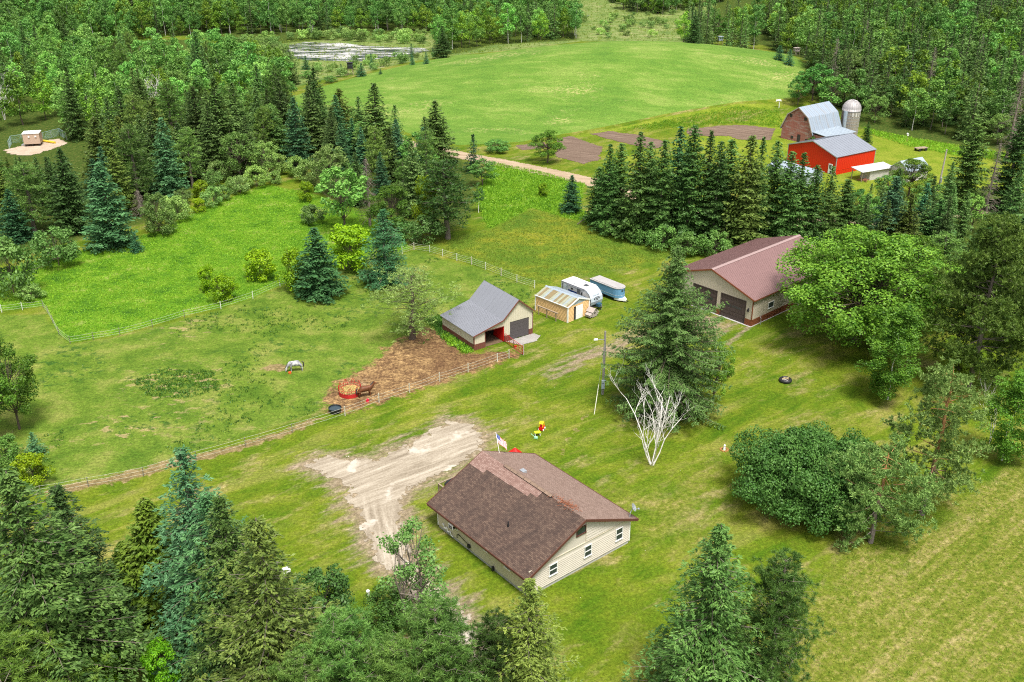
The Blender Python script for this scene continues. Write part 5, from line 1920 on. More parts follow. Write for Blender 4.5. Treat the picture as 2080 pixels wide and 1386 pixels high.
# open fronted white shed and outbuilding
os_ = thing('open_shed', 'low white roofed open shed with whitewashed boards beside the red shed', 'shed', (77.3, 210.0, 0), R(27))
for k in range(11):
    b = MB()
    b.box(1.2, 7.6, 0.0 + 0.012 * (k % 2), 0.12, 0.02 + k * 0.2, 0.20 + k * 0.2)
    b.build('board', M_WHITEWASH, os_)
b = MB()
b.box(1.2, 7.6, 0.13, 2.7, 0, 2.2)
b.build('wall', M_WHITEWASH, os_)
b = MB()
slab(b, (-1.6, -0.45, 2.25), (8.0, -0.45, 2.25), (8.0, 3.1, 2.65), (-1.6, 3.1, 2.65), 0.08)
ribs(b, (-1.6, -0.45, 2.25), (8.0, -0.45, 2.25), (8.0, 3.1, 2.65), (-1.6, 3.1, 2.65), 0.7, 0.05, 0.03)
b.build('roof', plain('chalk_white_roof', (0.50, 0.50, 0.50), 0.5, 0.1), os_)
for yy in (-0.3, 2.6):
    b = MB()
    b.box(-1.5, -1.36, yy, yy + 0.14, 0, 2.25)
    b.build('post', M_WOOD, os_)
wp = MB()
g_ = random.Random(3)
for k in range(14):
    a = Vector((g_.uniform(-0.9, 0.5), g_.uniform(-0.6, 1.0), g_.uniform(0.06, 0.5)))
    wp.bar(a, a + Vector((g_.uniform(-0.9, 0.9), g_.uniform(-0.5, 0.5), g_.uniform(-0.05, 0.2))), 0.12)
o = wp.build('scrap_wood_pile', plain('reddish_wood', (0.23, 0.09, 0.06), 0.9, 0.3), None)
o.location = (77.0, 209.4, 0)
tag(o, 'pile of reddish scrap wood under the open shed roof', 'wood pile')
ob = thing('white_outbuilding', 'white gabled outbuilding behind leafy trees right of the red shed', 'outbuilding', (86.0, 209.0, 0), R(30))
b = MB()
b.box(0, 6.5, 0, 4.6, 0, 2.5)
b.prism([(0, 2.5), (4.6, 2.5), (2.3, 4.2)], 0, 6.5, 0, 'x')
b.build('wall', M_WHITEWASH, ob)
for q in (((-0.3, -0.3, 2.35), (6.8, -0.3, 2.35), (6.8, 2.3, 4.3), (-0.3, 2.3, 4.3)), ((6.8, 4.9, 2.35), (-0.3, 4.9, 2.35), (-0.3, 2.3, 4.3), (6.8, 2.3, 4.3))):
    b = MB()
    slab(b, *q, 0.08)
    b.build('roof', M_LIGHTROOF, ob)
add_window(ob, 'y', 2.5, 3.5, 1.0, 2.0, 0.0, M_WHITE, M_GLASS)
rt = P(2085, 352)
o2 = thing('roofed_feeder', 'small white roofed shelter at the far right edge of the farmyard', 'shelter', rt, R(25))
b = MB()
slab(b, (-0.2, -1.6, 1.3), (2.6, -1.6, 1.3), (2.6, 0, 2.3), (-0.2, 0, 2.3), 0.07)
slab(b, (2.6, 1.6, 1.3), (-0.2, 1.6, 1.3), (-0.2, 0, 2.3), (2.6, 0, 2.3), 0.07)
b.build('roof', M_WHITE, o2)
b = MB()
b.box(0, 2.4, -1.2, 1.2, 0, 1.45)
b.build('wall', M_BLACK, o2)
# white clothes post near the field corner
cb = P(1582, 219)
cpo = thing('clothesline_post', 'white T shaped clothesline post on the mown path above the old barn', 'post', cb, R(10))
b = MB()
b.box(-0.07, 0.07, -0.07, 0.07, 0, 2.2)
b.build('post', M_WHITE, cpo)
b = MB()
b.box(-1.1, 0.5, -0.10, 0.10, 1.75, 1.95)
b.box(-0.9, 0.35, -0.28, -0.12, 1.9, 2.2)
b.box(-0.9, 0.35, 0.12, 0.28, 1.9, 2.2)
b.build('cross_arm', M_WHITE, cpo)
for px, py, lab in ((1842, 286, 'small white bird box on a post in the long grass beyond the barn'),):
    q = P(px, py)
    t_ = thing('bird_box', lab, 'bird box', q)
    b = MB()
    b.box(-0.04, 0.04, -0.04, 0.04, 0, 1.3)
    b.build('post', M_WOOD, t_)
    b = MB()
    b.box(-0.2, 0.2, -0.2, 0.2, 1.3, 1.7)
    b.prism([(-0.26, 1.7), (0.26, 1.7), (0, 1.95)], -0.26, 0.26)
    b.build('box', M_WHITE, t_)
q = P(1870, 306)
t_ = thing('farm_trailer', 'rusty flat farm trailer parked in long grass beyond the red shed', 'trailer', q, R(20))
b = MB()
b.box(-1.6, 1.6, -0.7, 0.7, 0.6, 0.75)
b.build('flat_bed', M_WOOD, t_)
for sx in (-0.9, 0.9):
    for sy in (-0.75, 0.75):
        b = MB()
        b.tube([(sx, sy - 0.08, 0.34), (sx, sy + 0.08, 0.34)], 0.34, 12)
        b.build('wheel', M_BLACK, t_)

# hunting stands at the wood edges
def stand(px, py, top, mat, label):
    q = P(px, py)
    H = rise(q, top)
    t_ = thing('hunting_stand', label, 'hunting stand', q, R(15))
    z0 = H * 0.52
    for sx in (-0.7, 0.7):
        for sy in (-0.6, 0.6):
            b = MB()
            b.bar((sx * 1.35, sy * 1.35, -0.1), (sx, sy, z0), 0.12)
            b.build('leg', M_WOOD, t_)
    b = MB()
    b.box(-0.85, 0.85, -0.8, 0.8, z0, H - 0.15)
    b.build('cabin', mat, t_)
    b = MB()
    b.prism([(-1.0, H - 0.15), (1.0, H - 0.15), (1.0, H - 0.02), (-1.0, H + 0.05)], -0.95, 0.95)
    b.build('roof', mat, t_)
    for xx in (-0.6, 0.15):
        b = MB()
        b.box(xx, xx + 0.45, -0.812, -0.802, z0 + (H - z0) * 0.4, z0 + (H - z0) * 0.72)
        b.build('window', M_GLASS, t_)
stand(712, 152, 127, M_BLACK, 'black hunting stand on legs near the pond')
stand(1462, 92, 74, M_LIGHTROOF, 'pale hunting stand on legs at the edge of the far woods')
stand(1617, 112, 97, M_GREYWOOD, 'brown hunting stand among spruces right of the crop field')
q = P(1508, 97)
o = MB()
o.blob((0, 0, 0.5), (1.6, 0.9, 0.7), 10)
o.blob((0.9, 0.3, 0.4), (1.0, 0.8, 0.6), 10)
o = o.build('brush_heap', plain('red_brown_brush', (0.20, 0.075, 0.05), 0.95, 0.4, 4), None, loc=q)
tag(o, 'low red brown heap at the far edge of the crop field', 'brush heap')

# tan pump building on its sandy lot, far left
tb = thing('pump_building', 'boxy tan building raised on blocks in a sandy fenced lot', 'building', P(50, 299), R(0))
tb.rotation_euler = (0, 0, R(14))
M_TAN = plain('tan_panels', (0.44, 0.325, 0.245), 0.7, 0.06)
m_ = mpp(tb.location)
b = MB()
b.box(0, 3.8, 0, 3.2, 0.65, 3.15)
b.build('wall', M_TAN, tb)
b = MB()
b.box(-0.1, 3.9, -0.1, 3.3, 3.15, 3.27)
b.build('roof', M_WHITE, tb)
b = MB()
for xx in (0.2, 1.8, 3.3):
    for yy in (0.2, 2.7):
        b.box(xx, xx + 0.3, yy, yy + 0.3, 0, 0.65)
b.build('support_block', M_BLACK, tb)
for xx in (1.2, 2.75):
    b = MB()
    b.prism([(xx, 2.3), (xx + 0.4, 2.3), (xx + 0.35, 2.6), (xx + 0.05, 2.6)], -0.2, -0.003)
    b.build('vent_hood', M_WHITE, tb)
b = MB()
b.box(-0.06, -0.003, 1.2, 2.1, 0.7, 2.4)
b.build('door', M_LIGHTROOF, tb)
b = MB()
for i in range(3):
    b.box(-0.95 + i * 0.3, -0.05, 1.2, 2.1, 0.12 + i * 0.18, 0.28 + i * 0.18)
b.build('steps', M_STEEL, tb)
def chain_fence(pix, label, H=1.9):
    pts = [P(*q_) for q_ in pix]
    t_ = thing('chain_link_fence', label, 'fence', pts[0])
    o0 = pts[0]
    for a, c in zip(pts[:-1], pts[1:]):
        n_ = max(1, int((c - a).length / 2.5))
        for i in range(n_ + 1):
            p = a.lerp(c, i / n_) - o0
            b = MB()
            b.tube([p, p + Vector((0, 0, H))], 0.05, 6)
            b.build('post', M_STEEL, t_)
        b = MB()
        b.tube([a - o0 + Vector((0, 0, H)), c - o0 + Vector((0, 0, H))], 0.04, 5)
        L = (c - a).length
        for i in range(int(L / 0.35)):
            p = a.lerp(c, i * 0.35 / L) - o0
            e1 = a.lerp(c, min(1, (i * 0.35 + H * 0.8) / L)) - o0
            e0 = a.lerp(c, max(0, (i * 0.35 - H * 0.8) / L)) - o0
            b.tube([p, e1 + Vector((0, 0, H))], 0.012, 3, 0, False)
            b.tube([p, e0 + Vector((0, 0, H))], 0.012, 3, 0, False)
        o_ = b.build('mesh_wire', plain('green_wire', (0.30, 0.45, 0.42), 0.5, 0.1), t_)
        o_['kind'] = 'stuff'
chain_fence([(19, 303), (24, 292), (46, 289)], 'chain link fence left of the tan pump building')
chain_fence([(88, 285), (122, 276), (136, 285)], 'chain link fence right of the tan pump building')
tube_y = MB()
tube_y.tube([(0, 0, 0.3), (4.4, -2.2, 0.3)], 0.3, 10)
o = tube_y.build('yellow_pipe', plain('yellow_paint', (0.60, 0.42, 0.03), 0.5), None, loc=P(84, 288))
tag(o, 'yellow pipe lying beside the tan pump building', 'pipe')

# ------------------------------------------------------------------ travel trailer
RVA = -48.0
rv = thing('travel_trailer', 'white travel trailer with dark blue stripe and oval emblem on its nose', 'trailer', (7.75, 143.55, 0), R(RVA))
rv.scale = (1.06, 1.06, 1.0)
M_RVW = plain('trailer_white', (0.62, 0.63, 0.64), 0.35, 0.04, 0.8)
M_RVR = plain('trailer_roof', (0.58, 0.565, 0.55), 0.6, 0.05)
M_RVB = plain('navy_stripe', (0.012, 0.045, 0.20), 0.4, 0.1)
M_RVG = plain('grey_band', (0.16, 0.17, 0.19), 0.5, 0.1)
M_SILV = plain('silver_nose', (0.44, 0.50, 0.56), 0.3, 0.05, 0.8, 0.1)
side = [(0, 0.72), (6.0, 0.72), (6.12, 1.25), (6.0, 1.85), (5.6, 2.5), (5.0, 2.95), (4.6, 3.02), (0.12, 3.02), (0, 2.9)]
b = MB()
b.prism(side, 0, 2.45)
b.build('body', M_RVW, rv)
b = MB()
nose = [(6.0, 0.72), (6.12, 1.25), (6.0, 1.85), (5.6, 2.5), (5.0, 2.95)]
for (x0, z0), (x1, z1) in zip(nose[:-1], nose[1:]):
    n_ = Vector((z1 - z0, 0, -(x1 - x0))).normalized() * 0.02
    b.face([(x0 + n_.x, 0.02, z0 + n_.z), (x0 + n_.x, 2.43, z0 + n_.z), (x1 + n_.x, 2.43, z1 + n_.z), (x1 + n_.x, 0.02, z1 + n_.z)])
b.build('nose_cap', M_SILV, rv)
b = MB()
b.box(0.02, 4.75, -0.03, 2.48, 3.02, 3.08)
b.build('roof', M_RVR, rv)
b = MB()
b.box(0.02, 4.75, -0.06, -0.003, 2.90, 3.02)
b.tube([(4.75, -0.02, 2.97), (5.05, -0.02, 2.92), (5.62, -0.02, 2.5), (6.02, -0.02, 1.85), (6.14, -0.02, 1.25), (6.02, -0.02, 0.72)], 0.035, 5)
b.box(-0.02, -0.003, 0.0, 2.45, 0.75, 2.9)
b.build('dark_edge_trim', M_RVG, rv)
b = MB()
b.box(1.45, 3.2, -0.012, -0.003, 1.72, 2.08)
b.face([(3.9, -0.008, 1.72), (6.02, -0.008, 1.50), (6.04, -0.008, 1.75), (3.9, -0.008, 2.05)])
b.build('stripe', M_RVB, rv)
b = MB()
b.box(0.05, 5.98, -0.014, -0.004, 0.72, 0.98)
b.box(0.1, 0.42, -0.014, -0.004, 1.1, 2.75)
b.box(3.25, 3.9, -0.014, -0.004, 0.8, 2.72)
b.build('grey_panel', M_RVG, rv)
for x0, x1, z0, z1 in ((0.5, 1.0, 1.5, 2.6), (1.06, 1.4, 1.5, 2.6), (2.0, 2.4, 2.2, 2.5)):
    b = MB()
    b.box(x0, x1, -0.02, -0.005, z0, z1)
    b.build('window', M_GLASS if x0 > 1.5 else M_SILV, rv)
b = MB()
b.box(4.0, 4.5, -0.03, -0.006, 0.85, 2.6)
dd = b.build('door', M_RVW, rv)
b = MB()
b.box(4.12, 4.38, -0.042, -0.03, 1.8, 2.4)
b.build('pane', M_GLASS, dd)
b = MB()
b.tube([(1.2, -0.10, 2.86), (4.6, -0.10, 2.86)], 0.06, 8)
b.build('awning_roll', M_RVG, rv)
b = MB()
b.prism([(0.75, 3.08), (1.75, 3.08), (1.65, 3.34), (0.85, 3.34)], 1.4, 2.05)
b.build('roof_air_unit', M_WHITE, rv)
for x0, y0, w_, mt in ((2.3, 1.2, 0.4, M_WHITE), (3.1, 0.55, 0.16, M_STEEL), (2.2, 0.4, 0.16, M_STEEL), (3.0, 1.75, 0.2, M_STEEL)):
    b = MB()
    b.box(x0, x0 + w_, y0, y0 + w_, 3.08, 3.17)
    b.build('roof_vent', mt, rv)
b = MB()
b.box(3.6, 4.2, 0.9, 1.5, 3.08, 3.17)
b.build('skylight', M_GLASS, rv)
for yy in (0.02, 2.25):
    for xx in (2.4, 3.2):
        b = MB()
        b.tube([(xx, yy, 0.34), (xx, yy + 0.2, 0.34)], 0.34, 16)
        wo = b.build('wheel', M_BLACK, rv)
        b = MB()
        b.tube([(xx, yy - 0.01, 0.34), (xx, yy + 0.21, 0.34)], 0.19, 10)
        b.build('rim', M_STEEL, wo)
b = MB()
b.bar((5.9, 0.25, 0.55), (7.15, 1.22, 0.5), 0.1)
b.bar((5.9, 2.2, 0.55), (7.15, 1.23, 0.5), 0.1)
b.box(0.2, 5.9, 0.3, 2.15, 0.5, 0.72)
b.build('frame', M_BLACK, rv)
b = MB()
b.prism([(6.25, 0.55), (6.85, 0.55), (6.8, 1.0), (6.3, 1.0)], 0.85, 1.6)
b.build('gas_bottle_cover', plain('dark_blue_plastic', (0.03, 0.09, 0.14), 0.5), rv)
b = MB()
b.tube([(7.0, 1.22, 0), (7.0, 1.22, 0.95)], 0.05, 8)
b.build('jack', M_STEEL, rv)
for yy in (0.3, 2.1):
    b = MB()
    b.bar((5.5, yy, 0.0), (5.5, yy, 0.6), 0.09)
    b.build('stabiliser', M_BLACK, rv)
# emblem and lettering on the nose, laid on the sloping cap between (6.0,1.85) and (5.6,2.5)
pa, pb = Vector((6.06, 0, 1.55)), Vector((5.64, 0, 2.46))
ez = (Vector((5.6, 0, 2.5)) - Vector((6.0, 0, 1.85))).normalized()
en = Vector((ez.z, 0, -ez.x))
def on_nose(y, s_):
    """s_: metres up from the knuckle (6.0,1.85); below it the lower facet is used"""
    if s_ >= 0:
        return Vector((6.0, y, 1.85)) + ez * s_ + en * 0.035
    l2 = (Vector((6.0, 0, 1.85)) - Vector((6.12, 0, 1.25))).normalized()
    n2 = Vector((l2.z, 0, -l2.x))
    return Vector((6.0, y, 1.85)) + l2 * s_ + n2 * 0.035
b = MB()
N_ = 28
for i in range(N_):
    a0, a1 = 2 * math.pi * i / N_, 2 * math.pi * (i + 1) / N_
    def el(a, ry, rz):
        return on_nose(1.25 + ry * math.cos(a), -0.22 + rz * math.sin(a))
    th0, th1 = (0.86, 0.80) if i % 7 else (0.7, 0.6)
    b.face([el(a0, 0.62, 0.26), el(a1, 0.62, 0.26), el(a1, 0.62 * th0, 0.26 * th1), el(a0, 0.62 * th0, 0.26 * th1)])
for (y0, s0, y1, s1, y2, s2) in ((0.95, -0.30, 1.15, -0.02, 1.22, -0.36), (1.22, -0.36, 1.35, -0.10, 1.42, -0.30), (1.40, -0.14, 1.72, -0.04, 1.5, -0.32), (0.62, -0.22, 0.95, -0.12, 0.86, -0.30), (1.15, -0.40, 1.45, -0.38, 1.25, -0.50)):
    b.face([on_nose(y0, s0), on_nose(y1, s1), on_nose(y2, s2)])
b.build('emblem', M_BLACK, rv)
tc = bpy.data.curves.new('lettering', 'FONT')
tc.body = 'WOLF PUP'
tc.size = 0.27
tc.align_x = 'CENTER'
tc.extrude = 0.004
_to = bpy.data.objects.new('lettering_outline', tc)
COL.objects.link(_to)
bpy.context.view_layer.update()
_lm = bpy.data.meshes.new_from_object(_to.evaluated_get(bpy.context.evaluated_depsgraph_get()))
bpy.data.objects.remove(_to)
_lm.materials.clear()
_lm.materials.append(M_RVG)
to = bpy.data.objects.new('lettering', _lm)
COL.objects.link(to)
to.parent = rv
Xv, Yv = Vector((0, 1, 0)), ez
mt = Matrix((Xv, Yv, Xv.cross(Yv))).transposed().to_4x4()
mt.translation = on_nose(1.22, 0.20) + en * 0.004
to.matrix_basis = mt

# horse trailer
ht = thing('horse_trailer', 'blue horse trailer with rounded front and pale roof beside the travel trailer', 'trailer', (12.45, 146.35, 0), R(-49))
M_BLUE = plain('trailer_blue', (0.115, 0.265, 0.43), 0.45, 0.12, 0.8)
M_HROOF = plain('chalky_roof', (0.34, 0.325, 0.32), 0.7, 0.10, 1)
TL, TWd = 5.1, 2.15
def plan(grow=0.0):
    pts = [(-grow, -grow)]
    for i in range(9):
        a = -math.pi / 2 + math.pi * i / 8
        pts.append((TL + 0.0 + (1.15 + grow) * math.cos(a), TWd / 2 + (TWd / 2 + grow) * math.sin(a)))
    pts.append((-grow, TWd + grow))
    return pts
b = MB()
b.prism(plan(), 0.62, 2.15, 0, 'z')
b.build('body', M_BLUE, ht)
b = MB()
b.prism(plan(0.06), 2.152, 2.24, 0, 'z')
b.prism(plan(-0.18), 2.242, 2.31, 0, 'z')
b.build('roof', M_HROOF, ht)
b = MB()
b.prism([(TL + 0.1, 0.15), (TL + 1.0, 0.45), (TL + 1.9, 1.0), (TL + 1.9, 1.15), (TL + 1.0, 1.7), (TL + 0.1, 2.0)], 0.25, 0.60, 0, 'z')
b.build('front_fairing', M_WHITE, ht)
b = MB()
b.prism(plan(0.015), 1.0, 1.05, 0, 'z')
b.build('rub_rail', M_SILV, ht)
for a in (-0.35, 0.15):
    b = MB()
    p0 = Vector((TL + 1.155 * math.cos(a), TWd / 2 + TWd / 2 * 1.01 * math.sin(a), 0))
    p1 = Vector((TL + 1.155 * math.cos(a + 0.3), TWd / 2 + TWd / 2 * 1.01 * math.sin(a + 0.3), 0))
    b.prism([(p0.x, p0.y), (p1.x, p1.y), (p1.x + 0.03, p1.y), (p0.x + 0.03, p0.y)], 1.72, 1.92, 0, 'z')
    b.build('front_window', M_GLASS, ht)
for yy in (-0.03, TWd - 0.17):
    for xx in (1.9, 2.7):
        b = MB()
        b.tube([(xx, yy, 0.33), (xx, yy + 0.2, 0.33)], 0.33, 14)
        b.build('wheel', M_BLACK, ht)
b = MB()
b.bar((TL + 0.5, 1.07, 0.35), (TL + 2.3, 1.07, 0.35), 0.12)
b.box(0.1, TL + 0.2, 0.1, TWd - 0.1, 0.42, 0.60)
b.build('hitch', M_BLACK, ht)

# ------------------------------------------------------------------ utility poles
up_ = P(1224, 801)
pole = thing('utility_pole', 'grey wooden utility pole with lamp arm and meter boxes on the lawn', 'pole', up_)
PHt = rise(up_, 673)
b = MB()
b.tube([(0, 0, -0.3), (0, 0, PHt)], [0.17, 0.12], 10)
b.build('post', plain('grey_pole_wood', (0.27, 0.25, 0.23), 0.9, 0.25, 3, 0, 0.3, (1, 1, 0.15)), pole)
zl = PHt * 0.865
b = MB()
b.tube([(0, -0.1, zl), (-0.45, -0.25, zl + 0.18), (-1.0, -0.4, zl + 0.25)], 0.035, 6)
la = b.build('lamp_arm', M_STEEL, pole)
b = MB()
b.prism([(-1.45, zl + 0.15), (-0.95, zl + 0.18), (-0.95, zl + 0.36), (-1.35, zl + 0.33)], -0.54, -0.30)
b.build('lamp_head', M_WHITE, la)
b = MB()
b.box(-0.22, 0.16, -0.34, -0.16, 1.75, 2.15)
b.tube([(0.16, -0.2, 2.05), (0.35, -0.2, 2.1)], 0.09, 8)
b.box(-0.22, 0.20, -0.34, -0.16, 0.95, 1.62)
b.build('meter_box', plain('pale_blue_box', (0.42, 0.50, 0.56), 0.5, 0.1), pole)
b = MB()
b.tube([(-0.16, -0.16, 0), (-0.16, -0.16, 1.0)], 0.04, 6)
b.tube([(0.14, -0.16, 2.1), (0.10, -0.14, PHt - 0.6)], 0.03, 6)
b.build('conduit', M_STEEL, pole)
gm = P(1207, 842)
gy_ = thing('guy_wire', 'slim pale guy wire guard left of the utility pole', 'guy wire', gm)
dv = Vector(up_) + Vector((0, 0, PHt * 0.8)) - Vector(gm)
b = MB()
b.tube([(0, 0, 0), dv * 0.42], 0.05, 6)
b.build('guard', plain('pale_plastic', (0.62, 0.62, 0.50), 0.5), gy_)
b = MB()
b.tube([dv * 0.42, dv * 0.98], 0.014, 4)
b.build('wire', M_STEEL, gy_)
p2 = P(1905, 388)
pole2 = thing('utility_pole', 'pale leaning utility pole with transformer beyond the windbreak at the farmyard', 'pole', p2)
H2 = rise(p2, 304)
b = MB()
b.tube([(0, 0, -0.3), (0.25, 0, H2)], [0.20, 0.14], 10)
b.build('post', plain('pale_pole_wood', (0.40, 0.36, 0.31), 0.9, 0.2, 3), pole2)
b = MB()
b.tube([(0.1, -0.35, H2 * 0.22), (0.1, -0.35, H2 * 0.33)], 0.22, 10)
b.build('transformer', M_STEEL, pole2)

# ------------------------------------------------------------------ fences
M_TPOST = plain('steel_post', (0.16, 0.15, 0.11), 0.8, 0.2)
M_POST = plain('weathered_post', (0.44, 0.40, 0.31), 0.9, 0.25, 3)
M_WPOST = plain('white_post', (0.62, 0.64, 0.56), 0.7, 0.1)
M_ROPE = plain('white_rope', (0.50, 0.52, 0.42), 0.7, 0.1)
def fence(label, pix, H, kinds, wires, name='rope_fence', rad=0.011, extra=0):
    pts = [P(*q_) for q_ in pix]
    t_ = thing(name, label, 'fence', pts[0])
    o0 = Vector(pts[0])
    full = []
    for i, p in enumerate(pts):
        k = kinds[i % len(kinds)]
        d = p - o0
        b = MB()
        if k == 't':
            b.box(d.x - 0.03, d.x + 0.03, d.y - 0.05, d.y + 0.05, d.z - 0.2, d.z + H)
        elif k == 'w':
            b.tube([d - Vector((0, 0, 0.2)), d + Vector((0, 0, H))], 0.055, 8)
        else:
            b.tube([d - Vector((0, 0, 0.2)), d + Vector((0, 0, H + 0.1))], [0.085, 0.075], 8)
        b.build('post', {'t': M_TPOST, 'w': M_WPOST, 'p': M_POST}[k], t_)
    for wz in wires:
        b = MB()
        line = []
        for a, c in zip(pts[:-1], pts[1:]):
            for f in (0, 0.33, 0.66):
                q_ = a.lerp(c, f) - o0 + Vector((0, -0.06, wz - (0.05 if f else 0)))
                line.append(q_)
        line.append(pts[-1] - o0 + Vector((0, -0.06, wz)))
        b.tube(line, rad, 4)
        b.build('rope', M_ROPE, t_)
    return t_
fence('low electric rope fence along the near edge of the horse pasture',
      [(30, 1026), (84, 1006), (180, 989), (292, 968), (399, 935), (499, 907), (594, 879), (701, 845), (770, 818), (832, 798), (893, 775), (951, 756), (1010, 735), (1034, 728)],
      1.25, 'tttttttpppppwp', (0.35, 0.8, 1.2))
fence('white rope fence running from the spruces to the tan metal shed',
      [(817, 516), (841, 508), (873, 513), (899, 521), (928, 530), (958, 538), (986, 548), (1018, 561), (1050, 574), (1086, 586)], 1.35, 'wpwwwpwpww', (0.3, 0.65, 1.0, 1.3))
fence('white rope fence between the horse pasture and the tall green meadow',
      [(805, 519), (739, 536), (660, 556), (612, 571), (569, 582), (514, 607), (449, 628), (375, 645), (310, 665), (244, 682), (190, 691), (143, 699), (120, 680), (108, 657), (98, 638), (88, 625), (46, 630), (4, 635), (-40, 640)],
      1.3, 'wwwpwwwtttttttttww', (0.4, 0.75, 1.15), 'rope_fence', 0.010)
# gate panels by the barn
def gate(a, c, label, mat, name='tube_gate', H=1.35):
    a, c = Vector(a), Vector(c)
    t_ = thing(name, label, 'gate', a)
    d = c - a
    up1 = Vector((0, 0, 1))
    b = MB()
    for z in (0.2, H):
        b.tube([up1 * z, d + up1 * z], 0.035, 6)
    for f in (0, 1):
        b.tube([d * f + up1 * 0.15, d * f + up1 * (H + 0.02)], 0.04, 6)
    b.tube([d * 0.5 + up1 * 0.2, d * 0.5 + up1 * H], 0.03, 6)
    b.build('frame', mat, t_)
    for z in np.linspace(0.2, H, 6)[1:-1]:
        b = MB()
        b.tube([up1 * z, d + up1 * z], 0.025, 6)
        b.build('bar', mat, t_)
    return t_
j0 = _bm @ Vector((5.15, -0.12, 0))
g1 = P(1062, 722)
jm = j0.lerp(g1, 0.5)
gate(j0, jm, 'red tube gate panel fixed beside the open stall of the horse barn', M_GATERED)
gate(jm, g1, 'red tube gate panel between the stall gate and the grey corner post', M_GATERED)
gate(P(1036, 728), P(1060, 721), 'rusty tube gate closing the corner of the horse yard fence', plain('rusty_gate', (0.36, 0.16, 0.09), 0.8, 0.3))
b = MB()
b.tube([(0, 0, -0.2), (0, 0, 1.75)], 0.10, 8)
o = b.build('corner_post', M_GREYWOOD, None, loc=P(1063, 721))
tag(o, 'thick grey corner post at the end of the red gate', 'post')
b = MB()
b.tube([(0, 0, 0), (0, 0, 0.40)], [0.15, 0.19], 12)
o = b.build('red_bucket', M_RED, None, loc=P(1047, 708))
tag(o, 'red bucket standing by the red gate of the horse yard', 'bucket')

# ------------------------------------------------------------------ feeder, trough, small things
fb = P(711, 800)
fd = thing('hay_feeder', 'round red hay ring feeder full of hay beside the bay horse', 'feeder', fb)
fr_ = 1.42
b = MB()
b.lathe([(fr_, 0.02), (fr_, 0.55), (fr_ - 0.03, 0.55), (fr_ - 0.03, 0.02)], 28)
b.build('sheet_ring', M_GATERED, fd)
b = MB()
for z in (0.55, 0.95):
    b.lathe([(fr_ + 0.03, z), (fr_, z + 0.03), (fr_ - 0.03, z), (fr_, z - 0.03), (fr_ + 0.03, z)], 28)
b.build('rail', M_GATERED, fd)
for k in range(9):
    b = MB()
    a = 2 * math.pi * k / 9
    pts = []
    for i in range(9):
        f = i / 8
        aa = a + (f - 0.5) * 0.42
        pts.append((fr_ * math.cos(aa), fr_ * math.sin(aa), 0.55 + 0.92 * math.sin(math.pi * f) ** 0.6))
    b.tube(pts, 0.03, 5)
    b.tube([(fr_ * math.cos(a), fr_ * math.sin(a), 0.55), (fr_ * math.cos(a), fr_ * math.sin(a), 1.45)], 0.02, 5)
    b.build('hoop', M_GATERED, fd)
ty = TB(88)
n_ = 1500
a = ty.r.rand(n_) * 6.28
q = np.sqrt(ty.r.rand(n_)) * 1.32
c = np.stack([q * np.cos(a), q * np.sin(a), 0.42 + 0.25 * np.cos(q) + ty.r.rand(n_) * 0.12], 1)
ty.leaves(c, ty.r.randn(n_, 3) * [1, 1, 0.3], ty.r.randn(n_, 3) * 0.5 + [0, 0, 1], 0.32, 0.05)
co_, _mi = ty.arrays()
mm = fast_mesh('hay', co_.reshape(-1, 3), np.arange(len(co_) * 4).reshape(-1, 4))
M_HAY = plain('hay', (0.48, 0.36, 0.13), 0.95, 0.35, 3)
mm.materials.append(M_HAY)
o = bpy.data.objects.new('hay', mm)
COL.objects.link(o)
o.location = fb
o['kind'] = 'stuff'
tq = P(681, 837)
tr_ = thing('water_trough', 'round black rubber water trough under the pasture fence', 'trough', tq)
b = MB()
b.lathe([(0.02, 0.04), (0.68, 0.04), (0.78, 0.62), (0.82, 0.64), (0.82, 0.60), (0.72, 0.0), (0.02, 0.0)], 26)
b.build('tub', M_BLACK, tr_)
b = MB()
b.lathe([(0.0, 0.48), (0.76, 0.48)], 26)
b.build('water', plain('trough_water', (0.03, 0.05, 0.06), 0.05, 0.1, 1, 0, 0, (1, 1, 1), 0.6), tr_)
b = MB()
b.prism([(-0.18, 0), (0.18, 0), (0.18, 0.36), (0.05, 0.46), (-0.18, 0.40)], -0.1, 0.1)
b.tube([(-0.1, 0, 0.42), (0, 0, 0.56), (0.1, 0, 0.44)], 0.03, 6)
o = b.build('red_jug', plain('pinkish_red_plastic', (0.62, 0.012, 0.05), 0.4), None, loc=P(747, 817))
tag(o, 'bright red plastic jug by the fence near the bay horse', 'jug')
b = MB()
b.lathe([(0.01, 0.02), (0.17, 0.02), (0.20, 0.22), (0.22, 0.22), (0.19, 0.0), (0.01, 0.0)], 16)
o = b.build('feed_pan', plain('orange_rubber', (0.65, 0.13, 0.03), 0.6), None, loc=P(589, 759))
tag(o, 'orange feed pan in front of the grazing grey horse', 'feed pan')
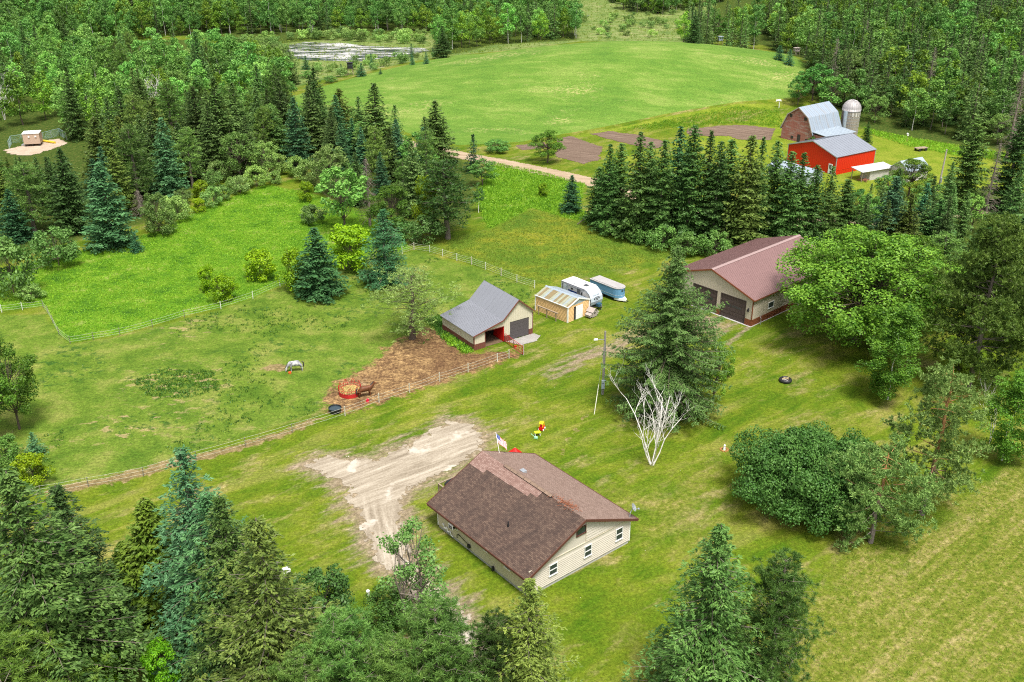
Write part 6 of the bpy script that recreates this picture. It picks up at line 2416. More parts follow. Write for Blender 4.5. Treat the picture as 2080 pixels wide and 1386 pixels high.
# toy car, toy chair, green toy
tcq = P(1100.5, 873)
ty_ = thing('toy_car', 'red and yellow ride-on toy car on the lawn behind the house', 'toy car', tcq, R(70))
M_YEL = plain('yellow_plastic', (0.75, 0.52, 0.01), 0.4)
M_TRED = plain('toy_red', (0.65, 0.012, 0.008), 0.4)
b = MB()
b.prism([(-0.42, 0.14), (0.50, 0.14), (0.52, 0.42), (0.25, 0.52), (-0.15, 0.42), (-0.42, 0.55)], -0.26, 0.26)
b.build('body', M_TRED, ty_)
b = MB()
b.prism([(-0.38, 0.98), (0.20, 0.98), (0.12, 1.08), (-0.28, 1.08)], -0.26, 0.26)
for sx, sy in ((-0.36, -0.23), (-0.36, 0.23), (0.20, -0.23), (0.20, 0.23)):
    b.bar((sx, sy, 0.48), (sx * 0.95, sy, 1.0), 0.07)
b.build('canopy', M_YEL, ty_)
for sx in (-0.27, 0.33):
    for sy in (-0.29, 0.29):
        b = MB()
        b.tube([(sx, sy - 0.05, 0.13), (sx, sy + 0.05, 0.13)], 0.13, 12)
        b.build('wheel', M_WHITE, ty_)
q = P(1091.5, 885)
tt = thing('toy_table', 'small lime yellow plastic play table beside the toy car', 'play table', q, R(15))
b = MB()
b.box(-0.36, 0.36, -0.22, 0.22, 0.42, 0.52)
b.build('tabletop', plain('lime_plastic', (0.55, 0.65, 0.02), 0.4), tt)
for sx in (-0.28, 0.28):
    for sy in (-0.15, 0.15):
        b = MB()
        b.bar((sx * 1.1, sy * 1.1, 0), (sx, sy, 0.42), 0.05)
        b.build('leg', M_WHITE, tt)
q = P(1088, 891)
tt = thing('toy_mower', 'pale green push toy lying on the lawn near the play table', 'toy', q, R(-20))
b = MB()
b.prism([(-0.2, 0.05), (0.25, 0.05), (0.2, 0.22), (-0.12, 0.25)], -0.16, 0.16)
b.build('body', plain('mint_plastic', (0.30, 0.62, 0.40), 0.4), tt)
b = MB()
b.tube([(-0.1, 0, 0.2), (-0.6, 0, 0.55)], 0.03, 6)
b.build('handle', plain('mint_plastic', (0.30, 0.62, 0.40), 0.4), tt)
# red umbrella behind the house
q = P(1046, 938)
um = thing('patio_umbrella', 'red patio umbrella whose tip shows above the far roof edge', 'umbrella', q)
Hu = rise(q, 909.0)
b = MB()
b.tube([(0, 0, 0), (0, 0, Hu)], 0.03, 8)
b.build('pole', M_WHITE, um)
b = MB()
for k in range(8):
    a0, a1 = 2 * math.pi * k / 8, 2 * math.pi * (k + 1) / 8
    p0, p1 = (1.0 * math.cos(a0), 1.0 * math.sin(a0), Hu - 0.95), (1.0 * math.cos(a1), 1.0 * math.sin(a1), Hu - 0.95)
    b.face([(0, 0, Hu), p0, p1])
    b.face([p0, (p0[0], p0[1], p0[2] - 0.12), (p1[0], p1[1], p1[2] - 0.12), p1])
b.build('canopy', M_RED, um)
# flag on a pole fixed to the far end of the house
hm = Matrix.Translation(house.location) @ Matrix.Rotation(R(HA), 4, 'Z')
f0 = hm @ Vector((8.4, HD + 0.05, 3.4))
def at_pix_dist(px, py, y):
    r_ = ray(px, py)
    k = y / r_[1]
    return Vector((r_[0] * k, y, CAM_Z + r_[2] * k))
f1 = at_pix_dist(1007, 878, f0.y + 1.6)
fl = thing('flag', 'American flag on an angled white pole at the far end of the house', 'flag', f0)
b = MB()
b.tube([Vector((0, 0, 0)), f1 - f0], 0.03, 6)
b.build('pole', M_WHITE, fl)
dvec = (f0 - f1)
plen = dvec.length
dn = dvec.normalized()
M_FB, M_FR, M_FW = plain('flag_blue', (0.03, 0.06, 0.28), 0.8, 0.05), plain('flag_red', (0.50, 0.02, 0.03), 0.8, 0.05), plain('flag_white', (0.78, 0.77, 0.76), 0.8, 0.03)
hoist = 0.95
flyv = Vector((0.80, -0.30, -0.62)).normalized()
def fp(s_, t__):
    """s_ along the hoist (0 at the pole tip), t__ along the fly"""
    wv = 0.10 * math.sin(t__ * 7 + s_ * 3) * t__
    return (f1 - f0) + dn * (0.12 + s_ * hoist) + flyv * (t__ * 1.35) + Vector((0.3, 0.8, 0.2)) * wv
b = MB()
for st in range(13):
    s0, s1 = st / 13, (st + 1) / 13
    for i in range(12):
        t0, t1 = i / 12, (i + 1) / 12
        mi = 0 if (st < 7 and t1 <= 0.42) else (1 if st % 2 == 0 else 2)
        b.face([fp(s0, t0), fp(s0, t1), fp(s1, t1), fp(s1, t0)], mi)
nn = (fp(0, 0.2) - fp(0.5, 0.2)).cross(fp(0.3, 0.4) - fp(0.3, 0)).normalized() * 0.012
for r_ in range(9):
    for k in range(6 if r_ % 2 == 0 else 5):
        s0 = 0.03 + r_ * 0.053
        t0 = 0.03 + k * 0.066 + (0.033 if r_ % 2 else 0)
        for sg in (1, -1):
            b.face([fp(s0 - 0.014, t0) + nn * sg, fp(s0, t0 + 0.012) + nn * sg, fp(s0 + 0.014, t0) + nn * sg, fp(s0, t0 - 0.012) + nn * sg], 2)
b.build('cloth', [M_FB, M_FR, M_FW], fl)
# tyre fire ring
q = P(1595, 775)
tyr = thing('tyre_planter', 'old tyre lying flat on the lawn with sticks across it', 'tyre', q)
b = MB()
pr = [(0.66 + 0.20 * math.cos(a), 0.22 + 0.22 * math.sin(a)) for a in np.linspace(0, 2 * math.pi, 11)]
b.lathe(pr, 24)
b.build('tyre', M_BLACK, tyr)
b = MB()
b.lathe([(0.0, 0.10), (0.5, 0.10)], 16)
b.build('ash_bed', plain('pale_ash', (0.36, 0.33, 0.32), 0.95, 0.3, 4), tyr)
for a, c in (((-0.5, -0.1, 0.44), (0.45, 0.15, 0.46)), ((-0.2, 0.35, 0.42), (0.35, -0.3, 0.47))):
    b = MB()
    b.bar(a, c, 0.08)
    b.build('stick', plain('dry_stick', (0.50, 0.40, 0.22), 0.9), tyr)
# small lawn ornaments
q = P(1471, 914)
gn = thing('garden_ornament', 'small white lawn ornament ringed by plants and bricks on the lawn', 'ornament', q)
b = MB()
b.lathe([(0.0, 0), (0.16, 0), (0.13, 0.3), (0.10, 0.45), (0.13, 0.55), (0.09, 0.68), (0.0, 0.72)], 10)
b.build('figure', M_WHITE, gn)
for k in range(9):
    a = 2 * math.pi * k / 9
    b = MB()
    b.box(0.42 * math.cos(a) - 0.1, 0.42 * math.cos(a) + 0.1, 0.42 * math.sin(a) - 0.07, 0.42 * math.sin(a) + 0.07, 0, 0.1)
    b.build('brick', plain('orange_brick', (0.40, 0.17, 0.07), 0.9), gn)
q = P(748, 1211)
wc = thing('well_cap', 'short white well pipe standing on the lawn by the gravel drive', 'well pipe', q)
b = MB()
b.tube([(0, 0, 0), (0, 0, 0.5)], 0.12, 12)
b.build('pipe', M_WHITE, wc)
b = MB()
b.tube([(0, 0, 0.5), (0, 0, 0.62)], 0.17, 12)
b.build('cap', M_WHITE, wc)
q = P(582, 1163)
wc = thing('utility_pedestal', 'white utility box on the lawn just behind the foreground spruces', 'utility box', q, R(30))
b = MB()
b.box(-0.35, 0.35, -0.25, 0.25, 0, 0.35)
b.build('body', M_WHITE, wc)
b = MB()
b.prism([(-0.38, 0.35), (0.38, 0.35), (0.30, 0.44), (-0.30, 0.44)], -0.28, 0.28)
b.build('lid', M_WHITE, wc)
q = P(1455, 718)
hk = MB()
hk.tube([(0, 0, 0), (0, 0, 1.2), (-0.1, 0, 1.4), (-0.3, 0, 1.42), (-0.38, 0, 1.25)], 0.04, 6)
o = hk.build('garden_hook', M_WHITE, None, loc=q)
tag(o, 'white garden hook on the lawn right of the great spruce', 'hook')

# ------------------------------------------------------------------ horses
def horse(name, label, loc, rz, coat, hair, pts, edges, rads, mane, tail):
    t_ = thing(name, label, 'horse', loc, rz)
    me = bpy.data.meshes.new('body')
    bm = bmesh.new()
    lay = bm.verts.layers.skin.verify()
    vs_ = [bm.verts.new(p) for p in pts]
    for a, c in edges:
        bm.edges.new((vs_[a], vs_[c]))
    for i, v in enumerate(vs_):
        v[lay].radius = (rads[i], rads[i]) if isinstance(rads[i], float) else rads[i]
        v[lay].use_root = (i == 0)
    bm.to_mesh(me)
    bm.free()
    me.materials.append(coat)
    o = bpy.data.objects.new('body', me)
    COL.objects.link(o)
    o.parent = t_
    m1 = o.modifiers.new('skin', 'SKIN')
    m1.use_smooth_shade = True
    m2 = o.modifiers.new('sub', 'SUBSURF')
    m2.levels = m2.render_levels = 2
    b = MB()
    b.tube(tail, [0.05, 0.09, 0.10, 0.03], 6)
    b.build('tail', hair, t_)
    b = MB()
    b.tube(mane, [0.05, 0.09, 0.09, 0.05], 5)
    b.build('mane', hair, t_)
    return t_
# +x is forward
body = [(0.0, 0, 1.10), (0.45, 0, 1.12), (0.78, 0, 1.16), (-0.42, 0, 1.14), (-0.72, 0, 1.18)]
brad = [(0.40, 0.44), (0.37, 0.43), (0.28, 0.38), (0.38, 0.42), (0.34, 0.36)]
legs = [(0.62, 0.17, 0.82), (0.64, 0.17, 0.46), (0.64, 0.17, 0.10), (0.68, 0.17, 0.03),
        (0.60, -0.17, 0.82), (0.72, -0.17, 0.47), (0.66, -0.17, 0.10), (0.70, -0.17, 0.03),
        (-0.70, 0.17, 0.86), (-0.62, 0.17, 0.70), (-0.84, 0.17, 0.46), (-0.78, 0.17, 0.10), (-0.74, 0.17, 0.03),
        (-0.70, -0.17, 0.86), (-0.56, -0.17, 0.70), (-0.76, -0.17, 0.46), (-0.66, -0.17, 0.10), (-0.62, -0.17, 0.03)]
lrad = [0.13, 0.07, 0.05, 0.07, 0.13, 0.07, 0.05, 0.07, 0.19, 0.14, 0.075, 0.05, 0.07, 0.19, 0.14, 0.075, 0.05, 0.07]
edges0 = [(0, 1), (1, 2), (0, 3), (3, 4), (1, 5), (5, 6), (6, 7), (7, 8), (1, 9), (9, 10), (10, 11), (11, 12), (4, 13), (13, 14), (14, 15), (15, 16), (16, 17), (4, 18), (18, 19), (19, 20), (20, 21), (21, 22)]
t = NT('dapple_grey_coat')
nz = t.noise(t.coord(), 2.6, 5, 0.65)
t.bsdf(t.ramp(nz, [(0.40, (0.14, 0.14, 0.16)), (0.53, (0.42, 0.42, 0.43)), (0.64, (0.60, 0.59, 0.57))]), 0.7)
M_GREYCOAT = t.m
t = NT('bay_coat')
nz = t.noise(t.coord(), 1.6, 3, 0.5)
t.bsdf(t.ramp(nz, [(0.35, (0.075, 0.028, 0.012)), (0.65, (0.15, 0.055, 0.022))]), 0.55)
M_BAYCOAT = t.m
M_HAIRD = plain('dark_horse_hair', (0.045, 0.04, 0.04), 0.8)
down = [(0.98, 0, 1.02), (1.18, 0, 0.72), (1.30, 0, 0.42), (1.36, 0, 0.20), (1.37, 0, 0.08)]
drad = [(0.18, 0.24), (0.13, 0.18), (0.11, 0.13), (0.085, 0.09), (0.07, 0.07)]
ears_d = [(1.27, 0.07, 0.52), (1.30, 0.09, 0.62), (1.27, -0.07, 0.52), (1.30, -0.09, 0.62)]
erad = [0.04, 0.02, 0.04, 0.02]
pts = body + legs + down + ears_d
ed = edges0 + [(2, 23), (23, 24), (24, 25), (25, 26), (26, 27), (25, 28), (28, 29), (25, 30), (30, 31)]
hg = P(602, 754)
horse('horse', 'dapple grey horse grazing with its head down in the pasture', hg, R(196), M_GREYCOAT, M_HAIRD, pts, ed, brad + lrad + drad + erad,
      [(0.75, 0, 1.40), (1.02, 0, 1.20), (1.26, 0, 0.85), (1.36, 0, 0.58)], [(-0.80, 0, 1.34), (-0.98, 0, 1.22), (-1.03, 0, 0.85), (-1.01, 0, 0.45)])
upn = [(1.00, 0, 1.36), (1.20, 0, 1.62), (1.32, 0, 1.80), (1.52, 0, 1.68), (1.66, 0, 1.58)]
urad = [(0.19, 0.26), (0.13, 0.19), (0.12, 0.13), (0.09, 0.10), (0.075, 0.075)]
ears_u = [(1.27, 0.07, 1.90), (1.26, 0.09, 2.0), (1.27, -0.07, 1.90), (1.26, -0.09, 2.0)]
pts = body + legs + upn + ears_u
hb = P(741, 806)
horse('horse', 'bay horse standing by the red hay feeder with its head raised', hb, R(22), M_BAYCOAT, M_HAIRD, pts, ed, brad + lrad + urad + erad,
      [(0.72, 0, 1.44), (0.96, 0, 1.62), (1.14, 0, 1.82), (1.24, 0, 1.94)], [(-0.80, 0, 1.34), (-0.98, 0, 1.22), (-1.03, 0, 0.85), (-1.01, 0, 0.45)])
# ------------------------------------------------------------------ trees, placed one by one where they stand
BL = (0.85, 1.05, 1.12)
# foreground, left to right
tree('near_spruce', 130, 1405, 952, 360, 'huge grey green spruce at the lower left corner of the lawn', None, (1.4, 1.38, 1.15), 0)
tree('near_spruce', 185, 1300, 985, 250, 'dark teal spruce close behind the huge lower left spruce', None, (0.8, 0.95, 0.95), 1)
tree('near_pine', 40, 1520, 1285, 330, 'light green pine with pale branches in the lower left corner', None, (1.35, 1.30, 1.0), 0)
tree('near_blue', 432, 1300, 912, 250, 'tall blue spruce with bare trunk gaps near the lower left', None, None)
tree('near_blue', 470, 1345, 1000, 240, 'shorter blue green spruce leaning against the tall blue spruce', None, (1.15, 1.12, 0.9))
tree('cedar', 335, 1240, 1012, 190, 'dark olive cedar left of the tall blue spruce', None, None)
tree('cedar', 272, 1225, 1100, 120, 'low dark olive cedar beside the taller olive cedar', None, (1.1, 1.05, 1))
tree('near_spruce', 505, 1370, 1005, 240, 'light green spruce between the blue spruce and the yellow green one', None, (1.25, 1.2, 0.95), 2)
tree('near_yellow', 575, 1450, 1048, 320, 'large yellow green spruce in front of the white utility box', None, None, 0)
tree('dark_shrub', 655, 1285, 1155, 170, 'dark round leafy bush left of the white well pipe', None, (0.85, 0.9, 0.9))
tree('lime_shrub', 935, 1440, 1345, 110, 'bright green leafy sapling at the bottom edge between pines', None, (0.8, 0.95, 1.2))
tree('lime_shrub', 222, 1390, 1318, 70, 'small bright green shrub by the brown path at lower left', None, (0.75, 0.95, 1.0))
tree('lime_shrub', 335, 1392, 1300, 90, 'small green shrub right of the brown path at lower left', None, (0.5, 0.75, 1.0))
tree('poplar', 848, 1290, 1052, 170, 'grey green poplar standing in front of the gravel drive', None, (0.95, 1.0, 0.95), 0)
tree('dark_shrub', 790, 1290, 1190, 120, 'grey green bush at the foot of the grey green poplar', None, (1.0, 0.95, 0.8))
tree('near_pine', 725, 1500, 1238, 230, 'dark tufted pine at the bottom left of the poplar', None, (0.95, 1, 1), 1)
tree('near_pine', 640, 1530, 1320, 200, 'low tufted pine at the bottom edge beside the yellow green spruce', None, (1, 1.02, 1), 0)
tree('near_pine', 898, 1500, 1220, 250, 'tallest tufted pine at the bottom edge below the poplar', None, (0.9, 1, 1), 0)
tree('near_pine', 1003, 1480, 1240, 160, 'darkest narrow pine at the bottom edge near the house corner', None, (0.65, 0.75, 0.8), 1)
tree('near_pine', 810, 1540, 1290, 210, 'broad tufted pine at the bottom edge between two taller pines', None, None, 1)
tree('near_yellow', 1072, 1490, 1178, 230, 'narrow yellow green spruce in front of the near house corner', None, (1.15, 1.12, 1), 1)
tree('near_spruce', 1425, 1440, 1062, 290, 'large green spruce on the lawn right of the house', None, (1.05, 1.12, 0.9), 1)
tree('near_pine', 1555, 1440, 1118, 190, 'dark tufted pine just right of the large lawn spruce', None, (0.72, 0.85, 0.85), 0)
# right lawn
tree('lilac', 1630, 1030, 882, 315, 'big dark green dome shaped lilac bush on the right lawn', None, (0.8, 0.85, 0.75))
tree('near_scots', 1872, 1045, 732, 210, 'tall Scots pine with orange trunk on the right lawn', None, None, 0, 1.0)
tree('low_scots', 1768, 1102, 905, 230, 'low crooked Scots pine leaning over the lilac bush', None, (0.9, 0.95, 0.95), 0, 2.0)
tree('birch', 2035, 935, 755, 130, 'leafy birch clump at the right edge behind the Scots pine', None, (0.85, 0.95, 0.9), 0)
tree('dead_birch', 2010, 900, 768, 85, 'white bare dead birch leaning beside the leafy birch clump', None, None, 1)
tree('birch', 1803, 812, 615, 140, 'leafy white stemmed birch below the great oak', None, (0.85, 0.95, 0.9), 0, 0.7)
tree('lime_shrub', 1938, 790, 697, 60, 'bright lime green young maple in front of the white pine', None, None)
tree('white_pine', 1965, 790, 423, 260, 'huge white pine with grey trunk at the right edge', None, (1.3, 1.3, 1.15), 0, 0.5)
tree('oak', 1735, 695, 462, 370, 'great spreading oak overhanging the maroon roofed workshop', None, None, 0, 0.3)
tree('oak', 1838, 660, 480, 220, 'second oak crown merging with the right side of the great oak', None, (1.1, 1.05, 1), 0, 2.2)
tree('great_spruce', 1352, 835, 497, 245, 'great spruce with narrow top and wide drooping skirt on the lawn', None, (0.95, 1.08, 1.0), 0)
tree('maple', 1448, 826, 690, 75, 'bright leafy shrub tree tucked against the great spruce', None, (1.1, 1.15, 1.0), 0)
tree('dead_birch', 1324, 944, 728, 175, 'white bare many stemmed dead birch on the lawn', None, (1, 1, 1), 0, 0.4)
tree('white_pine', 2085, 700, 430, 190, 'dark pine partly cut off by the right edge', None, (0.95, 1.0, 0.95), 0, 2.5)
tree('pine', 1905, 600, 470, 120, 'pine squeezed between the second oak and the huge white pine', None, (0.9, 1, 1))
# pasture and meadow edge
tree('blue_spruce', 650, 600, 462, 115, 'dark blue green spruce beside the pasture fence', None, (0.82, 0.86, 0.66))
tree('lime_shrub', 604, 590, 500, 75, 'yellow green shrub at the left foot of the dark fence spruce', None, (0.8, 0.85, 1))
tree('lime_shrub', 712, 548, 452, 115, 'bright yellow green shrub between the two fence spruces', None, (0.75, 0.98, 1.0))
tree('near_blue', 785, 578, 425, 120, 'blue green layered spruce at the bend of the pasture fence', None, (0.85, 1.0, 0.95))
tree('sparse_pine', 838, 688, 545, 200, 'sparse crooked pine beside the horse barn', None, (0.95, 0.92, 0.9), 0, 1.2)
tree('lime_shrub', 531, 570, 503, 72, 'round lime green shrub alone in the tall meadow', None, (0.95, 1.05, 1))
tree('lime_shrub', 424, 592, 535, 45, 'small lime shrub left of the pair by the meadow fence', None, (1, 1.1, 1))
tree('lime_shrub', 455, 612, 555, 62, 'larger lime shrub of the pair by the meadow fence', None, (0.95, 1.08, 1))
tree('lime_shrub', 623, 410, 366, 38, 'small lime green tree standing in the upper meadow', None, (1.0, 0.95, 1))
tree('shrub', 635, 455, 415, 62, 'grey green rounded shrub in the upper meadow below the lime tree', None, (0.8, 0.8, 0.85))
tree('dead_spruce', 752, 460, 318, 55, 'bare grey dead spruce standing before dark pines', None, None)
tree('dead_spruce', 286, 440, 386, 46, 'bare brown grey dead spruce among left meadow shrubs', None, None)
tree('pine', 910, 485, 322, 135, 'big dark rounded pine at the corner of the fenced meadow', None, (0.65, 0.75, 0.8), 0)
tree('lime_shrub', 868, 470, 348, 60, 'bright lime shrub tree left of the big dark rounded pine', None, (0.9, 0.95, 1))
tree('leafy_tree', 700, 470, 335, 120, 'feathery pale green tree left of the grey dead spruce', None, (1.0, 1.1, 1.0))
tree('maple', 795, 480, 370, 110, 'dark leafy tree right of the grey dead spruce', None, (0.75, 0.85, 0.9))
tree('shrub', 810, 488, 440, 70, 'low leafy bush beneath the dark leafy tree', None, (0.75, 0.9, 0.9))
tree('shrub', 865, 492, 430, 85, 'wide leafy bush below the big dark rounded pine', None, (0.75, 0.9, 0.9))
tree('spruce', 888, 330, 203, 92, 'tall spruce silhouetted against the crop field by the road', None, (0.85, 0.88, 0.8), 0)
tree('spruce', 768, 340, 168, 110, 'tall ragged spruce left of the field edge spruce', None, (0.95, 0.95, 0.8), 1)
tree('small_spruce', 962, 350, 272, 42, 'slim young spruce beside the gravel road', None, (0.8, 0.85, 0.8))
tree('leafy_tree', 980, 378, 322, 62, 'rounded leafy tree beside the gravel road', None, None)
tree('aspen', 972, 432, 370, 28, 'slim dark sapling right of the big dark rounded pine', None, (0.7, 0.8, 0.8))
tree('shrub', 1010, 309, 281, 62, 'low wide bush between the road and the crop field', None, (0.6, 0.85, 0.7))
tree('maple', 1112, 331, 262, 76, 'dark rounded maple beside the ploughed garden', None, (0.7, 0.8, 0.9), 1)
tree('blue_spruce', 1160, 432, 356, 50, 'dense blue green spruce at the left end of the windbreak', None, (0.85, 0.92, 0.85))
tree('lime_shrub', 1103, 400, 370, 26, 'small lime bush in the roadside grass', None, (0.8, 0.95, 1))
tree('shrub', 120, 540, 452, 110, 'rounded green bush at the left meadow edge behind the first bush', None, (0.7, 0.88, 0.8), 0)
tree('shrub', 30, 600, 478, 130, 'large rounded green bush at the far left meadow edge', None, (0.72, 0.9, 0.8), 1)
tree('shrub', 66, 608, 576, 60, 'low pale bush in front of the large left bush', None, (1.05, 1.0, 0.9), 0)
tree('blue_spruce', 38, 490, 384, 72, 'blue green spruce behind the rounded bushes at left', None, (0.8, 0.95, 0.9))
tree('blue_spruce', 230, 502, 330, 115, 'broad layered spruce at the left meadow edge', None, (0.95, 0.95, 0.8))
tree('small_spruce', 278, 512, 472, 36, 'little blue green spruce at the foot of the broad layered spruce', None, (0.8, 1, 1))
tree('shrub', 330, 478, 420, 66, 'rounded olive shrub right of the little spruce', None, (0.9, 0.9, 0.75))
tree('maple', 40, 872, 690, 130, 'leafy tree standing alone at the left picture edge', None, (0.75, 0.85, 0.9), 0)
tree('maple', -25, 905, 715, 150, 'leafy tree cut off by the left picture edge', None, (0.7, 0.85, 0.9), 1)
tree('small_spruce', 74, 925, 878, 46, 'small silvery blue spruce below the left edge trees', None, (1.25, 1.25, 1.2))
tree('lime_shrub', 70, 985, 918, 80, 'yellow green round bush below the silvery blue spruce', None, None)
tree('shrub', 20, 945, 885, 80, 'low green bush beneath the left edge trees', None, (0.8, 1.0, 0.7))
tree('shrub', 15, 990, 930, 70, 'green bush left of the yellow green round bush', None, (0.9, 1.05, 0.7))

# big single evergreens of the left wood
for a in [('spruce', 455, 342, 156, 118, 'broadest tall spruce in the middle of the left wood', (0.9, 0.95, 0.85)),
          ('spruce', 303, 300, 160, 92, 'tall broad spruce left of the broadest one in the left wood', (0.95, 0.95, 0.75)),
          ('yellow_spruce', 216, 385, 236, 95, 'olive tinged spruce at the left of the wood above the meadow', (0.75, 0.8, 0.8)),
          ('spruce', 152, 470, 300, 100, 'dark tall spruce behind the broad layered meadow spruce', (0.7, 0.85, 0.8)),
          ('pine', 72, 475, 330, 105, 'dark rounded pine behind the left meadow bushes', (0.7, 0.8, 0.8)),
          ('pine', 10, 440, 310, 100, 'dark pine cut off by the left edge of the picture', (0.75, 0.85, 0.8)),
          ('spruce', 272, 395, 262, 85, 'layered spruce between the olive tinged spruce and the shrubs', (0.95, 1.0, 0.9)),
          ('spruce', 355, 372, 246, 82, 'layered spruce at the lower edge of the left wood', (0.9, 0.95, 0.8)),
          ('blue_spruce', 205, 420, 322, 62, 'small teal spruce in front of the olive tinged spruce', (0.95, 1.0, 0.9)),
          ('spruce', 648, 305, 166, 84, 'tall spruce left of the ragged roadside spruce', (0.8, 0.9, 0.8)),
          ('yellow_spruce', 697, 312, 178, 84, 'brownish tall spruce beside the ragged roadside spruce', (0.72, 0.72, 0.7)),
          ('spruce', 412, 192, 64, 70, 'tall dark spruce in the aspen wood left of the pond', (0.75, 0.9, 0.85)),
          ('spruce', 560, 330, 215, 78, 'dark spruce right of the broadest one in the left wood', (0.8, 0.9, 0.8)),
          ('blue_spruce', 720, 330, 240, 44, 'slim teal spruce at the roadside end of the left wood', (0.9, 1.0, 0.95)),
          ('blue_spruce', 738, 350, 258, 38, 'slimmest teal spruce at the roadside end of the left wood', (1.0, 1.05, 1.1))]:
    tree(*a[:6], None, a[6])

# the windbreak: one row of spruces, numbered from its left end
ORD = ['first', 'second', 'third', 'fourth', 'fifth', 'sixth', 'seventh', 'eighth', 'ninth', 'tenth', 'eleventh', 'twelfth', 'thirteenth', 'fourteenth', 'fifteenth', 'sixteenth', 'seventeenth', 'eighteenth', 'nineteenth', 'twentieth']
WB = [(1214, 455, 330, 62), (1233, 470, 292, 66), (1254, 462, 298, 55), (1290, 485, 263, 74), (1312, 480, 291, 60), (1337, 495, 275, 66), (1368, 480, 256, 72), (1393, 500, 261, 66),
      (1426, 490, 260, 78), (1446, 505, 290, 62), (1469, 495, 274, 70), (1505, 510, 272, 84), (1528, 500, 285, 62), (1558, 490, 281, 62), (1585, 505, 310, 60), (1610, 500, 300, 66), (1640, 498, 335, 62), (1672, 490, 345, 62), (1708, 482, 360, 60)]
for i, (bx, by, tp, wd) in enumerate(WB):
    key = 'yellow_spruce' if i in (11,) else ('blue_spruce' if i in (6,) else ('spruce' if i in (1, 3, 8, 12, 15, 17) else 'tall_spruce'))
    tree(key, bx, by, tp - (i * 7 % 5) * 4 + 8, wd * (1.05 + 0.1 * (i * 5 % 4)), '%s spruce from the left end of the windbreak row' % ORD[i], 'spruces of the windbreak', (0.95, 1.08, 0.9) if key != 'yellow_spruce' else (0.9, 0.9, 0.9))
for i, (bx, by, tp, wd, lab) in enumerate([(1240, 478, 440, 62, 'dark leafy bush under the left end of the windbreak'), (1345, 508, 455, 70, 'green leafy bush under the middle of the windbreak'),
                                      (1395, 520, 470, 66, 'leafy bush under the windbreak nearest the workshop roof'), (1450, 520, 462, 80, 'wide leafy bush between the windbreak and the workshop roof'),
                                      (1300, 492, 450, 60, 'low leafy bush left of the middle of the windbreak')]):
    tree('shrub', bx, by, tp, wd, lab, None, (0.7, 0.85, 0.7))
for i, (bx, by, tp, wd) in enumerate([(1240, 440, 335, 60), (1318, 452, 322, 60), (1385, 460, 305, 60), (1455, 466, 318, 60), (1520, 472, 330, 60)]):
    tree('tall_spruce', bx, by, tp, wd * 1.1, '%s spruce from the left in the second row behind the windbreak' % ORD[i], 'spruces of the windbreak', (0.8, 0.95, 0.8))
b = TB(66)
for k in range(1):
    b.tube(np.array([[0, 0, 0.1], [3.2, 2.0, 1.8], [6.2, 4.2, 4.2], [8.0, 5.5, 5.8]]), [0.06, 0.12, 0.15, 0.16], 6)
for k in range(26):
    f = 0.15 + 0.8 * k / 26
    p = np.array([8.0 * f, 5.5 * f, 0.2 + 5.4 * f])
    b.tube(np.stack([p, p + [b.r.randn() * 0.2, b.r.randn() * 0.2, -0.7], p + [b.r.randn() * 0.4, b.r.randn() * 0.4, -1.6 * min(1, p[2] / 2)]]), [0.05, 0.035, 0.015], 4)
co_, _m = b.arrays()
mm = fast_mesh('fallen_trunk', co_.reshape(-1, 3), np.arange(len(co_) * 4).reshape(-1, 4))
mm.materials.append(B_GREY)
o = bpy.data.objects.new('fallen_trunk', mm)
COL.objects.link(o)
o.location = P(1172, 457)
tag(o, 'grey fallen trunk leaning into the left end of the windbreak', 'fallen trunk')

# trees between the workshop and the farmyard
for a in [('leafy_tree', 1738, 468, 380, 62, 'dark leafy tree right of the windbreak behind the great oak', (0.6, 0.75, 0.7)),
          ('blue_spruce', 1795, 520, 358, 92, 'grey blue spruce behind the great oak crown', (0.95, 0.9, 0.9)),
          ('spruce', 1830, 530, 392, 80, 'brownish green spruce right of the grey blue spruce', (1.2, 1.0, 0.7)),
          ('blue_spruce', 1862, 500, 372, 60, 'teal spruce behind the brownish green spruce', (0.85, 1.1, 1.15)),
          ('spruce', 1892, 520, 405, 90, 'dark green spruce behind the second oak', (0.75, 0.95, 0.9)),
          ('maple', 1845, 400, 318, 92, 'light green leafy tree in front of the white outbuilding', (1.25, 1.15, 1.2)),
          ('leafy_tree', 1800, 420, 355, 70, 'leafy tree in front of the open white shed', (0.85, 0.95, 0.9)),
          ('tall_spruce', 1950, 430, 238, 92, 'tall spruce right of the leaning utility pole', (0.95, 0.95, 0.75)),
          ('dead_spruce', 2000, 440, 285, 46, 'thin half dead spruce right of the tall farmyard spruce', None),
          ('tall_spruce', 2038, 430, 232, 86, 'tall spruce near the right edge of the farmyard', (0.9, 1.05, 0.95)),
          ('dead_spruce', 2042, 330, 140, 60, 'tall pale dead tree at the right edge above the farmyard', None),
          ('spruce', 1757, 300, 247, 28, 'small green spruce beside the silo', (0.9, 1.1, 0.8)),
          ('shrub', 1650, 296, 277, 24, 'small bush against the old barn wall', (0.7, 0.85, 0.7)),
          ('spruce', 1985, 560, 432, 80, 'spruce behind the huge white pine on its left', (0.8, 0.95, 0.9)),
          ('spruce', 2055, 560, 440, 90, 'spruce behind the huge white pine on its right', (0.75, 0.95, 0.9)),
          ('blue_spruce', 2045, 470, 400, 40, 'small teal spruce right of the white pine top', (0.85, 1.1, 1.1))]:
    tree(*a[:6], None, a[6])
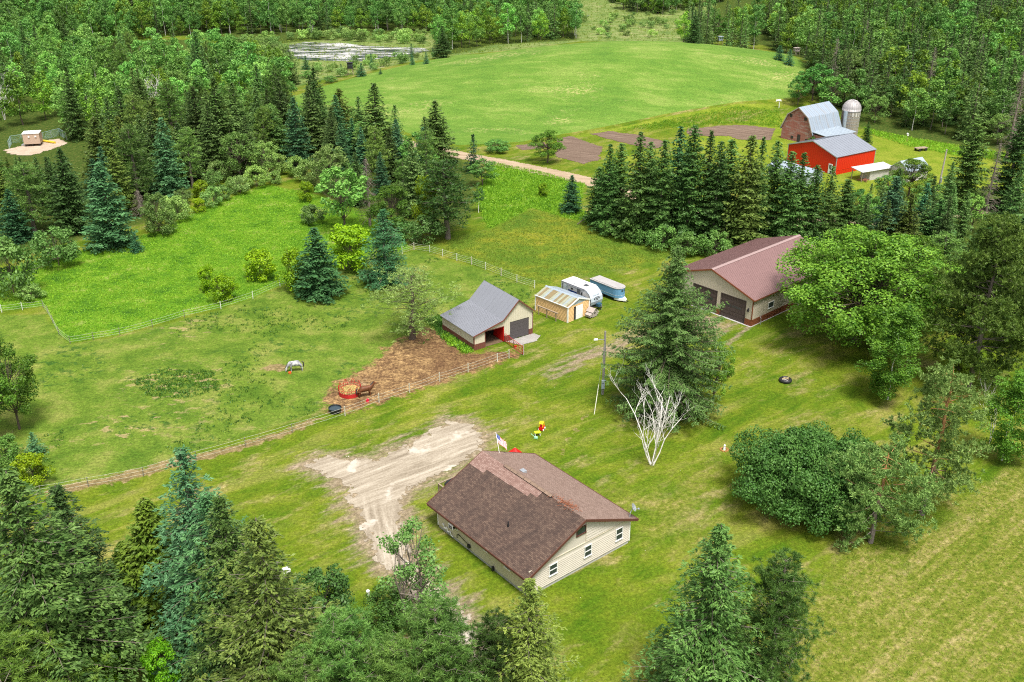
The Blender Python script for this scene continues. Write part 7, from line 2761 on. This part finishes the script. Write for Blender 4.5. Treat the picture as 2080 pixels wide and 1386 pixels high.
# single trees around the crop field and the pond
for a in [('spruce', 592, 172, 102, 38, 'lone dark spruce left of the pond', (0.85, 0.9, 0.8)),
          ('small_spruce', 622, 141, 113, 24, 'small rounded spruce below the pond', (0.8, 0.95, 0.85)),
          ('shrub', 625, 158, 142, 34, 'round bush right of the lone dark spruce', (0.8, 0.95, 0.8)),
          ('small_spruce', 735, 155, 128, 26, 'small blue green spruce right of the black hunting stand', (0.75, 0.95, 0.95)),
          ('small_spruce', 694, 151, 130, 14, 'slim small spruce left of the black hunting stand', (0.75, 0.95, 0.95)),
          ('small_spruce', 773, 151, 139, 10, 'tiny spruce alone at the crop field edge', (0.75, 0.95, 0.95)),
          ('small_spruce', 755, 140, 108, 12, 'thin young spruce at the pond shore', (0.85, 1.0, 0.95)),
          ('shrub', 672, 168, 152, 30, 'grey green bush at the left end of the crop field', (0.7, 0.85, 0.7)),
          ('small_spruce', 838, 132, 112, 14, 'teal spruce in the cluster right of the pond', (0.75, 1.0, 1.0)),
          ('small_spruce', 866, 130, 105, 16, 'rightmost teal spruce at the pond end', (0.75, 1.0, 1.0)),
          ('spruce', 900, 118, 52, 44, 'tall dark spruce at the left end of the field edge wood', (0.7, 0.8, 0.8)),
          ('small_spruce', 1602, 132, 100, 26, 'left one of the young spruces right of the crop field', (0.75, 0.95, 0.95)),
          ('small_spruce', 1582, 122, 92, 28, 'dark young spruce at the right edge of the crop field', (0.65, 0.85, 0.85)),
          ('spruce', 1408, 88, 20, 34, 'tall dark spruce behind the far end of the crop field', (0.7, 0.85, 0.85)),
          ('maple', 1455, 84, 28, 46, 'dark leafy tree above the pale hunting stand', (0.55, 0.7, 0.75)),
          ('leafy_tree', 1650, 205, 128, 80, 'round dark leafy tree above the old barn', (0.7, 0.85, 0.75)),
          ('leafy_tree', 1620, 214, 158, 56, 'lower leafy tree left of the old barn roof', (0.75, 0.85, 0.75)),
          ('leafy_tree', 1685, 232, 152, 66, 'leafy tree between the barn roof and the wood', (0.8, 0.9, 0.8))]:
    tree(*a[:6], None, a[6])

# ------------------------------------------------------------------ woods: trees one can tell apart, sampled over the ground they cover
def scatter(pix, n, dmin, seed, avoid=3.0):
    w_ = poly_world(pix)
    rg = np.random.RandomState(seed)
    lo, hi = w_.min(0), w_.max(0)
    got = []
    tries = 0
    while len(got) < n and tries < n * 60:
        tries += 1
        p = lo + rg.rand(2) * (hi - lo)
        if sdist(w_, np.array([p[0]]), np.array([p[1]]))[0] < 0:
            continue
        if any((p[0] - q[0]) ** 2 + (p[1] - q[1]) ** 2 < dmin * dmin for q in got):
            continue
        if any((p[0] - q[0]) ** 2 + (p[1] - q[1]) ** 2 < (q[2] * 0.6) ** 2 for q in PLACED[:NPL]):
            continue
        got.append(p)
    return got

NPL = len(PLACED)

CLEAR = [(12, 258, 140, 314)]                          # the pump building stands clear of the trees in front of it
def blocked(b, H):
    x0, y0 = proj(b)
    x1, y1 = proj((b[0], b[1], b[2] + H))
    hw = 2.6 / mpp(b)
    return any(y0 > c[1] and y1 < c[3] and min(x0, x1) - hw < c[2] and max(x0, x1) + hw > c[0] and y0 > c[3] - 14 for c in CLEAR)

def wood(pix, n, dmin, seed, mix, label, group, hr=(0.8, 1.15), wide=1.0, tone_r=(0.85, 1.5)):
    rg = np.random.RandomState(seed + 100)
    keys = [m[0] for m in mix]
    xs = (max(0, min(q[0] for q in pix)), min(2080, max(q[0] for q in pix)))
    pr_ = np.array([m[1] for m in mix], float)
    for p in scatter(pix, n, dmin, seed):
        patch = float(fbm(p[0], p[1], 22.0, seed + 7, 2))
        pw = pr_ * np.array([(2.2 if patch > 0.5 else 0.45) if ('spruce' in k_ or 'pine' in k_) else 1.0 for k_ in keys])
        key = keys[rg.choice(len(keys), p=pw / pw.sum())]
        H0 = PROTO[key][0][1]
        H = H0 * rg.uniform(*hr)
        b = Vector((p[0], p[1], float(height(p[0], p[1])) - 0.1))
        if blocked(b, H):                                 # kept below the pump building's sandy lot
            H = rise(b, 318)
            if H < 2.5 or rg.rand() < 0.4:
                continue
        v = rg.uniform(*tone_r)
        kind = {'spruce_tree': 'layered spruce', 'blue_spruce_tree': 'blue green spruce', 'pine_tree': 'dark pine', 'aspen_tree': 'leafy aspen', 'leafy_tree': 'rounded tree',
                'willow_tree': 'pale green willow', 'willow_shrub': 'low pale green shrub', 'young_spruce_tree': 'young blue green spruce', 'leafy_shrub': 'leafy shrub', 'dead_spruce_tree': 'bare grey dead tree',
                'dead_birch_tree': 'bare white dead tree'}[NAMES[key]]
        size = 'tall' if H > H0 * (hr[0] + 0.72 * (hr[1] - hr[0])) else ('short' if H < H0 * (hr[0] + 0.28 * (hr[1] - hr[0])) else 'middling')
        tone = 'dark' if v < tone_r[0] + 0.31 * (tone_r[1] - tone_r[0]) else ('bright' if v > tone_r[0] + 0.66 * (tone_r[1] - tone_r[0]) else 'green')
        px = proj(b)[0]
        third = 'left' if px < xs[0] + (xs[1] - xs[0]) / 3 else ('right' if px > xs[0] + (xs[1] - xs[0]) * 2 / 3 else 'middle')
        put_tree(key, b, H, 2 * PROTO[key][0][2] * H / H0 * wide, '%s %s %s, %s side, %s' % (size, tone, kind, third, label), '%ss %s' % (kind, group), (v, v * rg.uniform(0.95, 1.05), v * rg.uniform(0.85, 1.05)))

# mixed evergreen wood left of the gravel road
wood([(-80, 470), (-80, 340), (110, 318), (210, 325), (330, 300), (560, 255), (640, 262), (740, 300), (680, 335), (560, 352), (430, 362), (330, 420), (250, 440), (150, 470), (20, 480)], 84, 5.4, 1,
     [('spruce', 0.50), ('blue_spruce', 0.06), ('yellow_spruce', 0.12), ('pine', 0.22), ('leafy_tree', 0.08)], 'in the evergreen wood left of the road', 'in the evergreen wood', (0.65, 1.05), 1.35, (0.75, 1.2))
wood([(640, 330), (760, 310), (860, 330), (900, 400), (860, 450), (760, 440), (690, 400)], 20, 4.5, 2, [('blue_spruce', 0.4), ('spruce', 0.3), ('pine', 0.15), ('leafy_tree', 0.2)],
     'between the meadow and the gravel road', 'between the meadow and the road', (0.5, 0.9), 1.25)
# shrubs along the upper meadow
wood([(300, 470), (400, 395), (440, 370), (560, 352), (690, 350), (680, 400), (600, 372), (520, 385), (430, 430), (370, 445), (320, 480)], 30, 4.0, 3, [('shrub', 0.8), ('lime_shrub', 0.06), ('willow', 0.14)],
     'along the upper edge of the meadow', 'along the upper meadow edge', (0.6, 1.05))
# the aspen wood at upper left
wood([(-120, 300), (-120, 140), (120, 118), (330, 150), (470, 140), (560, 190), (590, 225), (560, 250), (330, 292), (150, 285), (100, 262), (20, 262)], 185, 5.0, 4,
     [('far_aspen', 0.60), ('far_leafy', 0.17), ('pine', 0.07), ('spruce', 0.06), ('willow', 0.07), ('dead_birch', 0.03)], 'in the tall wood at the upper left', 'in the upper left wood', (0.75, 1.1))
# the wood along the far edge of the crop field
wood([(880, 112), (960, 96), (1060, 88), (1170, 80), (1168, 66), (1060, 66), (960, 74), (890, 92)], 46, 4.5, 5, [('far_spruce', 0.40), ('far_aspen', 0.35), ('far_leafy', 0.25)],
     'in the strip of wood behind the crop field', 'in the strip behind the crop field', (0.7, 1.05))
wood([(1372, 86), (1560, 96), (1600, 110), (1640, 130), (1700, 110), (1560, 60), (1400, 62)], 55, 4.5, 6, [('far_spruce', 0.6), ('far_aspen', 0.2), ('far_leafy', 0.2)],
     'at the right end of the crop field', 'at the right end of the crop field', (0.7, 1.1))
# the big wood behind the farmstead
wood([(1660, 205), (1640, 140), (1720, 110), (1900, 130), (2160, 150), (2160, 330), (1990, 290), (1850, 268), (1760, 245)], 190, 4.8, 7, [('far_spruce', 0.50), ('far_leafy', 0.12), ('far_aspen', 0.22), ('willow', 0.12), ('dead_spruce', 0.03)],
     'in the big wood behind the farmstead', 'in the wood behind the farmstead', (0.7, 1.15), 1.15, (0.7, 1.15))
wood([(1930, 560), (1960, 520), (2100, 440), (2180, 480), (2180, 760), (2080, 720), (1990, 640)], 7, 7.0, 8, [('spruce', 0.5), ('pine', 0.5)], 'in the dark grove at the right edge', 'in the grove at the right edge', (0.75, 1.0))
wood([(1690, 470), (1760, 450), (1900, 440), (1990, 460), (1930, 540), (1760, 530)], 16, 4.0, 9, [('spruce', 0.7), ('leafy_tree', 0.3)], 'between the great oak and the farmyard', 'between the oak and the farmyard', (0.5, 0.75))
# low growth round the pond and in the marsh
wood([(560, 84), (700, 72), (860, 78), (880, 92), (760, 86), (600, 80)], 40, 4.0, 10, [('far_shrub', 1.0)], 'in the marsh beyond the pond', 'in the marsh beyond the pond', (0.6, 1.2))
wood([(640, 135), (760, 126), (880, 108), (886, 120), (770, 142), (700, 160), (640, 150)], 26, 3.5, 11, [('far_shrub', 0.75), ('small_spruce', 0.25)], 'between the pond and the crop field', 'between the pond and the field', (0.45, 0.9))
wood([(1180, 78), (1340, 78), (1440, 40), (1380, 20), (1180, 40)], 34, 4.0, 12, [('far_shrub', 1.0)], 'in the marsh behind the crop field', 'in the marsh behind the crop field', (0.4, 0.9))
wood([(480, 140), (560, 120), (590, 175), (560, 190)], 22, 4.0, 13, [('willow', 1.0)], 'left of the pond', 'left of the pond', (0.8, 1.1))

# ------------------------------------------------------------------ far woods that read as one mass: one object each, trees instanced on points
def pick_mix(keys, probs, X, Y, rg):
    patch = fbm(X, Y, 45.0, 71, 3)
    out = []
    for q_ in patch:
        pw = np.array([p_ * ((2.6 if q_ > 0.52 else 0.25) if 'spruce' in k_ else 1.0) for k_, p_ in zip(keys, probs)])
        out.append(rg.choice(len(keys), p=pw / pw.sum()))
    return np.array(out, np.int32)

def far_wood(name, pix, dmin, seed, keys, probs, world=None):
    w_ = poly_world(pix) if world is None else np.array(world, float)
    rg = np.random.RandomState(seed)
    lo, hi = w_.min(0), w_.max(0)
    gx_, gy_ = np.meshgrid(np.arange(lo[0], hi[0], dmin), np.arange(lo[1], hi[1], dmin))
    X = gx_.ravel() + rg.uniform(-0.45, 0.45, gx_.size) * dmin
    Y = gy_.ravel() + rg.uniform(-0.45, 0.45, gx_.size) * dmin
    # only what the photograph's frame and its near surroundings take in
    k = (sdist(w_, X, Y) > 0) & (np.abs(X) < 0.60 * Y + 25)
    X, Y = X[k], Y[k]
    me = bpy.data.meshes.new(name)
    me.vertices.add(len(X))
    me.vertices.foreach_set('co', np.stack([X, Y, height(X, Y) - 0.1], 1).astype(np.float32).ravel())
    for an, tp, vals in (('pick', 'INT', pick_mix(keys, probs, X, Y, rg)), ('turn', 'FLOAT', rg.uniform(0, 6.28, len(X)).astype(np.float32)),
                         ('size', 'FLOAT', (rg.uniform(0.55, 1.15, len(X)) * (0.75 + 0.5 * fbm(X, Y, 40.0, seed, 2))).astype(np.float32))):
        a = me.attributes.new(an, tp, 'POINT')
        a.data.foreach_set('value', vals)
    o = bpy.data.objects.new(name, me)
    COL.objects.link(o)
    o['kind'] = 'stuff'
    o['label'] = 'far wood reading as one green mass'
    ng = bpy.data.node_groups.new(name, 'GeometryNodeTree')
    ng.interface.new_socket('Geometry', in_out='INPUT', socket_type='NodeSocketGeometry')
    ng.interface.new_socket('Geometry', in_out='OUTPUT', socket_type='NodeSocketGeometry')
    N = ng.nodes
    gi, go = N.new('NodeGroupInput'), N.new('NodeGroupOutput')
    ip = N.new('GeometryNodeInstanceOnPoints')
    jn = N.new('GeometryNodeJoinGeometry')
    for key in reversed(keys):
        oi = N.new('GeometryNodeObjectInfo')
        oi.inputs['As Instance'].default_value = True
        oi.inputs['Object'].default_value = SOURCE[key]
        ng.links.new(oi.outputs['Geometry'], jn.inputs[0])
    ng.links.new(gi.outputs[0], ip.inputs['Points'])
    ng.links.new(jn.outputs[0], ip.inputs['Instance'])
    ip.inputs['Pick Instance'].default_value = True
    def at(nm, tp):
        a = N.new('GeometryNodeInputNamedAttribute')
        a.data_type = tp
        a.inputs['Name'].default_value = nm
        return a.outputs['Attribute']
    ng.links.new(at('pick', 'INT'), ip.inputs['Instance Index'])
    cx = N.new('ShaderNodeCombineXYZ')
    ng.links.new(at('turn', 'FLOAT'), cx.inputs[2])
    ng.links.new(cx.outputs[0], ip.inputs['Rotation'])
    ng.links.new(at('size', 'FLOAT'), ip.inputs['Scale'])
    ng.links.new(ip.outputs[0], go.inputs[0])
    md = o.modifiers.new('trees', 'NODES')
    md.node_group = ng
    return o

SOURCE = {}
for o in SC.objects:                                   # one standing tree of each kind serves as the pattern for the far woods
    for key in ('far_spruce', 'far_aspen', 'far_leafy', 'far_shrub'):
        for ps in PROTO[key]:
            if o.type == 'MESH' and o.data == ps[0][0]:
                SOURCE.setdefault(key + str(PROTO[key].index(ps)), o)
def have(keys, probs):
    k2, p2_ = [], []
    for k_, p_ in zip(keys, probs):
        opts = [s_ for s_ in SOURCE if s_.startswith(k_)]
        for s_ in opts:
            k2.append(s_)
            p2_.append(p_ / len(opts))
    return k2, p2_
kk, pp = have(['far_aspen', 'far_leafy', 'far_spruce'], [0.62, 0.24, 0.14])
far_wood('far_woods', None, 5.0, 31, kk, pp, [(v.x, v.y) for v in (P(-160, 118), P(120, 96), P(330, 78), P(430, 70), P(560, 72), P(700, 66), P(860, 66), P(900, 60), P(1130, 58))] + [(35, 620), (-10, 900), (-560, 900)])
kk, pp = have(['far_spruce', 'far_leafy', 'far_aspen'], [0.60, 0.16, 0.24])
far_wood('far_woods', None, 5.0, 32, kk, pp, [(v.x, v.y) for v in (P(1560, 70), P(1640, 108), P(1730, 104), P(1900, 120), P(2170, 140))] + [(520, 700), (420, 950), (150, 950), (140, 560)])
kk, pp = have(['far_spruce', 'far_leafy', 'far_aspen'], [0.5, 0.25, 0.25])
far_wood('far_woods', None, 5.0, 33, kk, pp, [(v.x, v.y) for v in (P(1262, 18), P(1300, 28), P(1350, 32), P(1400, 22), P(1470, 2))] + [(160, 640), (150, 950), (10, 950), (30, 640)])

# ------------------------------------------------------------------ tall grass and weeds
def tufts(name, pix, n, seed, hh, wd, mat, blades=5, clump=0.0):
    w_ = poly_world(pix)
    rg = np.random.RandomState(seed)
    lo, hi = w_.min(0), w_.max(0)
    p = lo + rg.rand(n * 4, 2) * (hi - lo)
    p = p[sdist(w_, p[:, 0], p[:, 1]) > 0.3]
    if clump:
        p = p[fbm(p[:, 0], p[:, 1], clump, seed, 3) > 0.56]
    p = p[:n]
    t = TB(seed)
    t.r = rg
    c = np.repeat(p, blades, 0)
    N_ = len(c)
    h_ = hh * rg.uniform(0.5, 1.3, N_)
    c3 = np.stack([c[:, 0] + rg.randn(N_) * wd * 1.6, c[:, 1] + rg.randn(N_) * wd * 1.6, height(c[:, 0], c[:, 1]) + h_ * 0.40], 1)
    d = rg.randn(N_, 3) * 0.55 + [0.12, -0.08, 1.0]
    t.leaves(c3, d, rg.randn(N_, 3), h_, wd * rg.uniform(0.6, 1.4, N_))
    co, _m = t.arrays()
    me = fast_mesh(name, co.reshape(-1, 3), np.arange(len(co) * 4).reshape(-1, 4))
    me.materials.append(mat)
    o = bpy.data.objects.new(name, me)
    COL.objects.link(o)
    o['kind'] = 'stuff'
    return o
F_GRASS = foliage('tall_grass_blades', (0.060, 0.170, 0.008), (0.20, 0.330, 0.022), 0.3, 0.0)
F_GRASS2 = foliage('meadow_grass_blades', (0.070, 0.135, 0.012), (0.22, 0.26, 0.035), 0.3, 0.0)
F_WEED = foliage('weed_leaves', (0.022, 0.070, 0.010), (0.085, 0.170, 0.025), 0.25, 0.0)
tufts('tall_grass', MEADOW, 22000, 1, 0.42, 0.055, F_GRASS, 4)
tufts('tall_grass', DITCH, 6000, 2, 0.6, 0.09, F_GRASS, 4)
tufts('tall_grass', MEADOW2, 7000, 3, 0.3, 0.06, F_GRASS2, 4)
tufts('weeds', PASTURE, 2600, 4, 0.28, 0.10, F_WEED, 8, 9.0)
tufts('weeds', [(262, 775), (330, 748), (440, 752), (450, 795), (380, 812), (300, 808)], 500, 14, 0.28, 0.10, F_WEED, 8)
tufts('weeds', [(852, 645), (905, 640), (970, 715), (945, 716), (900, 690)], 380, 5, 0.45, 0.2, F_WEED, 6)
tufts('weeds', [(893, 680), (900, 676), (962, 712), (950, 722), (915, 700)], 420, 6, 0.5, 0.2, F_GRASS, 6)
tufts('tall_grass', DRY, 9000, 7, 0.20, 0.04, F_GRASS2, 5)
tufts('tall_grass', MARSH, 6000, 8, 0.7, 0.16, F_GRASS2, 4)
tufts('weeds', [(1500, 215), (1580, 224), (1600, 262), (1500, 252), (1360, 262), (1240, 266), (1330, 248)], 2600, 9, 0.45, 0.09, F_GRASS, 4)
tufts('tall_grass', [(1750, 258), (1860, 282), (2080, 318), (2080, 330), (1940, 318), (1850, 300), (1760, 272)], 2400, 10, 0.6, 0.10, F_GRASS, 4)
